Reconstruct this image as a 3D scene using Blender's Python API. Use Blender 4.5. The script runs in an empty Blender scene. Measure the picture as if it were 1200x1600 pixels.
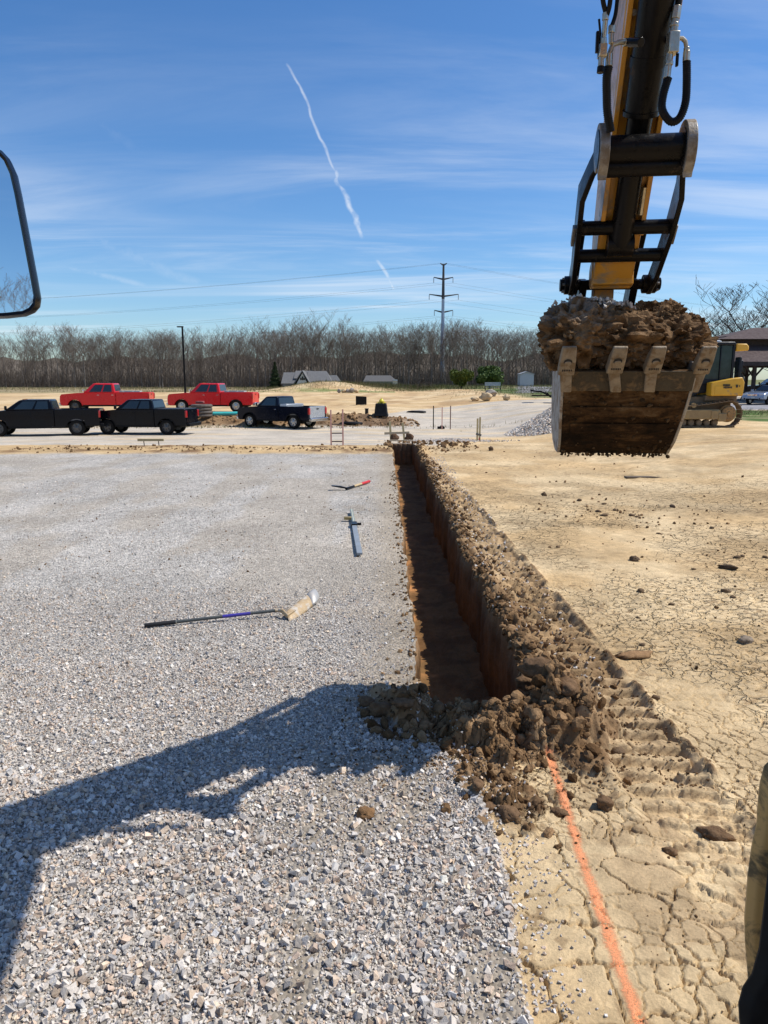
import bpy, math, random
import numpy as np
from mathutils import Vector, Matrix

random.seed(7)
RNG = np.random.default_rng(7)
SC = bpy.context.scene
COL = SC.collection

# ------------------------------------------------------------------ camera, sky, sun, exposure
PITCH = math.atan(208 / 1156.0)
FPX = 1156.0
CAM_H = 2.5
cam_d = bpy.data.cameras.new('camera')
cam_d.sensor_fit = 'VERTICAL'
cam_d.sensor_height = 36.0
cam_d.lens = 36.0 * FPX / 1600.0
cam_d.clip_start = 0.05
cam_d.clip_end = 9000
cam = bpy.data.objects.new('camera', cam_d)
COL.objects.link(cam)
cam.location = (0, 0, CAM_H)
cam.rotation_euler = (math.radians(90) - PITCH, 0, 0)
SC.camera = cam

SUN_TO = Vector((0.70, 0.10, 1.0)).normalized()      # direction towards the sun
SUN_EL = math.asin(SUN_TO.z)
SUN_ROT = math.atan2(SUN_TO.x, SUN_TO.y)
SKY_STRENGTH = 0.120
SUN_STRENGTH = 5.0
SC.view_settings.view_transform = 'Standard'
SC.view_settings.look = 'None'
SC.view_settings.exposure = 0.0
SC.view_settings.gamma = 1.0
SC.view_settings.use_curve_mapping = False

sun_d = bpy.data.lights.new('sun', 'SUN')
sun_d.energy = SUN_STRENGTH
sun_d.angle = math.radians(0.53)
sun_d.color = (1.0, 0.955, 0.88)
sun = bpy.data.objects.new('sun', sun_d)
COL.objects.link(sun)
sun.rotation_euler = SUN_TO.to_track_quat('Z', 'Y').to_euler()

SC.cycles.use_denoising = True
SC.cycles.max_bounces = 6
SC.cycles.diffuse_bounces = 2
SC.cycles.glossy_bounces = 3
SC.cycles.transparent_max_bounces = 8

C_, S_ = math.cos(PITCH), math.sin(PITCH)


def P(px, py, Y):
    """the point at distance Y ahead that the photograph shows at pixel (px, py)"""
    t = Y / (FPX * C_ + (800 - py) * S_)
    return Vector(((px - 600) * t, Y, CAM_H + (-FPX * S_ + (800 - py) * C_) * t))


class NT:
    """small helper to write node trees"""
    def __init__(self, tree):
        self.t = tree
        self.t.nodes.clear()

    def n(self, typ, ins=None, **props):
        nd = self.t.nodes.new(typ)
        for k, v in props.items():
            setattr(nd, k, v)
        if ins:
            for k, v in ins.items():
                s = nd.inputs[k]
                if isinstance(v, bpy.types.NodeSocket):
                    self.t.links.new(v, s)
                else:
                    s.default_value = v
        return nd

    def m(self, op, a, b=0.0, c=None, clamp=False):
        ins = {0: a, 1: b}
        if c is not None:
            ins[2] = c
        return self.n('ShaderNodeMath', ins, operation=op, use_clamp=clamp).outputs[0]

    def ramp(self, fac, stops, interp='LINEAR'):
        nd = self.n('ShaderNodeValToRGB', {0: fac})
        cr = nd.color_ramp
        cr.interpolation = interp
        while len(cr.elements) < len(stops):
            cr.elements.new(0.5)
        for e, (p, c) in zip(cr.elements, stops):
            e.position = p
            e.color = (c, c, c, 1) if isinstance(c, (int, float)) else (*c, 1)
        return nd.outputs[0]

    def mr(self, v, a, b, c=0.0, d=1.0, smooth=True):
        return self.n('ShaderNodeMapRange', {0: v, 1: a, 2: b, 3: c, 4: d},
                      interpolation_type='SMOOTHSTEP' if smooth else 'LINEAR').outputs[0]

    def mix(self, f, a, b, blend='MIX'):
        nd = self.n('ShaderNodeMix', data_type='RGBA', blend_type=blend)
        for i, v in ((0, f), (6, a), (7, b)):
            if isinstance(v, bpy.types.NodeSocket):
                self.t.links.new(v, nd.inputs[i])
            else:
                nd.inputs[i].default_value = v if i == 0 else (*v[:3], 1)
        return nd.outputs[2]


def build_world():
    w = bpy.data.worlds.new('World')
    SC.world = w
    w.use_nodes = True
    N = NT(w.node_tree)
    sky = N.n('ShaderNodeTexSky', sky_type='NISHITA')
    sky.sun_disc = False
    sky.sun_elevation = SUN_EL
    sky.sun_rotation = SUN_ROT
    sky.altitude = 200
    sky.air_density = 1.0
    sky.dust_density = 0.5
    sky.ozone_density = 2.6
    tc = N.n('ShaderNodeTexCoord')
    d = tc.outputs['Generated']
    sp = N.n('ShaderNodeSeparateXYZ', {0: d})
    x, y, z = sp.outputs
    zc = N.m('MAXIMUM', z, 0.03)
    zc = N.m('ADD', zc, 0.05)
    cu, cv = N.m('DIVIDE', x, zc), N.m('DIVIDE', y, zc)
    # thin high cirrus laid out on a cloud plane
    vec = N.n('ShaderNodeCombineXYZ', {0: cu, 1: cv, 2: 0.0}).outputs[0]
    rot = N.n('ShaderNodeMapping', {0: vec, 2: (0, 0, math.radians(20)), 3: (0.32, 1.25, 1)}).outputs[0]
    n1 = N.n('ShaderNodeTexNoise', {'Vector': rot, 'Scale': 0.9, 'Detail': 9.0, 'Roughness': 0.62, 'Distortion': 0.8}).outputs[0]
    n2 = N.n('ShaderNodeTexNoise', {'Vector': vec, 'Scale': 0.28, 'Detail': 3.0, 'Roughness': 0.5}).outputs[0]
    a1 = N.mr(n1, 0.40, 0.74)
    a2 = N.mr(n2, 0.34, 0.60)
    cir = N.m('MULTIPLY', a1, a2)
    low = N.mr(z, 0.02, 0.42, 1.0, 0.30)
    cir = N.m('MULTIPLY', cir, low)
    cir = N.m('MULTIPLY', cir, N.mr(z, .03, .07))
    cir = N.m('MULTIPLY', cir, 0.74)
    # contrails: narrow bands around curves u(v), u = x/y, v = z/y
    yc = N.m('MAXIMUM', y, 0.05)
    U, V = N.m('DIVIDE', x, yc), N.m('DIVIDE', z, yc)
    ahead = N.m('GREATER_THAN', y, 0.06)

    def trail(pts, width, strength, soft_ends=0.02, wob=0.006, wscale=30.0, puff=0.5):
        uv = []
        for px, py in pts:
            q = P(px, py, 1.0)
            uv.append((q.x, q.z - CAM_H))
        uv.sort(key=lambda q: q[1])
        v0, v1 = uv[0][1], uv[-1][1]
        us = [q[0] for q in uv]
        u0, u1 = min(us) - 1e-3, max(us) + 1e-3
        tt = N.mr(V, v0, v1, 0.0, 1.0, smooth=False)
        fc = N.n('ShaderNodeFloatCurve', {1: tt})
        cm = fc.mapping
        c = cm.curves[0]
        pp = [((q[1] - v0) / (v1 - v0), (q[0] - u0) / (u1 - u0)) for q in uv]
        c.points[0].location = pp[0]
        c.points[1].location = pp[-1]
        for q in pp[1:-1]:
            c.points.new(*q)
        cm.update()
        cu_ = N.m('MULTIPLY_ADD', fc.outputs[0], u1 - u0, u0)
        nz = N.n('ShaderNodeTexNoise', {'Vector': d, 'Scale': wscale, 'Detail': 4.0}).outputs[0]
        dev = N.m('MULTIPLY', N.m('SUBTRACT', nz, 0.5), wob * 2)
        dist = N.m('ABSOLUTE', N.m('SUBTRACT', N.m('ADD', U, dev), cu_))
        band = N.mr(dist, 0.0, width, 1.0, 0.0)
        nz2 = N.n('ShaderNodeTexNoise', {'Vector': d, 'Scale': 60.0, 'Detail': 6.0, 'Roughness': 0.6}).outputs[0]
        tex = N.mr(nz2, 0.30, 0.62, 1 - puff, 1.0)
        e0 = N.mr(V, v0, v0 + soft_ends)
        e1 = N.mr(V, v1 - soft_ends, v1, 1.0, 0.0)
        r = N.m('MULTIPLY', N.m('MULTIPLY', band, tex), N.m('MULTIPLY', e0, e1))
        return N.m('MULTIPLY', N.m('MULTIPLY', r, ahead), strength)

    tr = [
        trail([(446, 95), (458, 118), (471, 140), (482, 166), (487, 184), (497, 208), (508, 230), (515, 250), (527, 274)], 0.0032, 0.50, 0.01, 0.0022, 60),
        trail([(519, 258), (527, 272), (524, 284), (533, 294), (541, 306), (546, 322), (555, 338), (559, 352), (566, 376)], 0.0052, 0.60, 0.012, 0.005, 50, 0.8),
        trail([(587, 403), (600, 422), (608, 436), (618, 458)], 0.0045, 0.60, 0.008, 0.003, 40),
        trail([(-20, 30), (30, 82), (90, 145), (170, 205), (240, 255), (300, 300)], 0.022, 0.12, 0.16, 0.01, 14, 0.9),
        trail([(40, 342), (130, 365), (220, 405), (300, 440), (380, 462)], 0.030, 0.13, 0.02, 0.01, 20, 0.8),
        trail([(50, 408), (120, 420), (200, 440), (270, 462)], 0.022, 0.20, 0.012, 0.01, 20, 0.8),
    ]
    hz = cir
    for t in tr:
        hz = N.m('MAXIMUM', hz, t)
    hsv = N.n('ShaderNodeHueSaturation', {0: 0.5, 1: 1.20, 2: 1.06, 4: sky.outputs[0]}).outputs[0]
    tint = N.mix(1.0, hsv, (0.82, 0.965, 1.12), 'MULTIPLY')
    colr = N.mix(hz, tint, (7.4, 7.9, 8.6))
    bg = N.n('ShaderNodeBackground', {0: colr, 1: SKY_STRENGTH})
    out = N.n('ShaderNodeOutputWorld')
    w.node_tree.links.new(bg.outputs[0], out.inputs[0])


build_world()


# ------------------------------------------------------------------ numpy noise
def _h(ix, iy, iz, seed):
    n = (ix.astype(np.int64) * 374761393 + iy.astype(np.int64) * 668265263 + iz * 2147483647 * 3 + seed * 1274126177) & 0xFFFFFFFF
    n = ((n ^ (n >> 13)) * 1274126177) & 0xFFFFFFFF
    n = ((n ^ (n >> 16)) * 2246822519) & 0xFFFFFFFF
    return ((n ^ (n >> 15)) & 0xFFFFFF) / float(0xFFFFFF)


def vn(x, y, s=1.0, seed=0):
    x = np.asarray(x, float) / s
    y = np.asarray(y, float) / s
    ix, iy = np.floor(x), np.floor(y)
    fx, fy = x - ix, y - iy
    fx, fy = fx * fx * (3 - 2 * fx), fy * fy * (3 - 2 * fy)
    z = np.zeros_like(ix, dtype=np.int64)
    a, b = _h(ix, iy, z, seed), _h(ix + 1, iy, z, seed)
    c, d = _h(ix, iy + 1, z, seed), _h(ix + 1, iy + 1, z, seed)
    return (a * (1 - fx) + b * fx) * (1 - fy) + (c * (1 - fx) + d * fx) * fy


def fbm(x, y, s=1.0, seed=0, o=4, g=0.5):
    r, a, t = 0, 1.0, 0
    for i in range(o):
        r = r + a * vn(np.asarray(x) + i * 17.3, np.asarray(y) - i * 9.1, s / 2 ** i, seed + i)
        t += a
        a *= g
    return r / t


def vn3(p, s, seed=0):
    p = p / s
    i = np.floor(p).astype(np.int64)
    f = p - i
    f = f * f * (3 - 2 * f)
    r = 0
    for dx in (0, 1):
        for dy in (0, 1):
            for dz in (0, 1):
                w = (f[:, 0] if dx else 1 - f[:, 0]) * (f[:, 1] if dy else 1 - f[:, 1]) * (f[:, 2] if dz else 1 - f[:, 2])
                r = r + w * _h(i[:, 0] + dx, i[:, 1] + dy, i[:, 2] + dz, seed)
    return r


def fbm3(p, s, seed=0, o=3):
    r, a, t = 0, 1.0, 0
    for k in range(o):
        r = r + a * vn3(p + 3.7 * k, s / 2 ** k, seed + k)
        t += a
        a *= .5
    return r / t


def worley_edge(x, y, s, seed=0):
    """distance to the border between two cells, in metres"""
    X, Y = np.asarray(x) / s, np.asarray(y) / s
    ix, iy = np.floor(X), np.floor(Y)
    f1 = np.full(X.shape, 9.0)
    f2 = np.full(X.shape, 9.0)
    z = np.zeros_like(ix, dtype=np.int64)
    for dx in (-1, 0, 1):
        for dy in (-1, 0, 1):
            jx, jy = ix + dx, iy + dy
            px = jx + .1 + .8 * _h(jx, jy, z, seed)
            py = jy + .1 + .8 * _h(jx, jy, z, seed + 51)
            d = np.hypot(px - X, py - Y)
            f2 = np.where(d < f1, f1, np.minimum(f2, d))
            f1 = np.minimum(f1, d)
    return (f2 - f1) * s * .5, f1 * s


def ss(a, b, x):
    t = np.clip((np.asarray(x, float) - a) / (b - a), 0, 1)
    return t * t * (3 - 2 * t)


# ------------------------------------------------------------------ mesh helpers
def arr_mesh(name, V, F, mat=None, col=None, smooth=False, attrs=None):
    V = np.asarray(V, np.float32)
    F = np.asarray(F, np.int32)
    me = bpy.data.meshes.new(name)
    me.vertices.add(len(V))
    me.vertices.foreach_set('co', V.ravel())
    nf, k = F.shape
    me.loops.add(nf * k)
    me.loops.foreach_set('vertex_index', F.ravel())
    me.polygons.add(nf)
    me.polygons.foreach_set('loop_start', np.arange(0, nf * k, k, dtype=np.int32))
    me.polygons.foreach_set('use_smooth', np.full(nf, smooth, bool))
    me.update(calc_edges=True)
    if col is not None:
        a = me.color_attributes.new('Col', 'FLOAT_COLOR', 'POINT')
        c4 = np.ones((len(V), 4), np.float32)
        c4[:, :3] = col
        a.data.foreach_set('color', c4.ravel())
    for nm, v in (attrs or {}).items():
        a = me.attributes.new(nm, 'FLOAT', 'POINT')
        a.data.foreach_set('value', np.asarray(v, np.float32))
    if mat:
        me.materials.append(mat)
    return me


def link(name, me, parent=None, kind=None):
    o = bpy.data.objects.new(name, me)
    COL.objects.link(o)
    if parent is not None:
        o.parent = parent
    if kind:
        o['kind'] = kind
    return o


def tag(o, label, cat, group=None, kind=None):
    if label:
        o['label'] = label
    if cat:
        o['category'] = cat
    if group:
        o['group'] = group
    if kind:
        o['kind'] = kind
    return o


def thing(name, label, cat, loc=(0, 0, 0), rotz=0.0, group=None):
    o = bpy.data.objects.new(name, None)
    o.empty_display_size = 0.2
    COL.objects.link(o)
    o.location = loc
    o.rotation_euler = (0, 0, rotz)
    return tag(o, label, cat, group)


def copy_tree(o, parent=None):
    c = o.copy()
    COL.objects.link(c)
    c.parent = parent
    for ch in list(o.children):
        copy_tree(ch, c)
    return c


def grid_faces(ni, nj):
    idx = np.arange(ni * nj).reshape(ni, nj)
    return np.stack([idx[:-1, :-1], idx[:-1, 1:], idx[1:, 1:], idx[1:, :-1]], -1).reshape(-1, 4)


class MB:
    def __init__(self):
        self.v, self.f = [], []

    def add(self, vs, fs):
        b = len(self.v)
        self.v += [tuple(q) for q in vs]
        self.f += [tuple(b + i for i in f) for f in fs]
        return self

    def box(self, c, s, rot=None):
        hx, hy, hz = s[0] / 2, s[1] / 2, s[2] / 2
        vs = [Vector((sx * hx, sy * hy, sz * hz)) for sz in (-1, 1) for sy in (-1, 1) for sx in (-1, 1)]
        if rot is not None:
            vs = [rot @ q for q in vs]
        c = Vector(c)
        return self.add([q + c for q in vs], [(0, 2, 3, 1), (4, 5, 7, 6), (0, 1, 5, 4), (2, 6, 7, 3), (0, 4, 6, 2), (1, 3, 7, 5)])

    def prism(self, pts, vec):
        """closed polygon (3D points) extruded by vec"""
        n = len(pts)
        pts = [Vector(q) for q in pts]
        vec = Vector(vec)
        fs = [tuple(range(n - 1, -1, -1)), tuple(range(n, 2 * n))]
        fs += [(i, (i + 1) % n, n + (i + 1) % n, n + i) for i in range(n)]
        return self.add(pts + [q + vec for q in pts], fs)

    def loft(self, rings, cap=True, closed=True):
        n = len(rings[0])
        vs = [q for r in rings for q in r]
        fs = []
        for i in range(len(rings) - 1):
            for j in range(n if closed else n - 1):
                a, b = i * n + j, i * n + (j + 1) % n
                fs.append((a, b, b + n, a + n))
        if cap and closed:
            fs.append(tuple(range(n - 1, -1, -1)))
            fs.append(tuple(range((len(rings) - 1) * n, len(rings) * n)))
        return self.add(vs, fs)

    def tube(self, path, r, n=8, cap=True):
        path = [Vector(q) for q in path]
        rs = r if isinstance(r, (list, tuple)) else [r] * len(path)
        rings = []
        t0 = (path[1] - path[0]).normalized()
        up = Vector((0, 0, 1)) if abs(t0.z) < .9 else Vector((1, 0, 0))
        a = t0.cross(up).normalized()
        for i, p in enumerate(path):
            if i == 0:
                t = t0
            elif i == len(path) - 1:
                t = (path[i] - path[i - 1]).normalized()
            else:
                t = ((path[i] - path[i - 1]).normalized() + (path[i + 1] - path[i]).normalized()).normalized()
            a = (a - t * a.dot(t)).normalized()
            b = t.cross(a)
            rings.append([p + (a * math.cos(2 * math.pi * k / n) + b * math.sin(2 * math.pi * k / n)) * rs[i] for k in range(n)])
        return self.loft(rings, cap)

    def cyl(self, p0, p1, r, r1=None, n=12):
        return self.tube([p0, p1], [r, r if r1 is None else r1], n)

    def lathe(self, prof, c, axis='y', n=24):
        """prof: (radius, offset along the axis) ; closed loop of rings"""
        rings = []
        c = Vector(c)
        for r, h in prof:
            ring = []
            for k in range(n):
                a = 2 * math.pi * k / n
                u, w = r * math.cos(a), r * math.sin(a)
                q = Vector((u, h, w)) if axis == 'y' else (Vector((h, u, w)) if axis == 'x' else Vector((u, w, h)))
                ring.append(c + q)
            rings.append(ring)
        return self.loft(rings, True)

    def build(self, name, mat, parent=None, bevel=0.0, smooth=30, label=None, off=None, kind=None, segs=2):
        me = bpy.data.meshes.new(name)
        v = self.v if off is None else [(q[0] - off[0], q[1] - off[1], q[2] - off[2]) for q in self.v]
        me.from_pydata(v, [], self.f)
        me.validate()
        import bmesh
        bm = bmesh.new()
        bm.from_mesh(me)
        bmesh.ops.recalc_face_normals(bm, faces=bm.faces)
        bm.to_mesh(me)
        bm.free()
        if smooth:
            me.polygons.foreach_set('use_smooth', np.ones(len(me.polygons), bool))
            me.set_sharp_from_angle(angle=math.radians(smooth))
        if mat:
            me.materials.append(mat)
        o = link(name, me, parent, kind)
        if bevel:
            m = o.modifiers.new('bevel', 'BEVEL')
            m.width = bevel
            m.segments = segs
            m.limit_method = 'ANGLE'
            m.angle_limit = math.radians(35)
            m.harden_normals = False
        if label:
            o['label'] = label
        return o


def wp(q):
    return Vector(q)


# ------------------------------------------------------------------ materials
def new_mat(name):
    m = bpy.data.materials.new(name)
    m.use_nodes = True
    return m, NT(m.node_tree)


def finish(m, N, colr, rough=0.6, metal=0.0, bump=None, bump_d=0.01, spec=0.5, coat=0.0, alpha=None, trans=0.0):
    ins = {'Base Color': colr if isinstance(colr, bpy.types.NodeSocket) else (*colr[:3], 1),
           'Roughness': rough, 'Metallic': metal, 'Specular IOR Level': spec, 'Coat Weight': coat,
           'Transmission Weight': trans}
    if coat:
        ins['Coat Roughness'] = 0.06
    b = N.n('ShaderNodeBsdfPrincipled', ins)
    if bump is not None:
        bp = N.n('ShaderNodeBump', {'Height': bump, 'Distance': bump_d, 'Strength': 1.0})
        N.t.links.new(bp.outputs[0], b.inputs['Normal'])
    if alpha is not None:
        N.t.links.new(alpha, b.inputs['Alpha'])
    o = N.n('ShaderNodeOutputMaterial')
    N.t.links.new(b.outputs[0], o.inputs[0])
    return m


MATS = {}


def mat(name, c, rough=0.5, metal=0.0, c2=None, scale=6.0, amt=0.5, bump=0.0, bscale=60.0, coat=0.0, spec=0.5, dirt=None, dirt_amt=0.5, dscale=2.0):
    if name in MATS:
        return MATS[name]
    m, N = new_mat(name)
    tc = N.n('ShaderNodeTexCoord').outputs['Object']
    n1 = N.n('ShaderNodeTexNoise', {'Vector': tc, 'Scale': scale, 'Detail': 6.0, 'Roughness': 0.6}).outputs[0]
    c2 = c2 or tuple(q * 0.75 for q in c)
    colr = N.mix(N.mr(n1, .5 - .25, .5 + .25, 0, amt * 2 if amt < .5 else 1), c, c2)
    ro = N.mr(n1, .3, .7, max(0.02, rough - .08), min(1, rough + .1))
    if dirt:
        n3 = N.n('ShaderNodeTexNoise', {'Vector': tc, 'Scale': dscale, 'Detail': 9.0, 'Roughness': 0.7, 'Distortion': .4}).outputs[0]
        dm = N.mr(n3, .62 - dirt_amt * .45, .72 - dirt_amt * .3)
        colr = N.mix(dm, colr, dirt)
        ro = N.mix(dm, N.n('ShaderNodeCombineColor', {0: ro, 1: ro, 2: ro}).outputs[0], (.9, .9, .9))
        ro = N.n('ShaderNodeSeparateColor', {0: ro}).outputs[0]
    bh = None
    if bump:
        bh = N.n('ShaderNodeTexNoise', {'Vector': tc, 'Scale': bscale, 'Detail': 5.0, 'Roughness': 0.6}).outputs[0]
    finish(m, N, colr, ro, metal, bh, bump, spec, coat)
    MATS[name] = m
    return m


def ground_material():
    """one soil / gravel material: base colour from each vertex, grain from noise; attribute stony = crushed stone"""
    m, N = new_mat('ground_surface')
    geo = N.n('ShaderNodeNewGeometry').outputs['Position']
    colr = N.n('ShaderNodeAttribute', attribute_name='Col').outputs['Color']
    st = N.n('ShaderNodeAttribute', attribute_name='stony').outputs['Fac']
    big = N.n('ShaderNodeTexNoise', {'Vector': geo, 'Scale': .6, 'Detail': 7.0, 'Roughness': .6}).outputs[0]
    mid = N.n('ShaderNodeTexNoise', {'Vector': geo, 'Scale': 7.0, 'Detail': 8.0, 'Roughness': .65}).outputs[0]
    fine = N.n('ShaderNodeTexNoise', {'Vector': geo, 'Scale': 60.0, 'Detail': 6.0, 'Roughness': .7}).outputs[0]
    vor = N.n('ShaderNodeTexVoronoi', {'Vector': geo, 'Scale': 38.0, 'Randomness': 1.0})
    vc = N.n('ShaderNodeSeparateColor', {0: vor.outputs['Color']}).outputs[0]
    vd = vor.outputs['Distance']
    vor2 = N.n('ShaderNodeTexVoronoi', {'Vector': geo, 'Scale': 16.0, 'Randomness': 1.0})
    vc2 = N.n('ShaderNodeSeparateColor', {0: vor2.outputs['Color']}).outputs[1]
    k = N.mr(big, .3, .7, .86, 1.14)
    k2 = N.mr(mid, .3, .7, .88, 1.12)
    k3 = N.mr(fine, .25, .75, .84, 1.16)
    kk = N.m('MULTIPLY', N.m('MULTIPLY', k, k2), k3)
    sk = N.m('MULTIPLY', N.mr(vc, 0, 1, .62, 1.36, smooth=False), N.mr(vc2, 0, 1, .86, 1.14, smooth=False))
    sk = N.m('MULTIPLY', sk, k)
    f = N.n('ShaderNodeMix', {0: st, 2: kk, 3: sk}, data_type='FLOAT').outputs[0]
    g = N.n('ShaderNodeCombineColor', {0: f, 1: f, 2: f}).outputs[0]
    c = N.mix(1.0, colr, g, 'MULTIPLY')
    hs = N.m('MULTIPLY', N.m('SUBTRACT', 1.0, N.m('MULTIPLY', vd, 1.4)), .018)
    hd = N.m('ADD', N.m('MULTIPLY', fine, .008), N.m('MULTIPLY', mid, .012))
    h = N.n('ShaderNodeMix', {0: st, 2: hd, 3: hs}, data_type='FLOAT').outputs[0]
    crk = N.n('ShaderNodeAttribute', attribute_name='crk').outputs['Fac']
    wn = N.n('ShaderNodeTexNoise', {'Vector': geo, 'Scale': 6.0, 'Detail': 5.0}).outputs[1]
    wv = N.n('ShaderNodeVectorMath', {0: wn, 1: (.5, .5, .5)}, operation='SUBTRACT').outputs[0]
    wv = N.n('ShaderNodeVectorMath', {0: wv, 3: .22}, operation='SCALE').outputs[0]
    wg = N.n('ShaderNodeVectorMath', {0: geo, 1: wv}, operation='ADD').outputs[0]
    wg = N.n('ShaderNodeVectorMath', {0: wg, 1: (1, 1, 0)}, operation='MULTIPLY').outputs[0]
    e1 = N.n('ShaderNodeTexVoronoi', {'Vector': wg, 'Scale': 3.9}, feature='DISTANCE_TO_EDGE').outputs['Distance']
    e2 = N.n('ShaderNodeTexVoronoi', {'Vector': wg, 'Scale': 8.5}, feature='DISTANCE_TO_EDGE').outputs['Distance']
    k1 = N.mr(e1, .0, .028, 1.0, 0.0)
    k2_ = N.m('MULTIPLY', N.mr(e2, .0, .045, 1.0, 0.0), N.mr(mid, .42, .55))
    ck = N.m('MULTIPLY', N.m('MAXIMUM', k1, N.m('MULTIPLY', k2_, .7)), crk)
    h = N.m('SUBTRACT', h, N.m('MULTIPLY', ck, .055))
    return finish(m, N, c, .93, 0, h, 1.0, .15)


M_GROUND = ground_material()


def _unused():
    return None


def attr_mat(name, rough=.85, bump_d=.006, bscale=90.0, var=.16, vscale=45.0, spec=.2):
    m, N = new_mat(name)
    geo = N.n('ShaderNodeTexCoord').outputs['Object']
    colr = N.n('ShaderNodeAttribute', attribute_name='Col').outputs['Color']
    fine = N.n('ShaderNodeTexNoise', {'Vector': geo, 'Scale': vscale, 'Detail': 6.0, 'Roughness': .7}).outputs[0]
    f = N.mr(fine, .25, .75, 1 - var, 1 + var)
    c = N.mix(1.0, colr, N.n('ShaderNodeCombineColor', {0: f, 1: f, 2: f}).outputs[0], 'MULTIPLY')
    h = N.n('ShaderNodeTexNoise', {'Vector': geo, 'Scale': bscale, 'Detail': 5.0, 'Roughness': .6}).outputs[0]
    return finish(m, N, c, rough, 0, h, bump_d, spec)


M_STONE = attr_mat('crushed_stone', .8, .004, 110)
M_CLOD = attr_mat('soil_clods', .95, .010, 70, .30, 26, .08)
M_TRENCH = attr_mat('trench_clay', .85, .015, 35, .18, 12, .2)
# ------------------------------------------------------------------ the lie of the land
XL0, XR0, YN, YF, TD = 0.30, 1.17, 5.35, 29.6, 0.87     # trench: left and right lip, near and far end, depth
C_TAN = np.array((.53, .365, .185))
C_TANL = np.array((.61, .455, .26))
C_SOIL = np.array((.20, .117, .056))
C_SOILW = np.array((.085, .05, .027))
C_GRAV = np.array((.475, .435, .38))
C_GRAVF = np.array((.36, .30, .225))
C_ROAD = np.array((.47, .41, .33))
C_GRASS = np.array((.085, .13, .03))
C_DEAD = np.array((.34, .27, .15))
C_ASPH = np.array((.17, .165, .165))


def xl(y):
    return XL0 + .05 * (fbm(y, 0 * y, .5, 3, 4) - .5) * 2 + .03 * (vn(y, 0 * y, .09, 4) - .5)


def xr(y):
    return XR0 + .09 * (fbm(y, 0 * y, .6, 8, 4) - .5) * 2 + .05 * (vn(y, 0 * y, .12, 9) - .5)


def band_right(y):
    """right edge of the tracked strip beside the trench"""
    return np.interp(y, [2.0, 3.3, 4.9, 6.5, 8.1, 11.1, 18, 24, 27], [2.05, 2.08, 2.08, 2.02, 2.0, 1.92, 1.78, 1.5, 1.3])


def base(x, y):
    x, y = np.asarray(x, float), np.asarray(y, float)
    right = ss(-1, 4, x)
    dip = ss(28, 37, y) * (1 - ss(46.3, 48.2, y) * (1 - right) - ss(46, 62, y) * right)
    z = -.42 * dip * (1 - ss(6, 12, x))
    z = z + .52 * ss(5, 13, x) * ss(8, 26, y)
    z = z + 1.9 * np.exp(-(((x + 11.5) / 9.5) ** 2 + ((y - 152) / 9.0) ** 2) * 1.0)
    z = z + .9 * np.exp(-(((x + 1.5) / 9.0) ** 2 + ((y - 165) / 9.0) ** 2))
    z = z + .5 * np.exp(-(((x + 30) / 14.0) ** 2 + ((y - 120) / 10.0) ** 2))
    z = z + 1.2 * np.exp(-(((x - 48) / 20.0) ** 2 + ((y - 120) / 30.0) ** 2))
    # bank of loose soil behind the parked pickups
    z = z + .20 * np.exp(-((y - 48.0) / .9) ** 2) * (1 - ss(.8, 2.5, x)) * (.4 + 1.2 * fbm(x, y, 1.6, 31, 4))
    far = ss(20, 60, y)
    z = z + far * .35 * (fbm(x, y, 9.0, 41, 4) - .5) * ss(45, 60, y)
    return z


def ghit(px, py, z0=0.0):
    """where the line of sight of a photo pixel meets the land"""
    d = P(px, py, 1.0) - Vector((0, 0, CAM_H))
    t = 2.0
    prev = t
    while t < 1500:
        q = Vector((0, 0, CAM_H)) + d * t
        if q.z <= float(base(q.x, q.y)) + z0:
            lo, hi = prev, t
            for _ in range(30):
                mid = (lo + hi) / 2
                q = Vector((0, 0, CAM_H)) + d * mid
                if q.z <= float(base(q.x, q.y)) + z0:
                    hi = mid
                else:
                    lo = mid
            return Vector((0, 0, CAM_H)) + d * hi
        prev = t
        t *= 1.01
    return Vector((0, 0, CAM_H)) + d * 1500


def onb(x, y):
    return Vector((x, y, float(base(x, y))))


LUMPS = []
_r = np.random.default_rng(11)
for _ in range(150):      # spoil heap round the near end of the trench
    t = _r.random()
    cx = .04 + 1.46 * t + _r.normal(0, .07)
    cy = 5.22 - .30 * math.sin(t * 3.1) + _r.normal(0, .13)
    LUMPS.append((cx, cy, .05 + .10 * _r.random(), (.03 + .06 * _r.random()) * (1.0 if t > .35 else .55)))
for _ in range(46):       # its toe towards the camera
    LUMPS.append((.72 + _r.normal(0, .14), 4.35 + _r.normal(0, .28), .04 + .07 * _r.random(), .02 + .045 * _r.random()))
for _ in range(40):       # high crumbling corner on the right
    LUMPS.append((1.30 + _r.normal(0, .12), 5.02 + _r.normal(0, .24), .07 + .10 * _r.random(), .07 + .10 * _r.random()))
for _ in range(18):
    LUMPS.append((-.02 + _r.normal(0, .13), 5.5 + _r.normal(0, .2), .05 + .05 * _r.random(), .01 + .02 * _r.random()))


def gravel_edge(y):
    """the gravel pad's right edge near the camera"""
    e = np.interp(y, [0, 2.5, 3.2, 3.8, 4.4, 5.0, 5.4], [.50, .55, .60, .62, .50, .18, .28])
    return e + .05 * (vn(y, 0 * np.asarray(y, float), .35, 12) - .5)


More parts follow.
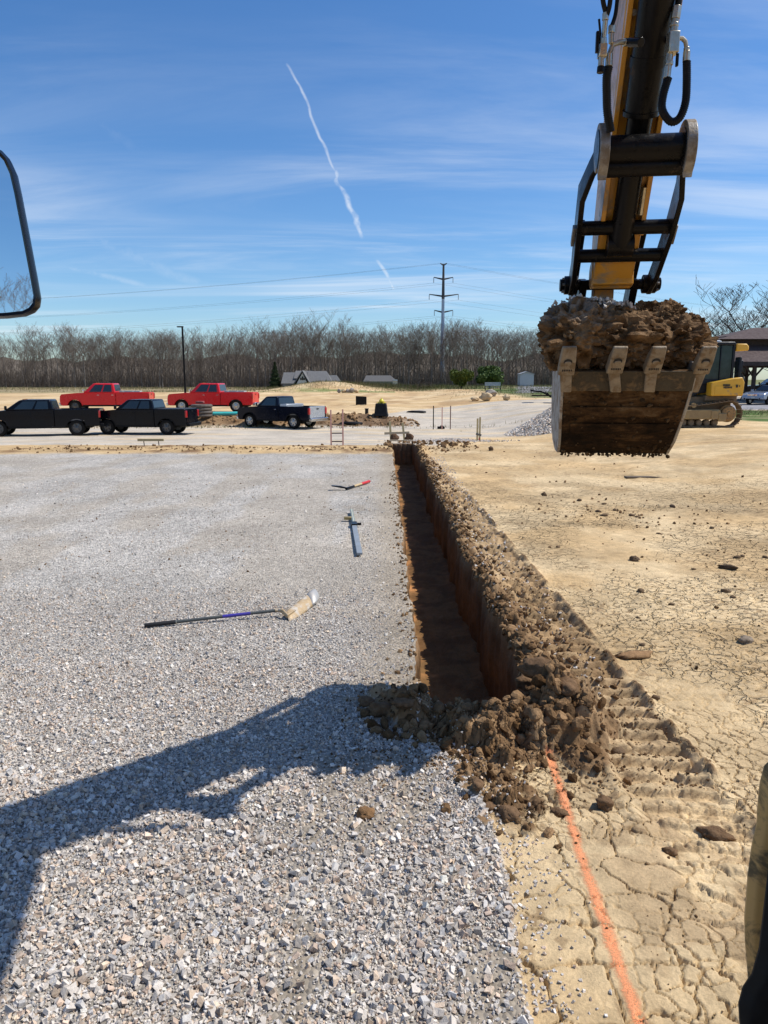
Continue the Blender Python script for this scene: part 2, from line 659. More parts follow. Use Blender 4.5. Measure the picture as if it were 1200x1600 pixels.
def crack_field(x, y):
    wx = x + .07 * (fbm(x, y, .16, 61, 3) - .5) * 2 + .016 * (fbm(x, y, .035, 62, 2) - .5) * 2
    wy = y + .07 * (fbm(x, y, .16, 67, 3) - .5) * 2 + .016 * (fbm(x, y, .035, 68, 2) - .5) * 2
    e1, _ = worley_edge(wx * .8, wy, .25, 5)
    e2, _ = worley_edge(wx, wy * .9, .105, 9)
    s1 = .35 + 1.3 * fbm(x, y, .5, 71, 3)
    s2 = ss(.30, .52, fbm(x, y, .7, 73, 3))
    d1 = (1 - ss(.0010, .0050, e1 / np.maximum(s1, .3))) * 1.0
    d2 = (1 - ss(.0006, .0040, e2)) * s2 * .8
    return np.maximum(d1, d2)


def soil_surface(x, y):
    """(height above base, colour, stony) for the near ground"""
    x, y = np.asarray(x, float), np.asarray(y, float)
    br = band_right(y)
    n = x.shape
    ge = gravel_edge(y)
    gravel = np.where(y < YN, 1 - ss(-.02, .03, x - ge), 1 - ss(-.02, .10, x - .30))
    endpad = 1 - ss(24.4, 25.4, y + 1.0 * (fbm(x, y, .8, 14) - .5))
    gravel = gravel * endpad
    # --- clay
    z = .014 * (fbm(x, y, .9, 21, 4) - .5) * 2 + .007 * (fbm(x, y, .14, 22, 4) - .5) * 2 + .0030 * (fbm(x, y, .03, 23, 2) - .5)
    # tracked strip
    ib = ss(1.0, 1.25, x) * (1 - ss(-.05, .03, x - br - .05 * (fbm(y, x * 0, .25, 24) - .5))) * (1 - ss(24, 28, y)) * ss(1.5, 3.2, y)
    rut = (.45 + .55 * ss(3.6, 4.6, y)) * ss(-.62, -.50, x - br) * (1 - ss(-.06, .0, x - br)) * (1 - ss(16, 20, y)) * (1 - .25 * ss(5.2, 6.5, y))
    wob = y + .012 * (fbm(x, y, .3, 25) - .5) * 2 + .12 * (x - 1.8)
    ph = (wob / .19) % 1.0
    bar = ss(.0, .06, ph) * (1 - ss(.40, .45, ph)) * ss(.30, .42, fbm(x, y, .13, 241, 4)) * (.75 + .5 * fbm(x, y, .05, 242, 3))
    ruff = fbm(x, y, .16, 26, 5) - .5
    ruff2 = fbm(x, y, .05, 27, 4) - .5
    z = z + rut * (-.060 + .058 * bar + .030 * ruff + .022 * ruff2)
    ridge = np.exp(-((x - br - .03) / .035) ** 2) * ss(2.8, 3.4, y) * (1 - ss(14, 20, y)) * ss(.40, .60, fbm(x, y, .22, 28, 3))
    z = z + .055 * ridge + ridge * .04 * ruff2
    ridge2 = np.exp(-((x - br + .64) / .05) ** 2) * (1 - ss(12, 16, y)) * ss(3.5, 4.2, y) * fbm(x, y, .15, 29, 3)
    z = z + .05 * ridge2
    # rough broken spoil between the rut and the lip
    sp = ib * (1 - ss(-.70, -.5, x - br) * (1 - .5 * ss(6, 8, y))) * ss(4.4, 5.3, y)
    sp = np.maximum(sp, ib * ss(13, 18, y) * .7)
    z = z + sp * (.03 + .20 * ruff * (.6 + .6 * fbm(x, y, .5, 30)) + .11 * ruff2)
    lip = np.exp(-((x - 1.25) / .14) ** 2) * ss(5.0, 5.6, y) * (1 - ss(25, 29, y))
    z = z + lip * (.055 + .10 * ruff + .07 * (fbm(x, y, .3, 33, 3) - .5))
    # cracks only in the undisturbed crust
    crust0 = (1 - ib) * (1 - np.clip(gravel, 0, 1))
    crust = (1 - ib * ss(4.0, 5.0, y)) * (1 - rut) * (1 - np.clip(gravel, 0, 1)) * (1 - ss(8, 11, y))
    ck = crack_field(x, y) * crust * (.5 + .5 * ss(.35, .6, fbm(x, y, 1.2, 35, 2) + .25 * (y < 5)))
    z = z - .042 * ck
    # old wheel marks on the open clay
    for (ax, ay, bx, by, w_) in ((2.2, 14.5, 8.5, 9.0, .16), (3.0, 17.0, 11.0, 9.5, .18), (2.6, 22, 14, 14, .2), (5.5, 12.5, 9.5, 8.0, .12)):
        dx, dy = bx - ax, by - ay
        L = math.hypot(dx, dy)
        dist = ((x - ax) * dy - (y - ay) * dx) / L + .15 * (fbm(x, y, 1.5, 36, 2) - .5)
        along = ((x - ax) * dx + (y - ay) * dy) / L
        mk = ss(-.5, 1.5, along) * (1 - ss(L - 1, L + 2, along))
        for o_ in (0, .42):
            z = z + mk * (.018 * np.exp(-((dist - o_ - w_) / .05) ** 2) - .016 * np.exp(-((dist - o_) / .09) ** 2))
    # colours of the soil itself
    t1 = fbm(x, y, 1.3, 38, 5)
    c = C_TAN + (C_TANL - C_TAN) * ss(.35, .65, t1)[..., None]
    damp = np.maximum(ss(.52, .70, fbm(x, y, .8, 39, 5)) * .5, ss(.50, .66, fbm(x * .5, y, 2.2, 139, 5)) * .45)
    c = c + (np.array((.36, .25, .13)) - c) * damp[..., None]
    c = c * (1 + .16 * (fbm(x, y, .10, 140, 4) - .5) * 2)[..., None]
    spk = ss(.70, .78, vn(x, y, .05, 141)) * ss(.45, .6, fbm(x, y, .6, 142, 3)) * .5
    c = c + (C_SOIL - c) * spk[..., None]
    soil = np.clip(np.maximum(ib * (1 - .45 * rut) * .95 * ss(3.6, 5.2, y) * (1 - .35 * ss(10, 24, y)), ridge), 0, 1)
    soil = np.maximum(soil, ib * .45 * ss(.45, .62, fbm(x, y, .2, 42, 4)))
    hl = np.zeros(n)
    near = (y < 7) & (x > -1) & (x < 2.6)
    if near.any():
        xn, yn_ = x[near], y[near]
        h = np.zeros(xn.shape)
        wx = xn + .05 * (fbm(xn, yn_, .09, 43, 3) - .5)
        wy = yn_ + .05 * (fbm(xn, yn_, .09, 44, 3) - .5)
        for (cx, cy, r_, hh) in LUMPS:
            q = 1 - ((wx - cx) ** 2 + (wy - cy) ** 2) / r_ ** 2
            h = h + hh * np.sqrt(np.clip(q, 0, None)) * .75
        h = np.where(h > .18, .18 + .22 * (h - .18), h)
        h = h * (.65 + .7 * fbm(xn, yn_, .07, 45, 4)) + ss(.01, .05, h) * (.035 * (fbm(xn, yn_, .035, 145, 3) - .5) + .05 * (fbm(xn, yn_, .11, 146, 3) - .5))
        hl[near] = h
        z = z + hl * (1 - 0.0)
    soil = np.maximum(soil, ss(.004, .03, hl))
    sc = C_SOIL + (np.array((.38, .25, .135)) - C_SOIL) * ss(.4, .72, fbm(x, y, .22, 46, 5))[..., None]
    sc = sc + (C_SOILW - sc) * (ss(.55, .75, fbm(x, y, .3, 47, 4)) * .7)[..., None]
    c = c + (sc - c) * soil[..., None]
    # --- gravel pad
    gz = .025 + .012 * (fbm(x, y, .8, 51, 3) - .5) * 2 + .004 * (fbm(x, y, .05, 52, 3) - .5)
    gz = gz - .012 * np.exp(-((x - .12 - .1 * (fbm(y, 0 * y, .8, 55, 2) - .5)) / .03) ** 2) * (y < 4.2)
    dusty = ss(.50, .66, fbm(x, y, .55, 53, 4)) * ss(-1.6, .1, x) * .8
    dusty = np.maximum(dusty, ss(-.55, .12, x + .25 * (fbm(x, y, .5, 155, 4) - .5)) * ss(4.6, 5.4, y) * .95)
    dusty = np.maximum(dusty, .5 * ss(.45, .6, fbm(x * 3, y, 2.2, 54, 3)) * ss(5, 9, y))
    g0 = C_GRAV * (.82 + .16 * ss(5.5, 11, y))[..., None]
    dusty = np.maximum(dusty, .9 * np.exp(-((x + .36 + .2 * (fbm(y, 0 * y, .9, 156, 2) - .5)) / .13) ** 2) * (y < 4.6) * ss(.40, .58, fbm(x, y, .3, 157, 4)))
    gc = g0 + (C_GRAVF * (.8 + .2 * ss(5.5, 11, y))[..., None] - g0) * dusty[..., None]
    z = z * (1 - gravel) + (gz + hl) * gravel
    gs = gravel * (1 - soil * (hl > .01))
    c = c + (gc - c) * gs[..., None]
    stony = gs * (1 - .45 * dusty)
    # brown strip at the far end of the pad
    st = ss(24.6, 25.4, y + .8 * (fbm(x, y, .7, 14) - .5)) * (1 - ss(27.3, 28.6, y)) * (x < XR0 + .4)
    z = z + st * .06 * (fbm(x, y, .5, 56, 4)) * 2
    stc = C_TAN * .92 + (C_SOIL - C_TAN * .92) * (ss(.5, .7, fbm(x, y, .6, 57, 4)))[..., None]
    c = c + (stc - c) * (st * (1 - ss(.6, .7, fbm(x, y, 1.4, 58, 3))))[..., None]
    rd = ss(27.6, 28.8, y + .8 * (fbm(x, y, 1.0, 59) - .5)) * (x < XR0 + 1.2)
    c = c + (C_ROAD - c) * rd[..., None]
    soil_surface.crk = crust0 * ss(3.3, 5.2, y) * (1 - ss(14, 20, y)) * ss(.35, .6, fbm(x, y, 1.2, 35, 2) + .1)
    return z, c, np.clip(stony, 0, 1)


def H(x, y):
    x, y = np.atleast_1d(np.asarray(x, float)), np.atleast_1d(np.asarray(y, float))
    z, c, s = soil_surface(x, y)
    return base(x, y) + z


def far_surface(x, y):
    z = np.zeros(x.shape)
    t = fbm(x, y, 4.0, 81, 5)
    c = C_TAN + (C_TANL - C_TAN) * ss(.35, .65, t)[..., None]
    stony = np.zeros(x.shape)

    def lay(mask, colr, st=0.0):
        nonlocal c, stony
        mask = np.clip(mask, 0, 1)
        c = c + (np.asarray(colr) - c) * mask[..., None]
        stony = stony + (st - stony) * mask
    nz = (fbm(x, y, 2.5, 82, 4) - .5)
    farr = np.interp(x, [-40, -1.8, 2, 8.4, 16.6, 60], [46.6, 46.8, 60, 69, 74, 84]) + nz * 2
    lot = ss(28, 29, y + nz) * (1 - ss(-.6, .6, y - farr)) * np.where(x > 2.4, ss(36, 38, y + 2 * nz), 1.0)
    lay(lot, C_ROAD * (1 + .08 * (fbm(x * .2, y, 1.2, 83, 3)[..., None] - .5)), .25)
    lay(lot * ss(.5, .7, fbm(x * .25, y, 1.0, 84, 4)) * .5, C_TANL)
    # bank of spoil
    bank = ss(46.2, 46.9, y + nz * .8) * (1 - ss(48.3, 49.6, y)) * (1 - ss(.8, 2.5, x))
    lay(bank * .85, C_SOIL * 1.25)
    lay(bank * ss(.45, .6, fbm(x, y, .5, 85, 4)) * .8, C_SOILW * 1.2)
    lay(ss(.53, .68, fbm(x, y * .4, 2.2, 86, 5)) * ss(49, 53, y) * (1 - lot) * .5, C_SOIL * 1.5)
    # dead grass and green
    g = ss(14.0, 17.5, x + 4 * nz - .02 * (y - 90)) * ss(4, 7, y - farr)
    lay(g, C_GRASS * 1.0)
    lay(g * ss(.45, .6, fbm(x, y, 3.0, 87, 4)) * .6, C_DEAD * .75)
    g2 = ss(148, 172, y + 12 * nz + .35 * np.abs(x + 5))
    lay(g2, C_DEAD * .8)
    lay(g2 * ss(-30, -8, x + 20 * nz), C_GRASS * 1.1)
    lay(g2 * ss(.42, .6, fbm(x, y, 6.0, 88, 4)) * .8, C_DEAD * .85)
    lay(ss(134, 140, y) * (1 - ss(141, 146, y)) * (x < 2) * .8 * ss(.4, .55, fbm(x, y, 3.0, 90, 3)), C_GRASS * 1.4)
    gr = ss(17.0, 18.0, x + .6 * nz) * ss(34.5, 35.8, y + nz) * (1 - ss(47.5, 48.5, y))
    lay(gr, C_GRASS * 1.0)
    lay(gr * ss(.5, .62, fbm(x, y, .8, 89, 4)) * .7, C_DEAD)
    a = ss(20, 21, x) * ss(48.5, 49.5, y) * (1 - ss(60, 61, y))
    lay(a, C_ASPH * 1.6)
    a2 = ss(-.6, .6, x - y * .178 - 1.5 * nz) * ss(100, 108, y) * (1 - ss(190, 200, y))
    lay(a2, C_ASPH * 1.5)
    z = z + .03 * (fbm(x, y, 1.2, 91, 4) - .5) * 2 + .05 * bank * (fbm(x, y, .5, 92, 4) - .3)
    return z, c, stony


def axis(*segs):
    """segs: (start, end, step0, step1) joined"""
    out = []
    for a, b, s0, s1 in segs:
        if s0 == s1:
            out += list(np.linspace(a, b, max(2, int(round((b - a) / s0)) + 1)))[(1 if out else 0):]
        else:
            q, v = 0.0, [a]
            while v[-1] < b:
                t = (v[-1] - a) / (b - a)
                v.append(v[-1] + s0 + (s1 - s0) * t)
            v[-1] = b
            if len(v) > 2 and v[-1] - v[-2] < .3 * s0:
                v.pop(-2)
            out += v[(1 if out else 0):]
    return np.array(out)


def sheet(name, X, Y, fn, mat_=M_GROUND):
    z, c, s = fn(X, Y)
    Z = base(X, Y) + z
    V = np.stack([X, Y, Z], -1).reshape(-1, 3)
    at_ = {'stony': s.ravel()}
    if fn is soil_surface:
        at_['crk'] = soil_surface.crk.ravel()
    me = arr_mesh(name, V, grid_faces(*X.shape), mat_, c.reshape(-1, 3), True, at_)
    return link(name, me, None, 'structure'), Z


def build_ground():
    # gravel pad left of the trench
    ys = axis((-12, 1.0, .8, .1), (1.0, 8.0, .035, .035), (8.0, 30.0, .035, .14))
    us = axis((0, 3.2, .028, .045), (3.2, 8, .045, .25), (8, 40, .25, 2.5))
    edge = np.where(ys < YN, .45, xl(ys))
    X = edge[:, None] - us[None, ::-1]
    Y = np.repeat(ys[:, None], len(us), 1)
    sheet('gravel_pad', X, Y, soil_surface)
    # cracked clay next to the camera
    xs = axis((.45, 2.9, .0065, .0065))
    y1 = axis((1.75, YN, .0065, .0085))
    X, Y = np.meshgrid(xs, y1)
    sheet('clay_ground', X, Y, soil_surface)
    xs = axis((2.9, 6, .02, .06), (6, 34, .06, 2.5))
    X, Y = np.meshgrid(xs, axis((1.75, YN, .02, .02)))
    sheet('clay_ground', X, Y, soil_surface)
    xs = axis((.45, 34, .2, 2.5))
    X, Y = np.meshgrid(xs, axis((-12, 1.75, .8, .1)))
    sheet('clay_ground', X, Y, soil_surface)
    # clay right of the trench
    ys = axis((YN, 9, .0125, .018), (9, 30, .018, .12))
    us = axis((0, 1.3, .0125, .016), (1.3, 6, .02, .06), (6, 34 - XR0, .06, 2.2))
    e = xr(ys)
    us = us / us[-1]
    X = e[:, None] + us[None, :] * (34 - e)[:, None]
    Y = np.repeat(ys[:, None], len(us), 1)
    sheet('clay_ground', X, Y, soil_surface)
    # beyond the end of the trench
    ys = axis((YF, 30.0, .05, .05))
    X, Y = np.meshgrid(axis((XL0 - .09, XR0 + .15, .04, .04)), ys)
    sheet('soil_strip', X, Y, soil_surface)
    xs = np.unique(np.round(np.concatenate([-axis((28, 900, .8, 60))[::-1], axis((-28, 40, .34, .34)), axis((40, 900, .8, 60))]), 4))
    ys = axis((30.0, 62, .16, .3), (62, 230, .3, 2.5), (230, 4000, 4, 300))
    X, Y = np.meshgrid(xs, ys)

    def fn(x, y):
        z, c, s = far_surface(x, y)
        row = y < 30.01
        if row.any():
            z2, c2, s2 = soil_surface(x[row], y[row])
            z[row] = z2
        return z, c, s
    sheet('site_ground', X, Y, fn)

    def plain(x, y):
        return np.zeros(x.shape), np.broadcast_to(C_TAN, x.shape + (3,)) * (1 + .1 * (fbm(x, y, 20, 5) - .5))[..., None], np.zeros(x.shape)
    for nm, xa, xb, ya, yb in (('outer_ground', -900, -39.3, -12, 30), ('outer_ground', 33.95, 900, -12, 30)):
        X, Y = np.meshgrid(np.linspace(xa, xb, 30), np.linspace(ya, yb, 12))
        sheet(nm, X, Y, plain)
    X, Y = np.meshgrid(np.linspace(-900, 900, 40), np.linspace(-900, -12, 20))
    sheet('outer_ground', X, Y, plain)


build_ground()


def build_trench():
    """clay walls, end faces and floor of the cut"""
    t = []
    zs = np.linspace(0, 1, 34) ** .9

    def wall(xf, side, name):
        ys = axis((YN, 12, .03, .04), (12, YF, .04, .12))
        Yg = np.repeat(ys[:, None], len(zs), 1)
        top = H(xf(ys), ys)
        Zg = top[:, None] + (-TD - .03 - top)[:, None] * zs[None, :]
        streak = fbm(Yg, Zg * .12, .16, 101, 4) - .5
        rough = fbm(Yg, Zg, .12, 102, 5) - .5
        bulge = fbm(Yg, Zg, .5, 103, 3) - .5
        amp = ss(0, .05, zs)[None, :]
        off = (.05 * streak + .035 * rough + .05 * bulge) * amp + side * (-.02) * ss(0, .3, zs)[None, :]
        Xg = xf(ys)[:, None] + off
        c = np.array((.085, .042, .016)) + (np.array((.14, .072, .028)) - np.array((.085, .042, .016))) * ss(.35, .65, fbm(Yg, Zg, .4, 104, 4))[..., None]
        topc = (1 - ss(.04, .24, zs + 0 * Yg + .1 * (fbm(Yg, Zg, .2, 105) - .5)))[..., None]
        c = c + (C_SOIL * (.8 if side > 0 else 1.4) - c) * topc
        V = np.stack([Xg, Yg, Zg], -1).reshape(-1, 3)
        link(name, arr_mesh(name, V, grid_faces(*Xg.shape), M_TRENCH, c.reshape(-1, 3), True), None, 'structure')
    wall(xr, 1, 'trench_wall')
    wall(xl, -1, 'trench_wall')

    def endw(y0, sgn):
        xs = np.linspace(XL0 - .08, XR0 + .14, 60)
        Xg = np.repeat(xs[:, None], len(zs), 1)
        top = H(xs, np.full(xs.shape, y0))
        Zg = top[:, None] + (-TD - .03 - top)[:, None] * zs[None, :]
        marks = .05 * np.abs(np.sin(Xg * 3.14159 / .19 + .4)) ** .5
        Yg = y0 + sgn * (marks + .05 * (fbm(Xg, Zg, .2, 107, 4) - .5)) * ss(0, .06, zs)[None, :]
        c = np.array((.13, .078, .04)) + np.array((.07, .045, .028)) * (fbm(Xg, Zg, .15, 108, 4))[..., None]
        V = np.stack([Xg, Yg, Zg], -1).reshape(-1, 3)
        link('trench_end_wall', arr_mesh('trench_end_wall', V, grid_faces(*Xg.shape), M_TRENCH, c.reshape(-1, 3), True), None, 'structure')
    endw(YF, -1)
    endw(YN + .01, 1)
    X, Y = np.meshgrid(np.linspace(XL0 - .15, XR0 + .15, 40), axis((YN - .1, 12, .03, .04), (12, YF + .1, .04, .12)))
    Z = -TD + .05 * (fbm(X, Y, .3, 109, 5) - .5) + .02 * (fbm(X * 2, Y * .6, .1, 110, 3) - .5)
    Z = Z + .09 * (np.exp(-((X - XL0) / .10) ** 2) + np.exp(-((X - XR0) / .10) ** 2)) * fbm(X, Y, .25, 111, 3)
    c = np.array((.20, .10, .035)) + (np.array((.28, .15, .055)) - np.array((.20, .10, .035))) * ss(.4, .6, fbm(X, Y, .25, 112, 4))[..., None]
    dry = ss(.36, .52, .48 - (X - XL0) * .45 + .35 * (fbm(X, Y, .3, 113, 4) - .5))[..., None]  # mask of the sunlit strip by the left wall, painted into the floor colour
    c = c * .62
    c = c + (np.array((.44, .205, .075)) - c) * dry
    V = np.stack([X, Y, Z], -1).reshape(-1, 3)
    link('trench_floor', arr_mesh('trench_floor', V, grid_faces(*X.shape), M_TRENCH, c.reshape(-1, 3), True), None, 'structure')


build_trench()


def build_paint():
    """orange marking paint sprayed on the clay, following its cracks"""
    y = axis((1.76, 4.62, .0085, .0085))
    u = np.linspace(-.054, .054, 14)
    xc = np.interp(y, [1.7, 2.5, 3.0, 3.6, 4.1, 4.6], [.99, 1.005, 1.03, 1.055, 1.09, 1.11]) + .012 * (vn(y, 0 * y, .5, 7) - .5)
    X = xc[:, None] + u[None, :]
    Y = np.repeat(y[:, None], len(u), 1)
    z, c, s = soil_surface(X, Y)
    Z = base(X, Y) + z + .003
    V = np.stack([X, Y, Z], -1).reshape(-1, 3)
    F = grid_faces(*X.shape)
    ck = crack_field(X, Y).ravel()
    keep = ck[F].min(1) < .5
    m, N = new_mat('orange_spray_paint')
    geo = N.n('ShaderNodeNewGeometry').outputs['Position']
    e = N.n('ShaderNodeAttribute', attribute_name='edge').outputs['Fac']
    n1 = N.n('ShaderNodeTexNoise', {'Vector': geo, 'Scale': 70.0, 'Detail': 6.0, 'Roughness': .75}).outputs[0]
    n2 = N.n('ShaderNodeTexNoise', {'Vector': geo, 'Scale': 9.0, 'Detail': 4.0}).outputs[0]
    cov = N.m('ADD', N.m('MULTIPLY', e, 1.5), N.m('MULTIPLY', N.m('SUBTRACT', n1, .5), 1.7))
    cov = N.m('ADD', cov, N.m('MULTIPLY', N.m('SUBTRACT', n2, .5), 1.3))
    al = N.mr(cov, .34, 1.5)
    n3 = N.n('ShaderNodeTexNoise', {'Vector': geo, 'Scale': 190.0, 'Detail': 3.0}).outputs[0]
    al = N.m('MULTIPLY', al, N.mr(n3, .36, .50, .30, 1.0))
    co = N.mix(n1, (.90, .28, .10), (.80, .36, .18))
    finish(m, N, co, .7, 0, n1, .003, .3, alpha=al)
    edge = 1 - np.abs(u / .054)
    me = arr_mesh('orange_marking_line', V, F[keep], m, None, True, {'edge': np.repeat(edge[None, :], len(y), 0).ravel()})
    o = link('orange_marking_line', me)
    tag(o, 'orange spray painted marking line on the cracked clay in line with the trench', 'marking line')


build_paint()


# ------------------------------------------------------------------ loose stone and soil
def ico(sub):
    import bmesh
    bm = bmesh.new()
    bmesh.ops.create_icosphere(bm, subdivisions=sub, radius=1.0)
    v = np.array([q.co for q in bm.verts])
    f = np.array([[w.index for w in q.verts] for q in bm.faces])
    bm.free()
    return v, f


CUBE_V = np.array([(-1, -1, -1), (1, -1, -1), (1, 1, -1), (-1, 1, -1), (-1, -1, 1), (1, -1, 1), (1, 1, 1), (-1, 1, 1)], float)
CUBE_F = np.array([(0, 3, 2), (0, 2, 1), (4, 5, 6), (4, 6, 7), (0, 1, 5), (0, 5, 4), (1, 2, 6), (1, 6, 5), (2, 3, 7), (2, 7, 6), (3, 0, 4), (3, 4, 7)])
ICO1 = ico(1)
ICO2 = ico(2)
ICO3 = ico(3)


def rand_rot(n, rng, tilt=1.0):
    q = rng.normal(size=(n, 4))
    q[:, 1:3] *= tilt
    q /= np.linalg.norm(q, axis=1)[:, None]
    w, x, y, z = q.T
    R = np.empty((n, 3, 3))
    R[:, 0, 0] = 1 - 2 * (y * y + z * z); R[:, 0, 1] = 2 * (x * y - z * w); R[:, 0, 2] = 2 * (x * z + y * w)
    R[:, 1, 0] = 2 * (x * y + z * w); R[:, 1, 1] = 1 - 2 * (x * x + z * z); R[:, 1, 2] = 2 * (y * z - x * w)
    R[:, 2, 0] = 2 * (x * z - y * w); R[:, 2, 1] = 2 * (y * z + x * w); R[:, 2, 2] = 1 - 2 * (x * x + y * y)
    return R


def scatter(pos, size, shapes, F, rng, cols, tilt=1.0, asp=(1, .78, .55)):
    """pos Nx3, size N, shapes KxVx3 -> joined arrays"""
    n = len(pos)
    k = rng.integers(0, len(shapes), n)
    S = shapes[k] * np.asarray(asp)[None, None, :]
    R = rand_rot(n, rng, tilt)
    V = np.einsum('nij,nvj->nvi', R, S) * size[:, None, None] + pos[:, None, :]
    nv = shapes.shape[1]
    FF = (F[None] + (np.arange(n) * nv)[:, None, None]).reshape(-1, 3)
    return V.reshape(-1, 3), FF, np.repeat(cols, nv, 0)


def stone_shapes(k, rng):
    s = CUBE_V[None] * .62 + rng.normal(0, .20, (k, 8, 3))
    return s


def stone_cols(n, rng):
    g = rng.choice([.66, .56, .48, .39, .28], n, p=[.24, .30, .25, .15, .06]) * rng.uniform(.85, 1.15, n)
    tint = np.ones((n, 3)) * np.array((1.06, .95, .825))
    w = rng.random(n)
    tint[w < .16] = (1.10, .86, .64)
    tint[(w > .16) & (w < .24)] = (1.0, .76, .58)
    tint[w > .86] = (1.0, .94, .87)
    return np.clip(g[:, None] * tint, .03, .75)


def build_gravel():
    rng = np.random.default_rng(3)
    sh = stone_shapes(60, rng)
    parts = []
    for (ya, yb, dens, s0, s1) in ((1.75, 3.0, 9000, .006, .0155), (3.0, 4.4, 7200, .0065, .0155), (4.4, 6.2, 5200, .0058, .0125),
                                   (6.2, 8.6, 2500, .0062, .0115), (8.6, 12.0, 800, .0075, .0115), (12.0, 18, 160, .010, .016)):
        w = (.60 * yb + .5)
        n = int(dens * (yb - ya) * (w + .62))
        y = rng.uniform(ya, yb, n)
        x = rng.uniform(-w, .62, n)
        lim = np.where(y < YN, gravel_edge(y) + .02, xl(y) - .02)
        ok = (x < lim + rng.normal(0, .018, n)) & (x > -.60 * y - .5)
        dust = ss(.50, .66, fbm(x, y, .55, 53, 4)) * ss(-1.6, .1, x) * .8
        dust = np.maximum(dust, ss(-.55, .12, x + .25 * (fbm(x, y, .5, 155, 4) - .5)) * ss(4.6, 5.4, y) * .95)
        dust = np.maximum(dust, .35 * ss(.45, .6, fbm(x * 3, y, 2.2, 54, 3)) * ss(5, 9, y))
        dust = np.maximum(dust, .9 * np.exp(-((x + .36 + .2 * (fbm(y, 0 * y, .9, 156, 2) - .5)) / .13) ** 2) * (y < 4.6) * ss(.40, .58, fbm(x, y, .3, 157, 4)))
        ok &= rng.random(n) > dust * .85
        x, y = x[ok], y[ok]
        z, c, s = soil_surface(x, y)
        k2 = (s > .1)
        x, y, z = x[k2], y[k2], z[k2]
        n = len(x)
        size = (s0 + (s1 - s0) * rng.random(n) ** 2.4) * .80
        big = rng.random(n) < .05
        size[big] = s1 * rng.uniform(1.0, 1.5, big.sum())
        fade = ss(7.5, 9, y) * ss(-.3, 0, -x - .6)
        kp = rng.random(n) > fade * .75
        x, y, z, size = x[kp], y[kp], z[kp], size[kp]
        n = len(x)
        zz = base(x, y) + z + size * rng.uniform(.15, .8, n)
        parts.append(scatter(np.stack([x, y, zz], 1), size * 1.25, sh, CUBE_F, rng, stone_cols(n, rng), .75))
    # strays on the clay beside the edge and in the spoil
    n = 900
    y = rng.uniform(1.8, 5.4, n)
    x = gravel_edge(y) + np.abs(rng.normal(0, .14, n))
    z = H(x, y)
    size = rng.uniform(.005, .011, n)
    parts.append(scatter(np.stack([x, y, z + size * .3], 1), size * 1.2, sh, CUBE_F, rng, stone_cols(n, rng), .7))
    n = 1500
    y = rng.uniform(5.4, 24, n)
    x = xr(y) + rng.uniform(0, .75, n)
    z = H(x, y)
    size = rng.uniform(.008, .022, n)
    parts.append(scatter(np.stack([x, y, z + size * .3], 1), size * 1.2, sh, CUBE_F, rng, stone_cols(n, rng), .7))
    V, F, C = [], [], []
    b = 0
    for v, f, c in parts:
        V.append(v); F.append(f + b); C.append(c)
        b += len(v)
    print('gravel tris', sum(len(f) for f in F))
    me = arr_mesh('crushed_gravel', np.concatenate(V), np.concatenate(F), M_STONE, np.concatenate(C), False)
    o = link('crushed_gravel', me, None, 'stuff')
    o['label'] = 'loose crushed grey limestone covering the pad left of the trench'


build_gravel()


def clod_shapes(k, base_, seed, rough=.42):
    v, f = base_
    out = []
    rng = np.random.default_rng(seed)
    for i in range(k):
        q = v + 10 * i
        r = 1 + rough * 2 * (fbm3(q, .9, seed + i, 3) - .5) + rough * 1.7 * (fbm3(q, .42, seed + 40 + i, 3) - .5) + rough * .6 * (vn3(q, .14, seed + 80 + i) - .5)
        a = np.array((1, rng.uniform(.7, 1), rng.uniform(.6, .9)))
        out.append(v * r[:, None] * a)
    return np.array(out), f


CL1 = clod_shapes(14, ICO1, 200, .5)
CL2 = clod_shapes(12, ICO2, 300, .5)
CL3 = clod_shapes(8, ICO3, 400, .5)


def soil_cols(n, rng):
    a, b = np.array((.085, .046, .02)), np.array((.28, .172, .088))
    t = rng.random(n)[:, None]
    return (a + (b - a) * t) * rng.uniform(.85, 1.15, (n, 1))


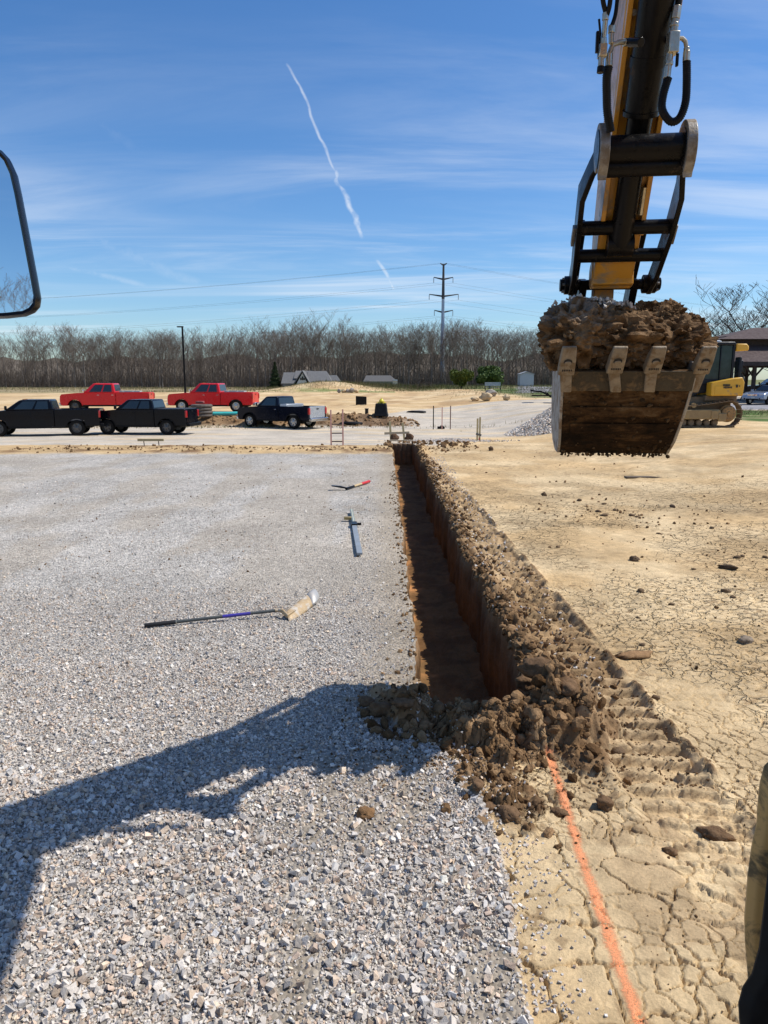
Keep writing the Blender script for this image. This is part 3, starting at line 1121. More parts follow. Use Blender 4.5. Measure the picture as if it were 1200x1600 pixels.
def build_crumbs():
    rng = np.random.default_rng(5)
    parts = []

    def put(x, y, size, lib, sink=.25, cols=None, ok=None):
        keep = ~((y > YN) & (y < YF) & (x > xl(y) + .0) & (x < xr(y) - .0))
        x, y, size = x[keep], y[keep], size[keep]
        z = H(x, y)
        parts.append(scatter(np.stack([x, y, z + size * sink], 1), size, lib[0], lib[1], rng, soil_cols(len(x), rng) if cols is None else cols[keep], 1, (1, .9, .8)))
    # strip along the right lip
    for (ya, yb, n, s0, s1, lib) in ((5.2, 8, 650, .012, .05, CL2), (8, 14, 900, .015, .05, CL1), (14, 27, 900, .02, .06, CL1)):
        y = rng.uniform(ya, yb, n)
        w = band_right(y) - XR0
        x = xr(y) + w * rng.beta(.8, 2.2, n) * .95
        put(x, y, s0 + (s1 - s0) * rng.random(n) ** 3, lib)
    # rim right on the edge
    y = rng.uniform(5.3, 24, 620)
    x = xr(y) + np.abs(rng.normal(.04, .05, 620))
    put(x, y, .018 + .05 * rng.random(620) ** 2, CL1)
    # heap round the near end
    n = 420
    t = rng.random(n)
    put(-.06 + 1.60 * t + rng.normal(0, .09, n), 5.18 - .3 * np.sin(t * 3.1) + rng.normal(0, .17, n), .012 + .045 * rng.random(n) ** 2.5, CL2)
    n = 150
    put(.74 + rng.normal(0, .16, n), 4.3 + rng.normal(0, .30, n), .008 + .035 * rng.random(n) ** 2.5, CL2)
    n = 130
    put(1.27 + rng.normal(0, .15, n), 5.0 + rng.normal(0, .25, n), .02 + .05 * rng.random(n) ** 2, CL2)
    n = 2600
    put(.55 + rng.normal(0, .5, n), 4.95 + rng.normal(0, .4, n), .004 + .012 * rng.random(n) ** 2, CL1)
    n = 3200
    y = rng.uniform(4.2, 10, n)
    put(xr(y) + (band_right(y) - XR0) * rng.random(n), y, .004 + .013 * rng.random(n) ** 2, CL1)
    # left lip
    y = rng.uniform(5.4, 20, 500)
    put(xl(y) - np.abs(rng.normal(0, .09, 500)), y, .006 + .03 * rng.random(500) ** 3, CL1)
    # crumbs sprinkled over the clay
    for cx, cy, sx, sy, n, s in ((1.5, 3.2, .6, .9, 300, .007), (3.2, 5.5, 1.2, 1.2, 160, .010), (5.2, 9.5, 1.8, 1.6, 260, .016),
                                 (4.1, 13.5, 1.0, .8, 240, .022), (7.5, 12, 2.5, 2.5, 120, .018), (4.0, 18, 2.5, 4, 150, .025), (9, 17, 3, 3, 80, .025)):
        x, y = cx + rng.normal(0, sx, n), cy + rng.normal(0, sy, n)
        k = (x > .65) & (y > 1.8) & (y < 29) & (x > np.where(y > 5, 1.4, .65))
        x, y = x[k], y[k]
        put(x, y, s * (.3 + rng.random(len(x)) ** 3 * 1.6), CL1)
    # ragged soil at the far end of the pad and round the trench end
    n = 900
    put(rng.uniform(-13, 3, n), 26.3 + rng.normal(0, .6, n), .012 + .06 * rng.random(n) ** 4, CL1)
    n = 240
    put(rng.uniform(.0, 3.5, n), 28.8 + rng.normal(0, 1.2, n), .02 + .10 * rng.random(n) ** 3, CL2)
    n = 300
    put(rng.uniform(-9, .8, n) * .6 - .0, rng.uniform(9, 24, n), .005 + .02 * rng.random(n) ** 3, CL1)
    V, F, C = [], [], []
    b = 0
    for v, f, c in parts:
        V.append(v); F.append(f + b); C.append(c)
        b += len(v)
    print('crumb tris', sum(len(f) for f in F))
    me = arr_mesh('loose_soil', np.concatenate(V), np.concatenate(F), M_CLOD, np.concatenate(C), False)
    o = link('loose_soil', me, None, 'stuff')
    o['label'] = 'loose brown soil crumbs scattered round the trench and over the clay'
    # bank behind the trucks
    n = 1600
    x = rng.uniform(-24, 2.2, n)
    y = 47.7 + rng.normal(0, .8, n)
    zz, cc, s_ = far_surface(x, y)
    z = base(x, y) + zz
    v, f, c = scatter(np.stack([x, y, z], 1), .04 + .16 * rng.random(n) ** 3, CL1[0], CL1[1], rng, soil_cols(n, rng) * 1.2)
    o = link('bank_soil', arr_mesh('bank_soil', v, f, M_CLOD, c, True), None, 'stuff')
    o['label'] = 'lumpy bank of dug soil behind the parked pickups'


build_crumbs()

SOILC = np.array((.165, .10, .055))


def clod(px, py, wpx, label, group=None, lib=CL3, k=0, colr=None, asp=(1, .85, .75), cat='clod', rz=None):
    g = ghit(px, py)
    z = float(H(g.x, g.y)[0])
    dep = g.y * C_ + (CAM_H - z) * S_
    r = wpx / 2 / FPX * dep
    v = lib[0][k % len(lib[0])] * r * 1.12 * np.asarray(asp)
    c = np.repeat((SOILC if colr is None else np.asarray(colr))[None], len(v), 0) * (1 + .5 * (fbm3(v, r * .6, k, 3)[:, None] - .5))
    me = arr_mesh('dirt_clod', v, lib[1], M_CLOD, c, True)
    o = link('dirt_clod', me)
    o.location = (g.x, g.y, z + r * .42 * asp[2])
    o.rotation_euler = (0, 0, k * 1.3 if rz is None else rz)
    return tag(o, label, cat, group)


def build_clods():
    clod(570, 1279, 27, 'rust brown dirt clod alone on the grey gravel below the arm shadow', k=1, colr=(.22, .125, .06))
    clod(873, 1270, 27, 'round brown dirt clod resting on the orange painted line', k=2)
    clod(944, 1262, 26, 'tall crumbly brown clod on the clay right of the orange line', k=3, asp=(.9, 1.2, 1.1))
    clod(795, 1282, 30, 'smooth brown lump at the tip of the spoil toe beside the gravel edge', k=4)
    clod(764, 1268, 24, 'brown lump at the spoil toe with stones of gravel behind it', k=5)
    clod(746, 1248, 26, 'brown clod in the spoil toe nearest the trench mouth', k=6)
    clod(1120, 1302, 44, 'wide rough brown clod in the track prints at the right edge', k=7, asp=(1, .8, .6))
    clod(1046, 1328, 22, 'small dark clod between track prints and orange line', k=0)
    clod(1165, 1002, 28, 'grey brown clod alone on cracked clay near the right edge', k=3, colr=(.24, .19, .14), asp=(1, .8, .7))
    clod(990, 1026, 54, 'long flat brown clod of soil on the clay right of the spoil strip', k=5, asp=(1, .5, .28), colr=(.27, .16, .08))
    clod(990, 876, 15, 'dark clod on pale clay below the hanging bucket', k=1, colr=(.12, .08, .05))
    clod(1137, 888, 22, 'pair shaped dark clod on the pale clay among small crumbs', k=2, colr=(.10, .07, .045), asp=(1, .7, .6))
    clod(1051, 792, 12, 'dark clod on the clay between the wheel marks', k=6, colr=(.11, .075, .05))
    clod(850, 775, 9, 'small peaked clod on clay left of the others, straight below the bucket', k=7, colr=(.15, .1, .06), asp=(.8, .8, 1.2))
    clod(597, 1125, 38, 'big dark soil clod on the gravel inside the bucket shadow', k=0, asp=(1, .9, .75))
    clod(572, 1106, 24, 'dark soil clod at the left end of the heap in the bucket shadow', k=4)
    clod(630, 1138, 32, 'shaded soil clod in front of the trench mouth on its left corner', k=5)
    clod(845, 1112, 62, 'largest soil clod of the heap at the right corner of the trench mouth', k=2, asp=(1, .9, .8))
    clod(885, 1140, 46, 'soil clod on the right slope of the heap above the tracked clay', k=6)
    clod(822, 1092, 40, 'soil clod at the rim of the trench on top of the heap', k=3)
    clod(767, 704, 10, 'small dark clod left of the wooden stake beyond the trench', k=3, colr=(.12, .08, .05), asp=(.8, .8, 1.1))
    clod(693, 698, 8, 'tiny brown clod just right of the far trench end', k=4)
    extra = [(1030, 834, 8), (1112, 826, 9), (1152, 872, 9), (1160, 870, 8), (1196, 872, 9), (1084, 890, 7), (1001, 924, 11), (1049, 945, 9),
             (1053, 964, 10), (997, 965, 6), (872, 855, 7), (935, 800, 9), (944, 806, 9), (961, 798, 8), (987, 806, 8), (995, 808, 7),
             (905, 783, 8), (944, 788, 7), (968, 1164, 24), (1025, 1090, 12), (936, 1062, 12), (760, 1255, 12), (1003, 1008, 9), (1145, 934, 8), (1134, 925, 12)]
    for i, (a, b, w) in enumerate(extra):
        clod(a, b, w, 'small brown clod of dried soil lying on the pale clay', 'small clods scattered over the clay', lib=CL2, k=i, colr=(.15, .10, .06), asp=(1, .85, .65))


build_clods()
# ------------------------------------------------------------------ the excavator that digs the trench
YEL = (.60, .27, .022)
M_YEL = mat('digger_yellow_paint', YEL, .38, 0, (.50, .24, .03), 3, .5, coat=.25, dirt=(.30, .21, .12), dirt_amt=.25, dscale=5)
M_BLK = mat('black_machine_paint', (.004, .004, .0045), .30, 0, (.010, .008, .007), 8, .4, .002, 40, spec=.16, dirt=(.07, .05, .035), dirt_amt=.05, dscale=9)
M_STEEL = mat('worn_steel', (.30, .285, .26), .42, .45, (.15, .125, .10), 14, .6, .002, 60, dirt=(.20, .15, .10), dirt_amt=.3, dscale=7)
M_ZINC = mat('zinc_fitting', (.56, .51, .40), .30, .8, (.36, .32, .24), 20, .5)
M_RUB = mat('hose_rubber', (.007, .007, .007), .45, 0, (.015, .015, .015), 30, .4, spec=.15)
M_MUDSTEEL, _N = new_mat('muddy_bucket_steel')
_tc = _N.n('ShaderNodeTexCoord').outputs['Object']
_mp = _N.n('ShaderNodeMapping', {0: _tc, 3: (2.2, 2.2, 9.0)}).outputs[0]
_a = _N.n('ShaderNodeTexNoise', {'Vector': _mp, 'Scale': 1.3, 'Detail': 8.0, 'Roughness': .65, 'Distortion': .5}).outputs[0]
_b = _N.n('ShaderNodeTexNoise', {'Vector': _tc, 'Scale': 16.0, 'Detail': 8.0, 'Roughness': .7}).outputs[0]
_hi = _N.mr(_N.n('ShaderNodeSeparateXYZ', {0: _tc}).outputs[2], 1.98, 2.50)
_f = _N.m('ADD', _N.m('MULTIPLY', _a, .75), _N.m('MULTIPLY', _b, .35))
_f = _N.m('ADD', _f, _N.m('MULTIPLY', _N.m('SUBTRACT', _hi, .45), .22))
_c = _N.ramp(_f, [(.42, (.008, .0045, .002)), (.54, (.030, .015, .006)), (.64, (.085, .045, .018)), (.74, (.15, .10, .055))])
_ht = _N.m('ADD', _N.m('MULTIPLY', _b, .012), _N.m('MULTIPLY', _a, .02))
finish(M_MUDSTEEL, _N, _c, .85, 0, _ht, 1.0, .12)
MATS['muddy_bucket_steel'] = M_MUDSTEEL
M_SIDESTEEL = mat('scoured_bucket_steel', (.40, .38, .35), .5, .35, (.27, .25, .22), 10, .6, .003, 60, dirt=(.24, .17, .11), dirt_amt=.4, dscale=9)
M_TOOTH = mat('cast_tooth_steel', (.30, .235, .155), .6, .1, (.20, .15, .095), 16, .5, .004, 70, dirt=(.19, .125, .065), dirt_amt=.35, dscale=14)
M_DKGLASS = mat('dark_glass', (.004, .006, .008), .05, 0, (.008, .01, .012), 2, .3, spec=.4)

A0 = math.radians(7.6)
R_ = Vector((math.cos(A0), -math.sin(A0), 0))
F_ = Vector((math.sin(A0), math.cos(A0), 0))
O_ = Vector((1.55, 4.80, 0))
XC = (.84, 0, 0)


def E(a, b, z):
    return O_ + R_ * a + F_ * b + Vector((0, 0, z))


def plate(mb, poly, a, t):
    """poly in the (b, z) plane, thickness t across, centred at a"""
    mb.prism([E(a - t / 2, b, z) for b, z in poly], R_ * t)


def build_excavator():
    root = thing('excavator', 'yellow excavator arm with black thumb holding a bucket of soil over the ground', 'excavator', XC)
    B = lambda mb, n, m, p=root, **k: mb.build(n, m, p, off=XC, **k)
    # ---- stick
    ax0, ax1 = Vector((.47, 3.05)), Vector((-1.05, 5.68))
    d = (ax1 - ax0).normalized()
    nrm = Vector((-d.y, d.x))
    if nrm.x > 0:
        nrm = -nrm
    mb = MB()
    rings = []
    for s, hw, tf, tb in ((.03, .125, .07, .10), (.12, .13, .12, .16), (.35, .135, .16, .22), (.62, .142, .18, .27), (.82, .15, .19, .30), (1.0, .15, .17, .24)):
        c = ax0 + (ax1 - ax0) * s
        f, bk = c + nrm * tf, c - nrm * tb
        rings.append([E(-.07 - hw, f.x, f.y), E(-.07 + hw, f.x, f.y), E(-.07 + hw, bk.x, bk.y), E(-.07 - hw, bk.x, bk.y)])
    mb.loft(rings)
    stick = B(mb, 'stick', M_YEL, bevel=.012)
    # raised side flanges either side of the thumb cylinder
    for sg in (-1, 1):
        mb = MB()
        rr = []
        for s, tf in ((.16, .13), (.4, .165), (.62, .185), (.82, .195), (1.0, .175)):
            c = ax0 + (ax1 - ax0) * s
            f0, f1 = c + nrm * tf, c + nrm * (tf + .045)
            a = -.07 + sg * .122
            rr.append([E(a - .014, f0.x, f0.y), E(a + .014, f0.x, f0.y), E(a + .014, f1.x, f1.y), E(a - .014, f1.x, f1.y)])
        mb.loft(rr)
        B(mb, 'stick_flange', M_YEL, stick, bevel=.003)
    mb = MB()
    for s in (.55, .66, .77):
        c = ax0 + (ax1 - ax0) * s + nrm * .20
        for sg in (-1, 1):
            p = E(-.07 + sg * .10, c.x, c.y)
            mb.cyl(p, p + (E(0, nrm.x, nrm.y) - E(0, 0, 0)) * .02, .016, n=8)
    B(mb, 'bolt', M_STEEL, stick, kind='stuff')
    # yellow boss at the lower end
    mb = MB()
    mb.cyl(E(-.205, .40, 3.19), E(.065, .40, 3.19), .085, n=20)
    mb.prism([E(-.205, .42, 3.27), E(-.205, .34, 3.27), E(-.205, .30, 3.12), E(-.205, .42, 3.10)], R_ * .27)
    B(mb, 'stick_end_boss', M_YEL, bevel=.01)
    mb = MB()
    mb.box(E(-.09, .60, 3.06), (.14, .08, .16))
    B(mb, 'coupler_body', M_YEL, bevel=.01)
    # ---- thumb cylinder in front of the stick
    q0 = ax0 + (ax1 - ax0) * .14 + nrm * .17
    q1 = ax0 + (ax1 - ax0) * .40 + nrm * .255
    q2 = ax0 + (ax1 - ax0) * 1.02 + nrm * .27
    mb = MB()
    mb.tube([E(-.07, q1.x, q1.y), E(-.07, q2.x, q2.y)], .092, 20)
    mb.tube([E(-.07, q1.x, q1.y), E(-.07, q1.x + .012, q1.y - .02)], .100, 20)
    cyl = B(mb, 'thumb_cylinder', M_BLK)
    mb = MB()
    mb.tube([E(-.07, q0.x, q0.y), E(-.07, q1.x, q1.y)], .070, 16)
    mb.cyl(E(-.15, q0.x, q0.y), E(.01, q0.x, q0.y), .07, n=16)
    B(mb, 'cylinder_rod', M_BLK, cyl)
    for s in (.47, .74):
        c = ax0 + (ax1 - ax0) * s + nrm * .255
        mb = MB()
        mb.tube([E(-.07, c.x, c.y), E(-.07, c.x + d.x * .05, c.y + d.y * .05)], .099, 20)
        B(mb, 'cylinder_band', M_BLK, cyl)
    # ---- thumb: two tines, tubes between them and hooked tips
    thumb = None
    st = ((.52, 3.12, .055, .262), (.32, 3.21, .075, .265), (.05, 3.43, .085, .28), (-.11, 3.60, .085, .285), (-.27, 3.70, .06, .25), (-.40, 3.76, .075, .215))
    mb = MB()
    for b_, z_, r in ((-.455, 3.745, .074), (-.42, 3.66, .05)):
        mb.cyl(E(-.06 - .215, b_, z_), E(-.06 + .215, b_, z_), r, n=20)
    thumb = B(mb, 'thumb_cross_tube', M_BLK)
    for b_, z_, r in ((.05, 3.43, .044), (.19, 3.285, .042)):
        mb = MB()
        mb.cyl(E(-.06 - .27, b_, z_), E(-.06 + .27, b_, z_), r, n=16)
        B(mb, 'thumb_cross_tube', M_BLK)
    for sg in (-1, 1):
        mb = MB()
        rings = []
        for i, (b_, z_, w, a) in enumerate(st):
            j, k = max(0, i - 1), min(len(st) - 1, i + 1)
            t = (Vector(st[k][:2]) - Vector(st[j][:2])).normalized()
            n_ = Vector((-t.y, t.x)) * w
            a = -.06 + sg * a
            rings.append([E(a - .016, b_ - n_.x, z_ - n_.y), E(a + .016, b_ - n_.x, z_ - n_.y), E(a + .016, b_ + n_.x, z_ + n_.y), E(a - .016, b_ + n_.x, z_ + n_.y)])
        mb.loft(rings)
        tine = B(mb, 'thumb_tine', M_BLK, bevel=.005)
        # hooked tip plate
        poly = []
        for k in range(19):
            an = math.radians(-62 + k * 13)
            poly.append((-.445 - .155 * math.cos(an + math.radians(0)) * .9, 3.735 + .15 * math.sin(an)))
        poly += [(-.36, 3.66), (-.40, 3.64), (-.455, 3.665), (-.50, 3.62), (-.505, 3.575)]
        mb = MB()
        plate(mb, poly, -.06 + sg * .225, .052)
        B(mb, 'hook_tip', M_STEEL, tine, bevel=.006)
        mb = MB()
        poly2 = [(-.445 - .118 * math.cos(math.radians(-60 + k * 13)), 3.735 + .118 * math.sin(math.radians(-60 + k * 13))) for k in range(19)]
        plate(mb, poly2, -.06 + sg * .225, .062)
        B(mb, 'tip_web', M_BLK, tine, bevel=.004)
        # welded stiffener with slot
        mb = MB()
        plate(mb, [(.0, 3.42), (.10, 3.33), (.13, 3.36), (.03, 3.45)], -.06 + sg * .305, .02)
        B(mb, 'tine_stiffener', M_STEEL, tine, bevel=.003)
        # lower pivot pin with flange and bolts
        mb = MB()
        a = -.06 + sg * .262
        mb.cyl(E(a - .045, .50, 3.14), E(a + .045, .50, 3.14), .062, n=18)
        mb.cyl(E(a + sg * .03, .50, 3.14), E(a + sg * .075, .50, 3.14), .042, n=14)
        pin = B(mb, 'pivot_pin', M_BLK, bevel=.004)
        mb = MB()
        for k in range(6):
            an = k * math.pi / 3
            p = E(a + sg * .045, .50 + .047 * math.cos(an), 3.14 + .047 * math.sin(an))
            mb.cyl(p, p + R_ * sg * .015, .009, n=6)
        B(mb, 'bolt', M_STEEL, pin, kind='stuff')
    mb = MB()
    mb.cyl(E(-.06 - .26, .50, 3.14), E(-.06 + .26, .50, 3.14), .035, n=14)
    B(mb, 'pivot_shaft', M_BLK)
    # small lug and hose clip
    mb = MB()
    mb.cyl(E(.03, .02, 3.50), E(.03, -.06, 3.64), .022, n=10)
    B(mb, 'thumb_lug', M_ZINC)
    # ---- links down to the bucket
    for sg in (-1, 1):
        mb = MB()
        plate(mb, [(.42, 3.16), (.56, 3.19), (.90, 2.92), (.86, 2.80), (.72, 2.80)], -.07 + sg * .17, .05)
        B(mb, 'bucket_link', M_BLK, bevel=.006)
        mb = MB()
        plate(mb, [(.62, 2.96), (.80, 3.02), (1.06, 2.80), (1.12, 2.3), (.62, 2.5)], -.0 + sg * .11, .035)
        B(mb, 'bucket_ear', M_MUDSTEEL, bevel=.005)
        mb = MB()
        plate(mb, [(.34, 3.50), (.44, 3.56), (.98, 3.06), (.90, 2.96)], -.07 + sg * .20, .035)
        B(mb, 'side_link', M_BLK, bevel=.005)
    mb = MB()
    mb.cyl(E(-.25, .74, 2.93), E(.11, .74, 2.93), .05, n=14)
    B(mb, 'bucket_pin', M_BLK)
    mb = MB()
    mb.cyl(E(-.07, .74, 3.22), E(-.07, .46, 3.80), .032, n=14)
    mb.cyl(E(-.07, .47, 3.78), E(-.07, -.22, 4.95), .062, n=16)
    B(mb, 'bucket_cylinder', M_BLK)
    # ---- bucket
    prof = []      # (b, z, half width)
    for py, Y, hw in ((580, 4.735, .392), (611, 4.80, .388), (636, 4.865, .383), (662, 4.945, .376), (690, 5.05, .366), (708, 5.18, .358)):
        q = P(973, py, Y)
        prof.append(((Y - 4.8), q.z, hw))
    prof += [(.62, 1.985, .352), (.88, 2.04, .348), (1.08, 2.20, .345), (1.16, 2.44, .345), (1.13, 2.66, .345), (1.02, 2.80, .345)]
    mb = MB()
    inner = []
    for i, (b_, z_, hw) in enumerate(prof):
        j, k = max(0, i - 1), min(len(prof) - 1, i + 1)
        t = (Vector(prof[k][:2]) - Vector(prof[j][:2])).normalized()
        n_ = Vector((-t.y, t.x))
        if (Vector((.45, 2.55)) - Vector((b_, z_))).dot(n_) < 0:
            n_ = -n_
        inner.append((b_ + n_.x * .022, z_ + n_.y * .022, hw))
    rings = [[E(-hw, b_, z_), E(hw, b_, z_), E(h2, b2, z2), E(-h2, b2, z2)] for (b_, z_, hw), (b2, z2, h2) in zip(prof, inner)]
    mb.loft(rings)
    shell = B(mb, 'bucket_shell', M_MUDSTEEL, smooth=50)
    # cutting edge plate and wear bands, each proud of the shell
    mb = MB()
    (b0, z0, w0), (b1, z1, w1) = prof[0], prof[1]
    mb.prism([E(-w0 - .012, b0 - .012, z0), E(w0 + .012, b0 - .012, z0), E(w1 + .012, b1 - .014, z1), E(-w1 - .012, b1 - .014, z1)], F_ * .02)
    lipo = B(mb, 'cutting_edge', mat('edge_steel', (.075, .058, .036), .6, .1, (.045, .035, .022), 9, .6, .005, 60, spec=.25, dirt=(.17, .11, .055), dirt_amt=.30, dscale=9), shell, bevel=.004)
    for i, (u0, u1) in ((2, (.0, .55)), (3, (.0, .5))):
        (b0, z0, w0), (b1, z1, w1) = prof[i], prof[i + 1]
        mb = MB()
        q0 = (b0 + (b1 - b0) * u0, z0 + (z1 - z0) * u0)
        q1_ = (b0 + (b1 - b0) * u1, z0 + (z1 - z0) * u1)
        mb.prism([E(-w0 + .05, q0[0] - .014, q0[1]), E(w0 - .06, q0[0] - .014, q0[1]), E(w1 - .07, q1_[0] - .014, q1_[1]), E(-w1 + .05, q1_[0] - .014, q1_[1])], F_ * .013)
        B(mb, 'wear_strip', M_MUDSTEEL, shell, bevel=.004)
    # caked mud on the shell
    rng = np.random.default_rng(21)
    pos, sz = [], []
    for _ in range(150):
        i = rng.integers(1, 6)
        u = rng.random()
        (b0, z0, w0), (b1, z1, w1) = prof[i], prof[i + 1]
        w = w0 + (w1 - w0) * u
        q = E(rng.uniform(-w, w), b0 + (b1 - b0) * u, z0 + (z1 - z0) * u)
        pos.append(q - F_ * .004)
        sz.append(.006 + .02 * rng.random() ** 2)
    pos = np.array([tuple(q) for q in pos]) - np.array(XC)
    for i_ in range(110):       # ragged mud hanging from the lowest edge
        q = E(rng.uniform(-.36, .36), .36 + rng.normal(0, .05), prof[5][1] - .004 + rng.normal(0, .006))
        pos = np.vstack([pos, np.array(q) - np.array(XC)])
        sz.append(.006 + .016 * rng.random() ** 2)
    v, f, c = scatter(pos, np.array(sz), CL1[0], CL1[1], rng, soil_cols(len(pos), rng) * .42, 1, (1, .8, .8))
    o = link('caked_mud', arr_mesh('caked_mud', v, f, M_CLOD, c, True), root, 'stuff')
    # side plates
    for sg in (-1, 1):
        mb = MB()
        out = [(b_, z_) for b_, z_, _ in prof]
        poly = out + [(.80, 2.80), (.35, 2.66), (-.02, 2.60)]
        ws = [w for _, _, w in prof] + [.36, .38, .392]
        pts = [E(sg * (w + .002), b_, z_) for (b_, z_), w in zip(poly, ws)]
        mb.prism(pts, R_ * sg * .020)
        B(mb, 'bucket_side', M_SIDESTEEL, bevel=.004)
    # teeth on adapters
    tips = ((890, 540, 884, 583, 884, 611), (970, 540, 959, 580, 962, 611), (1030.5, 540, 1017.5, 580, 1014, 611), (1109, 540, 1093.5, 581, 1082, 611))
    for k, (tx, ty, bx, by, cx, cy) in enumerate(tips):
        t = P(tx, ty, 4.58)
        m_ = P(bx, by, 4.70)
        c = P(cx, cy, 4.775)
        up = (t - m_).normalized()
        nf = -(R_.cross(up)).normalized()
        if nf.y > 0:
            nf = -nf
        mb = MB()
        mb.loft([[m_ + R_ * (s1 * .050) + nf * n1 for s1, n1 in ((-1, .03), (1, .03), (1, -.045), (-1, -.045))],
                 [m_ + (t - m_) * .55 + R_ * (s1 * .048) + nf * n1 for s1, n1 in ((-1, .032), (1, .032), (1, -.03), (-1, -.03))],
                 [t + R_ * (s1 * .043) + nf * n1 for s1, n1 in ((-1, .022), (1, .022), (1, -.002), (-1, -.002))]])
        tooth = B(mb, 'bucket_tooth', M_TOOTH, bevel=.009, segs=3)
        # recessed pin: dark cup with bright pin head
        cc = m_ + (t - m_) * .52 + nf * .0335
        mb = MB()
        ring = [cc + R_ * (.026 * math.cos(i * math.pi / 10)) + up * (.022 * math.sin(i * math.pi / 10)) for i in range(20)]
        mb.prism(ring, nf * .001)
        B(mb, 'pin_cup', mat('cup_dark', (.035, .028, .02), .9), tooth)
        mb = MB()
        ring = [cc - up * .006 + R_ * (.021 * math.cos(i * math.pi / 10)) + up * (.014 * math.sin(i * math.pi / 10)) for i in range(20)]
        mb.prism(ring, nf * .007)
        B(mb, 'pin_head', M_TOOTH, tooth, bevel=.002)
        mb = MB()
        rw = random.Random(k)
        for i in range(6):
            p = m_ + (t - m_) * (.22) + nf * .0325 + R_ * (-.026 + i * .0105)
            mb.box(p, (.006, .003, .012 + rw.random() * .006))
        B(mb, 'cast_mark', mat('cup_dark', (.035, .028, .02), .9), tooth, kind='stuff')
        mb = MB()
        mb.loft([[c + R_ * (s1 * .034) + nf * n1 for s1, n1 in ((-1, .018), (1, .018), (1, -.03), (-1, -.03))],
                 [m_ + R_ * (s1 * .036) + nf * n1 for s1, n1 in ((-1, .020), (1, .020), (1, -.04), (-1, -.04))]])
        B(mb, 'tooth_adapter', M_TOOTH, bevel=.008)
    # ---- hydraulic fittings and hoses on both sides of the stick
    def at(px, py, Y=4.15):
        return P(px, py, Y)

    def hose(pts, r, name='hydraulic_hose', m=M_RUB, coil=False, parent=root):
        pts = [Vector(q) for q in pts]
        sm = []
        n = len(pts)
        for i in range(n - 1):
            p0, p1, p2, p3 = pts[max(0, i - 1)], pts[i], pts[i + 1], pts[min(n - 1, i + 2)]
            for k in range(8):
                t = k / 8
                sm.append(.5 * ((2 * p1) + (-p0 + p2) * t + (2 * p0 - 5 * p1 + 4 * p2 - p3) * t * t + (-p0 + 3 * p1 - 3 * p2 + p3) * t ** 3))
        sm.append(pts[-1])
        mb = MB()
        mb.tube(sm, r, 12)
        o = B(mb, name, m, parent)
        if coil:        # spiral guard as fine rings
            mb = MB()
            L = [0]
            for i in range(1, len(sm)):
                L.append(L[-1] + (sm[i] - sm[i - 1]).length)
            s = .0
            while s < L[-1]:
                i = max(1, next(j for j in range(1, len(L)) if L[j] >= s))
                u = (s - L[i - 1]) / max(1e-6, L[i] - L[i - 1])
                c = sm[i - 1].lerp(sm[i], u)
                t = (sm[i] - sm[i - 1]).normalized()
                mb.tube([c, c + t * .0035], r * 1.10, 10)
                s += .0095
            B(mb, 'spiral_guard', M_BLK, o, kind='stuff')
        return o
    hose([at(1044, 122), at(1036, 150), at(1035, 172), at(1048, 190), at(1062, 184), at(1071, 160), at(1073, 128), at(1073, 96)], .019, coil=True)
    hose([at(951, 104, 4.17), at(948, 120, 4.18), at(948, 150, 4.2), at(949, 175, 4.22), at(954, 205, 4.25)], .021, coil=True)
    hose([at(940, -30, 4.1), at(942, 0, 4.1), at(946, 18, 4.12)], .012)
    hose([at(955, -30, 4.1), at(953, 5, 4.1), at(948, 25, 4.12)], .012)
    hose([at(966, -20, 4.15), at(962, 20, 4.15), at(956, 40, 4.15)], .010)
    hose([at(1062, -30), at(1061, 0), at(1058, 14)], .016)

    def fit(p, q, r, n=6, m=M_ZINC, name='hose_fitting'):
        mb = MB()
        mb.cyl(p, q, r, n=n)
        return B(mb, name, m, bevel=.002)
    fit(at(1058, 10), at(1055, 30), .024)
    fit(at(1055, 30), at(1053, 55), .019, 12)
    fit(at(1054, 36), at(1053, 42), .023, 12)
    mb = MB()
    mb.box(at(1051, 68), (.052, .06, .10))
    vb = B(mb, 'valve_block', M_ZINC, bevel=.004)
    fit(at(1047, 82), at(1044, 106), .016, 12)
    fit(at(1046, 96), at(1045, 102), .021, 6)
    fit(at(1044, 104), at(1042, 122), .018, 12)
    mb = MB()
    mb.tube([at(1058, 60), at(1066, 60), at(1071, 65), at(1073, 76)], .011, 12)
    B(mb, 'elbow_pipe', M_ZINC)
    fit(at(1073, 74), at(1073, 80), .016, 6)
    fit(at(1073, 80), at(1072, 96), .018, 12)
    fit(at(1053, 63, 4.2), at(1034, 63, 4.25), .016, 12, M_BLK, 'clamp_bracket')
    mb = MB()
    mb.box(at(1058, 94), (.012, .02, .06))
    B(mb, 'valve_handle', M_BLK, bevel=.003)
    # left cluster
    fit(at(946, 20, 4.12), at(946, 32, 4.12), .017)
    fit(at(946, 32, 4.12), at(943, 62, 4.13), .013, 12)
    fit(at(943, 60, 4.13), at(943, 70, 4.13), .018)
    mb = MB()
    mb.box(at(941, 80, 4.14), (.04, .05, .06))
    B(mb, 'valve_block', M_ZINC, bevel=.004)
    fit(at(940, 86, 4.14), at(939, 104, 4.14), .016, 12)
    fit(at(939, 104, 4.14), at(938, 114, 4.14), .019, 12, M_BLK)
    fit(at(956, 40, 4.16), at(955, 52, 4.16), .019)
    fit(at(955, 52, 4.16), at(955, 68, 4.16), .014, 12)
    mb = MB()
    mb.tube([at(985, 66, 4.2), at(968, 66, 4.18), at(957, 70, 4.17), at(953, 82, 4.17), at(952, 100, 4.17)], .013, 12)
    B(mb, 'elbow_pipe', M_ZINC)
    fit(at(982, 66, 4.2), at(975, 66, 4.19), .020)
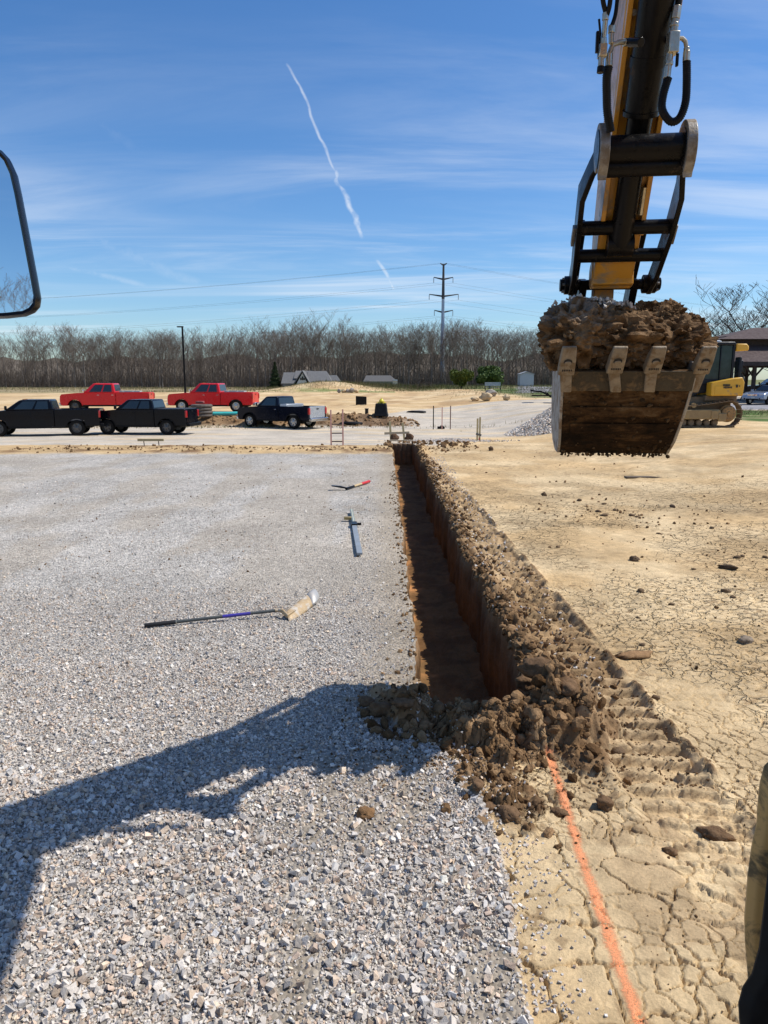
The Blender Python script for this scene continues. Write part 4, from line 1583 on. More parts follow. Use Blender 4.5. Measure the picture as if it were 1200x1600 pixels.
    fit(at(952, 84, 4.17), at(951, 104, 4.17), .019, 12)
    fit(at(1002, 66, 4.1), at(984, 66, 4.18), .022, 12, M_BLK, 'clamp_bracket')
    mb = MB()
    mb.box(at(933, 66, 4.12), (.014, .02, .10))
    B(mb, 'valve_handle', M_BLK, bevel=.003)
    mb = MB()
    mb.tube([at(936, 30, 4.14), at(938, 52, 4.14), at(935, 80, 4.14), at(937, 100, 4.14)], .006, 8)
    B(mb, 'hydraulic_hose', M_RUB)
    # ---- boom back to the machine
    mb = MB()
    rings = []
    for b_, z_, h, hw in ((-.62, 5.14, .20, .12), (-1.0, 5.06, .38, .15), (-1.7, 4.80, .46, .16), (-2.5, 4.42, .44, .17), (-3.2, 3.82, .38, .17), (-3.9, 2.95, .33, .17), (-4.5, 2.0, .26, .17), (-4.85, 1.5, .18, .17)):
        rings.append((b_, z_, h, hw))
    rr = []
    for i, (b_, z_, h, hw) in enumerate(rings):
        j, k = max(0, i - 1), min(len(rings) - 1, i + 1)
        t = Vector((rings[k][0] - rings[j][0], rings[k][1] - rings[j][1])).normalized()
        n_ = Vector((-t.y, t.x)) * h
        rr.append([E(-.07 - hw, b_ - n_.x, z_ - n_.y), E(-.07 + hw, b_ - n_.x, z_ - n_.y), E(-.07 + hw, b_ + n_.x, z_ + n_.y), E(-.07 - hw, b_ + n_.x, z_ + n_.y)])
    mb.loft(rr)
    B(mb, 'boom', M_YEL, bevel=.012)
    mb = MB()
    for sg in (-1, 1):
        mb.cyl(E(-.07 + sg * .24, -4.3, 1.45), E(-.07 + sg * .24, -2.9, 4.3), .07, n=14)
    B(mb, 'boom_cylinder', M_BLK, kind='stuff')
    mb = MB()
    mb.cyl(E(-.07, -2.4, 5.02), E(-.07, -1.0, 5.72), .075, n=14)
    B(mb, 'stick_cylinder', M_BLK)
    mb = MB()
    mb.box((.95, -.75, 1.28), (1.3, 2.0, .32))
    fr = B(mb, 'revolving_frame', M_YEL, bevel=.03)
    mb = MB()
    mb.box((.55, -.95, .70), (.9, 1.2, .9))
    mb.box((.35, -1.5, .35), (2.6, 3.4, .10))
    B(mb, 'undercarriage', M_BLK, bevel=.03)
    for sx in (-.95, 1.65):
        mb = MB()
        pr = []
        for k in range(24):
            an = 2 * math.pi * k / 24
            pr.append(Vector((sx - .22, -1.4 + (1.35 if math.cos(an) > 0 else -1.35) + .36 * math.cos(an), .37 + .36 * math.sin(an))))
        mb.prism(pr, (.44, 0, 0))
        B(mb, 'crawler_track', M_BLK, bevel=.02)
    # rounded yellow cover and the black rubber edge right of the driver
    mb = MB()
    out = [(1203, 1186), (1192, 1196), (1185, 1222), (1181, 1262), (1180, 1285), (1172, 1322), (1166, 1368), (1161, 1432), (1162, 1472), (1168, 1540), (1174, 1640), (1180, 1700)]
    rings = []
    for px, py in out:
        q = P(px, py, 1.12)
        rings.append([q + Vector((x_, y_, 0)) for x_, y_ in ((0, 0), (.010, -.018), (.035, -.028), (.34, -.028), (.34, .04), (.045, .02))])
    mb.loft(rings)
    cov = B(mb, 'side_cover', mat('cover_yellow_faded', (.66, .38, .12), .45, 0, (.55, .31, .10), 5, .5, dirt=(.16, .11, .05), dirt_amt=.3, dscale=14), bevel=.004, smooth=45)
    mb = MB()
    out = [(1212, 1345), (1198, 1352), (1190, 1420), (1183, 1480), (1172, 1520), (1158, 1540), (1151, 1566), (1152, 1590), (1158, 1640), (1165, 1700)]
    rings = []
    for px, py in out:
        q = P(px, py, .92)
        rings.append([q + Vector((x_, y_, 0)) for x_, y_ in ((0, 0), (.012, -.018), (.04, -.026), (.3, -.026), (.3, .04), (.05, .015))])
    mb.loft(rings)
    B(mb, 'rubber_guard', M_RUB, bevel=.004, smooth=45)
    # ---- mirror on the left
    cen = P(-60, 370, .95)
    dview = (cen - Vector((0, 0, CAM_H))).normalized()
    refl = Vector((-.30, -1, .20)).normalized()
    nm = (refl - dview).normalized()

    def onp(px, py, off=0.0):
        d_ = (P(px, py, 1) - Vector((0, 0, CAM_H)))
        c0 = cen + nm * off
        t = (c0 - Vector((0, 0, CAM_H))).dot(nm) / d_.dot(nm)
        return Vector((0, 0, CAM_H)) + d_ * t
    outl = [(-170, 240), (-150, 226), (-20, 224), (0, 233), (12, 246), (22, 268), (29, 300), (42, 368), (54, 432), (60, 466), (58, 480), (50, 489), (38, 494), (10, 497), (-150, 502), (-168, 492), (-176, 470)]
    inn = [(-164, 246), (-148, 234), (-22, 232), (-4, 240), (7, 252), (16, 272), (23, 302), (36, 370), (48, 434), (53, 462), (52, 473), (46, 481), (36, 486), (8, 489), (-148, 494), (-160, 486), (-168, 468)]
    mb = MB()
    n = len(outl)
    o1 = [onp(*q) for q in outl]
    i1 = [onp(*q) for q in inn]
    oc = sum(o1, Vector()) / len(o1)
    mb.loft([[q.lerp(oc, .12) - nm * .03 for q in o1], [q.lerp(oc, .02) - nm * .015 for q in o1], [q - nm * .006 for q in o1], [q.lerp(w, .35) + nm * .004 for q, w in zip(o1, i1)], [q + nm * .002 for q in i1], [q - nm * .004 for q in i1]])
    hs = B(mb, 'mirror_housing', mat('mirror_plastic', (.004, .004, .005), .3, spec=.25), smooth=60)
    mb = MB()
    mb.prism([q - nm * .002 for q in i1], nm * .002)
    mg = bpy.data.materials.new('mirror_silver')
    mg.use_nodes = True
    NN = NT(mg.node_tree)
    finish(mg, NN, (.80, .84, .86), .015, 1.0)
    B(mb, 'mirror_glass', mg, hs, smooth=0)
    mb = MB()
    q = onp(-90, 300) - nm * .05
    mb.tube([q, q - nm * .03 + Vector((-.05, 0, 0)), q + Vector((-.25, -.12, -.35)), q + Vector((-.28, -.3, -.9))], .012, 10)
    B(mb, 'mirror_arm', mat('mirror_plastic', (.004, .004, .005), .3, spec=.25), hs)
    return root


build_excavator()


def build_heap():
    rng = np.random.default_rng(31)
    v4, f4 = ico(5)
    parts = []
    lobes = ((903, 523, 4.90, 64, 46, 1.0), (968, 540, 4.95, 75, 46, .9), (1046, 540, 4.95, 62, 42, .9), (893, 506, 5.05, 42, 34, 1), (1034, 497, 5.25, 30, 27, .95), (1044, 480, 5.3, 13, 11, .9), (1006, 492, 5.3, 26, 20, 1),
             (1074, 512, 5.05, 30, 22, .9), (875, 553, 4.84, 27, 28, .8), (960, 508, 5.2, 62, 26, 1.1), (1092, 530, 4.95, 17, 20, .8), (925, 498, 5.1, 40, 26, 1.0), (985, 560, 5.2, 90, 30, .8))
    surf = []
    for i, (px, py, Y, rx, ry, dp) in enumerate(lobes):
        c = np.array(P(px, py, Y))
        s = Y / FPX
        q = v4 + i * 5.3
        n1_, n2_ = fbm3(q, .62, 500 + i, 4), fbm3(q, .24, 540 + i, 4)
        r = 1.06 + .70 * (n1_ - .5) - .55 * np.clip(.10 - np.abs(n1_ - .52), 0, .1) * 4 + .62 * (n2_ - .5) - .7 * np.clip(.05 - np.abs(n2_ - .5), 0, .05) * 3 + .30 * (fbm3(q, .08, 580 + i, 3) - .5)
        v = v4 * r[:, None] * np.array((rx * s, rx * s * dp * .9, ry * s * .93)) + c
        t = fbm3(v, .06, 600, 4)[:, None]
        col = np.array((.075, .04, .018)) + (np.array((.25, .155, .08)) - np.array((.075, .04, .018))) * np.clip((t - .3) * 2.2, 0, 1)
        # grey crusher dust caught on the left top
        g = np.clip((v[:, 2] - (c[2] + .02)) * 12, 0, 1) * np.clip((1.48 - v[:, 0]) * 5, 0, 1)
        g = (g * (fbm3(v, .05, 610, 3) > .42))[:, None]
        col = col + (np.array((.29, .24, .19)) - col) * g * .6
        parts.append((v, f4, col))
        surf.append(v)
    # crumbs stuck all over
    S = np.concatenate(surf)
    k = rng.integers(0, len(S), 2600)
    p = S[k]
    parts.append(scatter(p, .004 + .020 * rng.random(2600) ** 3, CL1[0], CL1[1], rng, soil_cols(2600, rng) * 1.1, 1, (1, .85, .8)))
    V, F, C = [], [], []
    b = 0
    for v, f, c in parts:
        V.append(v); F.append(f + b); C.append(c)
        b += len(v)
    V = np.concatenate(V)
    loc = np.array((1.55, 5.2, 2.5))
    me = arr_mesh('soil_heap', V - loc, np.concatenate(F), M_CLOD, np.concatenate(C), False)
    o = link('soil_heap', me)
    o.location = loc
    tag(o, 'heap of sticky brown soil piled in the raised excavator bucket', 'soil heap')
    # pale stones lying on top
    sh = stone_shapes(40, rng)
    n = 170
    px = np.concatenate([rng.normal(958, 14, 110), rng.normal(905, 20, 60)])
    pos = []
    d_ = V
    for i in range(n):
        cx, cy = P(px[i], 500, 5.05 + rng.normal(0, .06))[:2]
        m_ = (np.abs(V[:, 0] - cx) < .03) & (np.abs(V[:, 1] - cy) < .05)
        zt = V[m_, 2].max() if m_.any() else 2.8
        pos.append((cx, cy, zt + .004))
    cols = stone_cols(n, rng)
    v, f, c = scatter(np.array(pos) - loc, .009 + .017 * rng.random(n) ** 1.5, sh, CUBE_F, rng, cols)
    o = link('stones_on_heap', arr_mesh('stones_on_heap', v, f, M_STONE, c, False), None, 'stuff')
    o.location = loc
    o['label'] = 'pale limestone chips lying on the soil in the bucket'


build_heap()


# ------------------------------------------------------------------ hand tools on the gravel
def surf_pt(px, py, h=0.0):
    g = ghit(px, py)
    return Vector((g.x, g.y, float(H(g.x, g.y)[0]) + .012 + h))


def build_tools():
    M_FIB = mat('fibreglass_blue', (.05, .035, .30), .4)
    M_GRIP = mat('grey_handle', (.045, .052, .052), .5, 0, (.07, .075, .07), 20, .4)
    a, b = surf_pt(226, 986, .015), surf_pt(436, 967, .06)
    root = thing('shovel', 'long handled shovel with blue banded handle and muddy tan blade lying on gravel', 'shovel', a)
    B = lambda mb, n, m, p=root, **k: mb.build(n, m, p, off=tuple(a), **k)
    L = b - a
    mb = MB(); mb.tube([a + L * .20, b], .0165, 14); B(mb, 'handle', M_GRIP)
    mb = MB(); mb.tube([a, a + L * .005, a + L * .225], [.018, .022, .022], 14); B(mb, 'grip', mat('black_foam', (.02, .02, .022), .8))
    mb = MB(); mb.tube([a + L * .225, a + L * .232], .0225, 14); B(mb, 'grip_ring', M_ZINC)
    mb = MB(); mb.tube([a + L * .57, a + L * .78], .0175, 14); B(mb, 'blue_sleeve', M_FIB)
    tn = surf_pt(449, 972, .03)
    M_BL = mat('muddy_blade', (.46, .33, .18), .55, .1, (.36, .25, .13), 12, .6, .003, 60, dirt=(.52, .47, .40), dirt_amt=.35, dscale=8)
    mb = MB(); mb.tube([b - L * .03, b, b.lerp(tn, .5) + Vector((0, 0, .02)), tn, tn + (surf_pt(497, 944, .10) - tn) * .25], [.021, .021, .022, .024, .012], 12); B(mb, 'socket', M_BL)
    # blade: concave plate from the neck to the tip, one long side up
    t0, t1 = surf_pt(450, 973, .02), surf_pt(497, 944, .10)
    ax = (t1 - t0)
    side = Vector((.10, -.16, -.12)).normalized()
    up = ax.cross(side).normalized()
    rings = []
    for i in range(9):
        u = i / 8
        w = .088 * (1 if .08 < u < .95 else .86)
        ring = []
        for k in range(9):
            s = -1 + k / 4
            ring.append(t0 + ax * u + side * (w * s) + up * (.018 * s * s + .01 * math.sin(u * 3)))
        rings.append(ring)
    mb = MB()
    vs = [q for r in rings for q in r]
    fs = [(i * 9 + k, i * 9 + k + 1, (i + 1) * 9 + k + 1, (i + 1) * 9 + k) for i in range(8) for k in range(8)]
    mb.add(vs, fs)
    o = B(mb, 'blade', M_BL, smooth=60)
    sm = o.modifiers.new('thick', 'SOLIDIFY')
    sm.thickness = .004
    vs = [rings[i][k] + Vector((0, 0, .0035)) for i in (6, 7, 8) for k in range(9)]
    mb = MB(); mb.add(vs, [(i * 9 + k, i * 9 + k + 1, (i + 1) * 9 + k + 1, (i + 1) * 9 + k) for i in range(2) for k in range(8)])
    o = B(mb, 'blade_tip', mat('bare_tip_steel', (.50, .48, .45), .45, .3, (.42, .38, .33), 10, .5), smooth=60)
    sm = o.modifiers.new('thick', 'SOLIDIFY')
    sm.thickness = .003

    # telescoping grade rod with bracket
    a, b = surf_pt(549, 803, .02), surf_pt(562, 873, .02)
    root2 = thing('grade_rod', 'aluminium telescoping grade rod with black clamp lying on gravel beside the trench', 'measuring rod', a)
    B2 = lambda mb, n, m, p=root2, **k: mb.build(n, m, p, off=tuple(a), **k)
    L = b - a
    sd = L.normalized().cross(Vector((0, 0, 1))).normalized()
    up = Vector((0, 0, 1))

    def bar(u0, u1, w, h, zc):
        m_ = MB()
        p, q = a + L * u0 + up * zc, a + L * u1 + up * zc
        m_.loft([[p - sd * w - up * h, p + sd * w - up * h, p + sd * w + up * h, p - sd * w + up * h], [q - sd * w - up * h, q + sd * w - up * h, q + sd * w + up * h, q - sd * w + up * h]])
        return m_
    M_AL = mat('blue_grey_aluminium', (.30, .32, .33), .45, .2, (.25, .27, .28), 8, .5)
    B2(bar(.38, 1.0, .040, .016, .015), 'lower_tube', M_AL, bevel=.004)
    B2(bar(.0, .40, .026, .016, .03), 'upper_tube', mat('green_grey_aluminium', (.36, .40, .33), .35, .4), bevel=.004)
    mb = bar(.005, .39, .008, .003, .049); B2(mb, 'scale_strip', mat('rod_scale_cream', (.60, .58, .42), .5), bevel=.0)
    mb = bar(.36, .43, .05, .028, .025)
    B2(mb, 'clamp', M_BLK, bevel=.006)
    mb = MB(); mb.cyl(a + L * .40 - sd * .05 * (-1 if sd.x > 0 else 1) + up * .03, a + L * .40 - sd * .12 * (-1 if sd.x > 0 else 1) + up * .03, .022, n=12); B2(mb, 'clamp_knob', M_BLK)
    mb = MB(); mb.box(a + L * .24 + sd * .09 * (-1 if sd.x > 0 else 1) + up * .03, (.13, .09, .05)); B2(mb, 'bracket', mat('dull_brass', (.42, .30, .12), .45, .4), bevel=.008)

    # short hoe / mattock with red handle end
    a, b = surf_pt(577, 757, .04), surf_pt(541, 768, .03)
    root3 = thing('mattock', 'small mattock with red ended wooden handle and black head on the gravel', 'mattock', a)
    B3 = lambda mb, n, m, p=root3, **k: mb.build(n, m, p, off=tuple(a), **k)
    L = b - a
    mb = MB(); mb.tube([a, a + L * .36], [.034, .032], 12); B3(mb, 'red_grip', mat('red_paint_grip', (.62, .025, .03), .45))
    mb = MB(); mb.tube([a + L * .36, a + L * .68], [.030, .027], 12); B3(mb, 'handle', mat('pale_ash_wood', (.58, .42, .22), .6))
    mb = MB(); mb.tube([a + L * .68, b], [.024, .03], 12); B3(mb, 'ferrule', M_BLK)
    c, d_, e = surf_pt(532, 767, .04), surf_pt(518, 768, .09), surf_pt(512, 773, .01)
    mb = MB()
    w = Vector((0, .05, 0))
    mb.loft([[b - w * .4, b + w * .4, b + w * .4 + up * .03, b - w * .4 + up * .03], [c - w, c + w, c + w + up * .04, c - w + up * .04], [d_ - w * 1.5, d_ + w * 1.5, d_ + w * 1.5 + up * .012, d_ - w * 1.5 + up * .012]])
    B3(mb, 'blade', M_BLK, bevel=.004)


build_tools()
# ------------------------------------------------------------------ vehicles
M_TYRE = mat('tyre_rubber', (.009, .009, .009), .85, 0, (.02, .018, .016), 20, .4, spec=.1)
M_CHROME = mat('bright_chrome', (.72, .73, .74), .12, 1.0)
M_ALLOY = mat('alloy_rim', (.50, .51, .52), .28, .8, (.35, .36, .37), 10, .4)
M_RIMBLK = mat('black_rim', (.10, .10, .105), .3, .7)
M_TAIL = mat('tail_lamp_red', (.45, .01, .012), .12, 0, coat=.5)
M_LENS = mat('clear_lamp_lens', (.6, .62, .64), .1, .1, coat=.5)
SEEGL = mat('tinted_window', (.012, .018, .022), .05, 0, (.02, .03, .034), 1, .3, spec=.7)
M_UNDER = mat('underbody_black', (.018, .018, .018), .8)
M_TRIM = mat('black_trim', (.006, .006, .007), .5, spec=.15)


def wheel(root, x, y, r, rimm, w=.27):
    s = 1 if y > 0 else -1
    wh = bpy.data.objects.new('wheel', None)
    COL.objects.link(wh)
    wh.parent = root
    wh.location = (x, y, r)
    mb = MB()
    mb.lathe([(r * .60, -w / 2), (r * .90, -w / 2), (r * .985, -w / 2 + .04), (r, 0), (r * .985, w / 2 - .04), (r * .90, w / 2), (r * .60, w / 2), (r * .58, 0)], (0, 0, 0), 'y', 32)
    mb.build('tyre', M_TYRE, wh, smooth=40)
    mb = MB()
    o = s * (w / 2 - .05)
    mb.lathe([(r * .61, -s * w / 2 * .8), (r * .62, s * (w / 2 - .005)), (r * .57, s * (w / 2 - .005)), (r * .55, o - s * .05)], (0, 0, 0), 'y', 28)
    for k in range(6):
        a = k * math.pi / 3
        d = Vector((math.cos(a), 0, math.sin(a)))
        t = Vector((-math.sin(a), 0, math.cos(a)))
        p0, p1 = d * r * .08 + Vector((0, o + s * .02, 0)), d * r * .58 + Vector((0, o, 0))
        mb.loft([[p0 - t * r * .10, p0 + t * r * .10, p0 + t * r * .10 - Vector((0, s * .04, 0)), p0 - t * r * .10 - Vector((0, s * .04, 0))],
                 [p1 - t * r * .075, p1 + t * r * .075, p1 + t * r * .075 - Vector((0, s * .04, 0)), p1 - t * r * .075 - Vector((0, s * .04, 0))]])
    mb.lathe([(r * .16, o - s * .03), (r * .16, o + s * .03), (r * .09, o + s * .045)], (0, 0, 0), 'y', 14)
    mb.build('rim', rimm, wh, smooth=35)
    return wh


def arch(cx, r, z0, n=10):
    """points of a wheel opening from right to left, along the bottom line z0"""
    out = []
    zc = .40
    a0 = math.asin(max(-1, min(1, (z0 - zc) / r)))
    for k in range(n + 1):
        a = a0 + (math.pi - 2 * a0) * k / n
        out.append((cx + r * math.cos(a), zc + r * math.sin(a)))
    return out


def pickup(name, label, loc, heading, scale, paint, rimm, L=5.9, front=1.95, rear=-1.75, cab=(1.25, .55, -.55, -.85), doors=2, r=.40, hood=1.22, belt=1.33, roof=1.92,
           extras=(), group=None, bed=True, tailm=None, glass=None, tail_z=1.34, cat='pickup truck', bumper=None, fender=False):
    root = thing(name, label, cat, loc, heading, group)
    root.scale = (scale,) * 3
    hl = L / 2
    nose, tail = hl, -hl
    W = .98
    sill = .48
    glass = glass or SEEGL
    bumper = bumper or M_CHROME
    x_ws, x_rf, x_rr, x_cb = cab
    ar = r + .10
    # lower body, nose to back of cab
    top = [(nose - .02, .62), (nose, .90), (nose - .03, hood - .16), (nose - .14, hood - .03), (x_ws + .45, hood + .06), (x_ws, belt - .02), (x_cb, belt)]
    bot = [(x_cb, sill), (front - ar, sill)] + arch(front, ar, sill)[::-1] + [(nose - .18, sill)]
    poly = top + bot
    mb = MB()
    mb.prism([(x, -W, z) for x, z in poly], (0, 2 * W, 0))
    body = mb.build('body', paint, root, bevel=.085, smooth=40, segs=4)
    # grille and lamps at the nose
    mb = MB(); mb.box((nose + .01, 0, .84), (.05, 1.15, .30)); g = mb.build('grille', M_TRIM, root, bevel=.01)
    mb = MB()
    for k in range(4):
        mb.box((nose + .04, 0, .74 + k * .065), (.02, 1.1, .022))
    mb.build('grille_bar', bumper, g, kind='stuff')
    for s in (-1, 1):
        mb = MB(); mb.box((nose - .03, s * .79, .86), (.12, .30, .22)); mb.build('headlight', M_LENS, root, bevel=.02)
    mb = MB(); mb.box((nose + .04, 0, .58), (.16, 1.9, .20)); mb.build('front_bumper', bumper, root, bevel=.04)
    # cab
    bw, rw = .95, .85
    base4 = [(x_ws, belt - .03), (x_cb, belt - .03)]
    V = [(x_ws, -bw, belt - .03), (x_ws, bw, belt - .03), (x_cb, bw, belt - .03), (x_cb, -bw, belt - .03), (x_rf, -rw, roof), (x_rf, rw, roof), (x_rr, rw, roof), (x_rr, -rw, roof)]
    mb = MB(); mb.add(V, [(0, 1, 2, 3), (4, 7, 6, 5), (0, 4, 5, 1), (1, 5, 6, 2), (2, 6, 7, 3), (3, 7, 4, 0)])
    cabo = mb.build('cab', paint, root, bevel=.085, smooth=40, segs=4)

    def quad(u0, u1, v0, v1, A, B_, C2, D, off):
        """patch on the cab face A(bottom start) B(bottom end) C(top end) D(top start)"""
        A, B_, C2, D = map(Vector, (A, B_, C2, D))
        f = lambda u, v: (A.lerp(B_, u)).lerp(D.lerp(C2, u), v)
        n_ = (B_ - A).cross(D - A).normalized()
        c = (A + B_ + C2 + D) / 4
        if n_.dot(c - Vector(((x_ws + x_cb) / 2, 0, c.z))) < 0:
            n_ = -n_
        return [f(u0, v0) + n_ * off, f(u1, v0) + n_ * off, f(u1, v1) + n_ * off, f(u0, v1) + n_ * off], n_
    for s in (-1, 1):
        A, B_, C2, D = (x_ws, s * bw, belt - .03), (x_cb, s * bw, belt - .03), (x_rr, s * rw, roof), (x_rf, s * rw, roof)
        spans = ((.16, .55), (.60, .90)) if doors == 2 else (((.18, .68), (.74, .90)) if doors == 1.5 else ((.20, .88),))
        for u0, u1 in spans:
            q, n_ = quad(u0, u1, .12, .86, A, B_, C2, D, .004)
            mb = MB(); mb.prism(q, n_ * .008); mb.build('side_window', glass, root, bevel=.004)
        mb = MB(); mb.box((x_ws - .12, s * 1.07, belt + .12), (.10, .20, .22)); mb.build('wing_mirror', M_TRIM if 'blackmirror' in extras else M_CHROME, root, bevel=.03)
        # doors: panels a little proud of the body side
        xs = [x_ws - .05, (x_ws + x_cb) / 2 - .08, x_cb + .06] if doors == 2 else [x_ws - .05, x_cb + (.45 if doors == 1.5 else .06)]
        for i in range(len(xs) - 1):
            mb = MB(); mb.box(((xs[i] + xs[i + 1]) / 2, s * (W + .002), (belt + sill) / 2 + .02), (xs[i] - xs[i + 1] - .025, .02, belt - sill - .14))
            dr = mb.build('door', paint, root, bevel=.009)
            mb = MB(); mb.box((xs[i + 1] + .14, s * (W + .03), belt - .17), (.16, .03, .035)); mb.build('door_handle', M_TRIM if 'blackmirror' in extras else M_CHROME, dr, bevel=.008)
    q, n_ = quad(.07, .93, .10, .88, (x_ws, -bw, belt - .03), (x_ws, bw, belt - .03), (x_rf, rw, roof), (x_rf, -rw, roof), .004)
    mb = MB(); mb.prism(q, n_ * .008); mb.build('windscreen', glass, root, bevel=.004)
    q, n_ = quad(.08, .92, .22, .88, (x_cb, -bw, belt - .03), (x_cb, bw, belt - .03), (x_rr, rw, roof), (x_rr, -rw, roof), .004)
    mb = MB(); mb.prism(q, n_ * .008); mb.build('rear_window', glass, root, bevel=.004)
    # bed
    bx = x_cb - .03
    for s in (-1, 1):
        poly = [(bx, tail_z), (tail + .03, tail_z), (tail, tail_z - .1), (tail, sill + .1)] + [(tail + .05, sill + .05)] + [(rear - ar, sill + .05)] + arch(rear, ar, sill + .05)[1:-1][::-1] + [(rear + ar, sill)] + [(bx, sill)]
        mb = MB()
        y0 = s * W
        mb.prism([(x, y0, z) for x, z in poly], (0, -s * .09, 0))
        bs = mb.build('bed_side', paint, root, bevel=.022, smooth=40)
        # wheel arch lip
        mb = MB()
        a1 = arch(rear, ar + .035, sill + .05, 14)
        a0_ = arch(rear, ar - .005, sill + .05, 14)
        mb.prism([(x, s * (W + .0), z) for x, z in a1] + [(x, s * (W + .0), z) for x, z in a0_[::-1]], (0, s * (.045 if fender else .02), 0))
        mb.build('arch_lip', M_TRIM if fender else paint, bs, bevel=.006)
        mb = MB()
        a1 = arch(front, ar + .035, sill + .02, 14)
        a0_ = arch(front, ar - .005, sill + .02, 14)
        mb.prism([(x, s * (W + .0), z) for x, z in a1] + [(x, s * (W + .0), z) for x, z in a0_[::-1]], (0, s * (.045 if fender else .02), 0))
        mb.build('arch_lip', M_TRIM if fender else paint, body, bevel=.006)
        mb = MB(); mb.box((tail - .005, s * (W - .075), tail_z - .27), (.10, .17, .38)); mb.build('tail_light', M_TAIL, root, bevel=.02)
        mb = MB(); mb.prism([(front - ar - .02, s * .93, sill - .04), (rear + ar + .05, s * .93, sill - .04), (rear + ar + .05, s * .93, sill + .05), (front - ar - .02, s * .93, sill + .05)], (0, s * .07, 0))
        mb.build('running_board', M_TRIM, root, bevel=.015)
    mb = MB(); mb.box(((bx + tail) / 2, 0, .80), (bx - tail - .06, 1.78, .06)); mb.box((bx - .03, 0, (tail_z + .8) / 2), (.05, 1.78, tail_z - .8))
    mb.build('bed_floor', M_UNDER, root)
    mb = MB(); mb.box((tail + .025, 0, (tail_z + .62) / 2 + .03), (.07, 2 * W - .32, tail_z - .66)); tg = mb.build('tailgate', tailm or paint, root, bevel=.02)
    mb = MB(); mb.box((tail - .02, 0, tail_z - .14), (.03, .24, .06)); mb.build('tailgate_handle', M_TRIM, tg, bevel=.01)
    mb = MB(); mb.box((tail - .10, 0, .57), (.22, 1.86, .19)); mb.build('rear_bumper', bumper, root, bevel=.03)
    mb = MB(); mb.box((0, 0, .50), (L - 1.0, 1.0, .20)); mb.cyl((front, -.85, r), (front, .85, r), .06); mb.cyl((rear, -.85, r), (rear, .85, r), .07); mb.box((rear, 0, r), (.3, .3, .3))
    mb.build('chassis', M_UNDER, root)
    for x in (front, rear):
        for y in (-.84, .84):
            wheel(root, x, y, r, rimm)
    if 'toolbox' in extras:
        mb = MB(); mb.box((bx - .32, 0, tail_z + .03), (.50, 1.82, .18)); t = mb.build('tool_box', mat('checker_aluminium', (.62, .63, .64), .35, .7, (.5, .51, .52), 20, .4), root, bevel=.02)
        mb = MB(); mb.box((bx - .32, 0, tail_z + .128), (.46, 1.70, .012)); mb.build('tool_box_lid', mat('checker_aluminium', (.62, .63, .64), .35, .7), t, bevel=.004)
    if 'bars' in extras:
        for k in range(2):
            mb = MB(); mb.box((bx - .5 - k * .7, 0, tail_z + .05), (.12, 1.8, .06)); mb.build('cross_rail', M_ALLOY, root, bevel=.01)
        mb = MB(); mb.box((bx - .95, .35, tail_z + .06), (1.5, .7, .10)); mb.build('bed_cargo', mat('pale_sheet', (.55, .54, .50), .6), root, bevel=.02)
    if 'cover' in extras:
        mb = MB(); mb.box(((bx + tail) / 2, 0, tail_z + .005), (bx - tail - .14, 1.80, .03)); mb.build('bed_cover', mat('tonneau_vinyl', (.03, .03, .032), .6), root, bevel=.01)
    if 'lamps' in extras:
        mb = MB()
        for k in range(5):
            mb.box((x_rf - .08, -.4 + k * .2, roof + .012), (.08, .05, .035))
        mb.build('roof_marker', mat('amber_lens', (.7, .25, .02), .2), root, kind='stuff')
    if 'antenna' in extras:
        mb = MB(); mb.cyl((nose - .9, -.85, hood), (nose - .95, -.85, hood + .7), .008, n=5); mb.build('antenna', M_TRIM, root)
    return root


def put(px_l, px_r, py, label, ang_rel, **k):
    """a pickup whose wheels stand at photo row py between two columns; ang_rel = how much its tail is turned to us"""
    mid = (px_l + px_r) / 2
    g = ghit(mid, py)
    view = math.atan2((mid - 600), FPX)
    L = k.get('L', 5.9)
    head = math.pi + (-view) - math.radians(ang_rel) + 0.0
    return pickup(k.pop('name', 'pickup_truck'), label, (g.x, g.y + k.pop('back', 0), g.z), head, k.pop('scale', 1.0), **k)


BLUEBLK = mat('black_truck_paint', (.0025, .003, .006), .22, .0, (.004, .005, .008), 1, .3, coat=.12, spec=.15)
BLUEBLK2 = mat('midnight_blue_paint', (.0025, .004, .012), .2, .0, (.004, .006, .014), 1, .3, coat=.14, spec=.15)
REDP = mat('red_truck_paint', (.62, .008, .014), .25, .0, (.55, .008, .012), 1, .3, coat=.25, spec=.35)
SILV = mat('silver_panel', (.55, .57, .60), .3, .6)


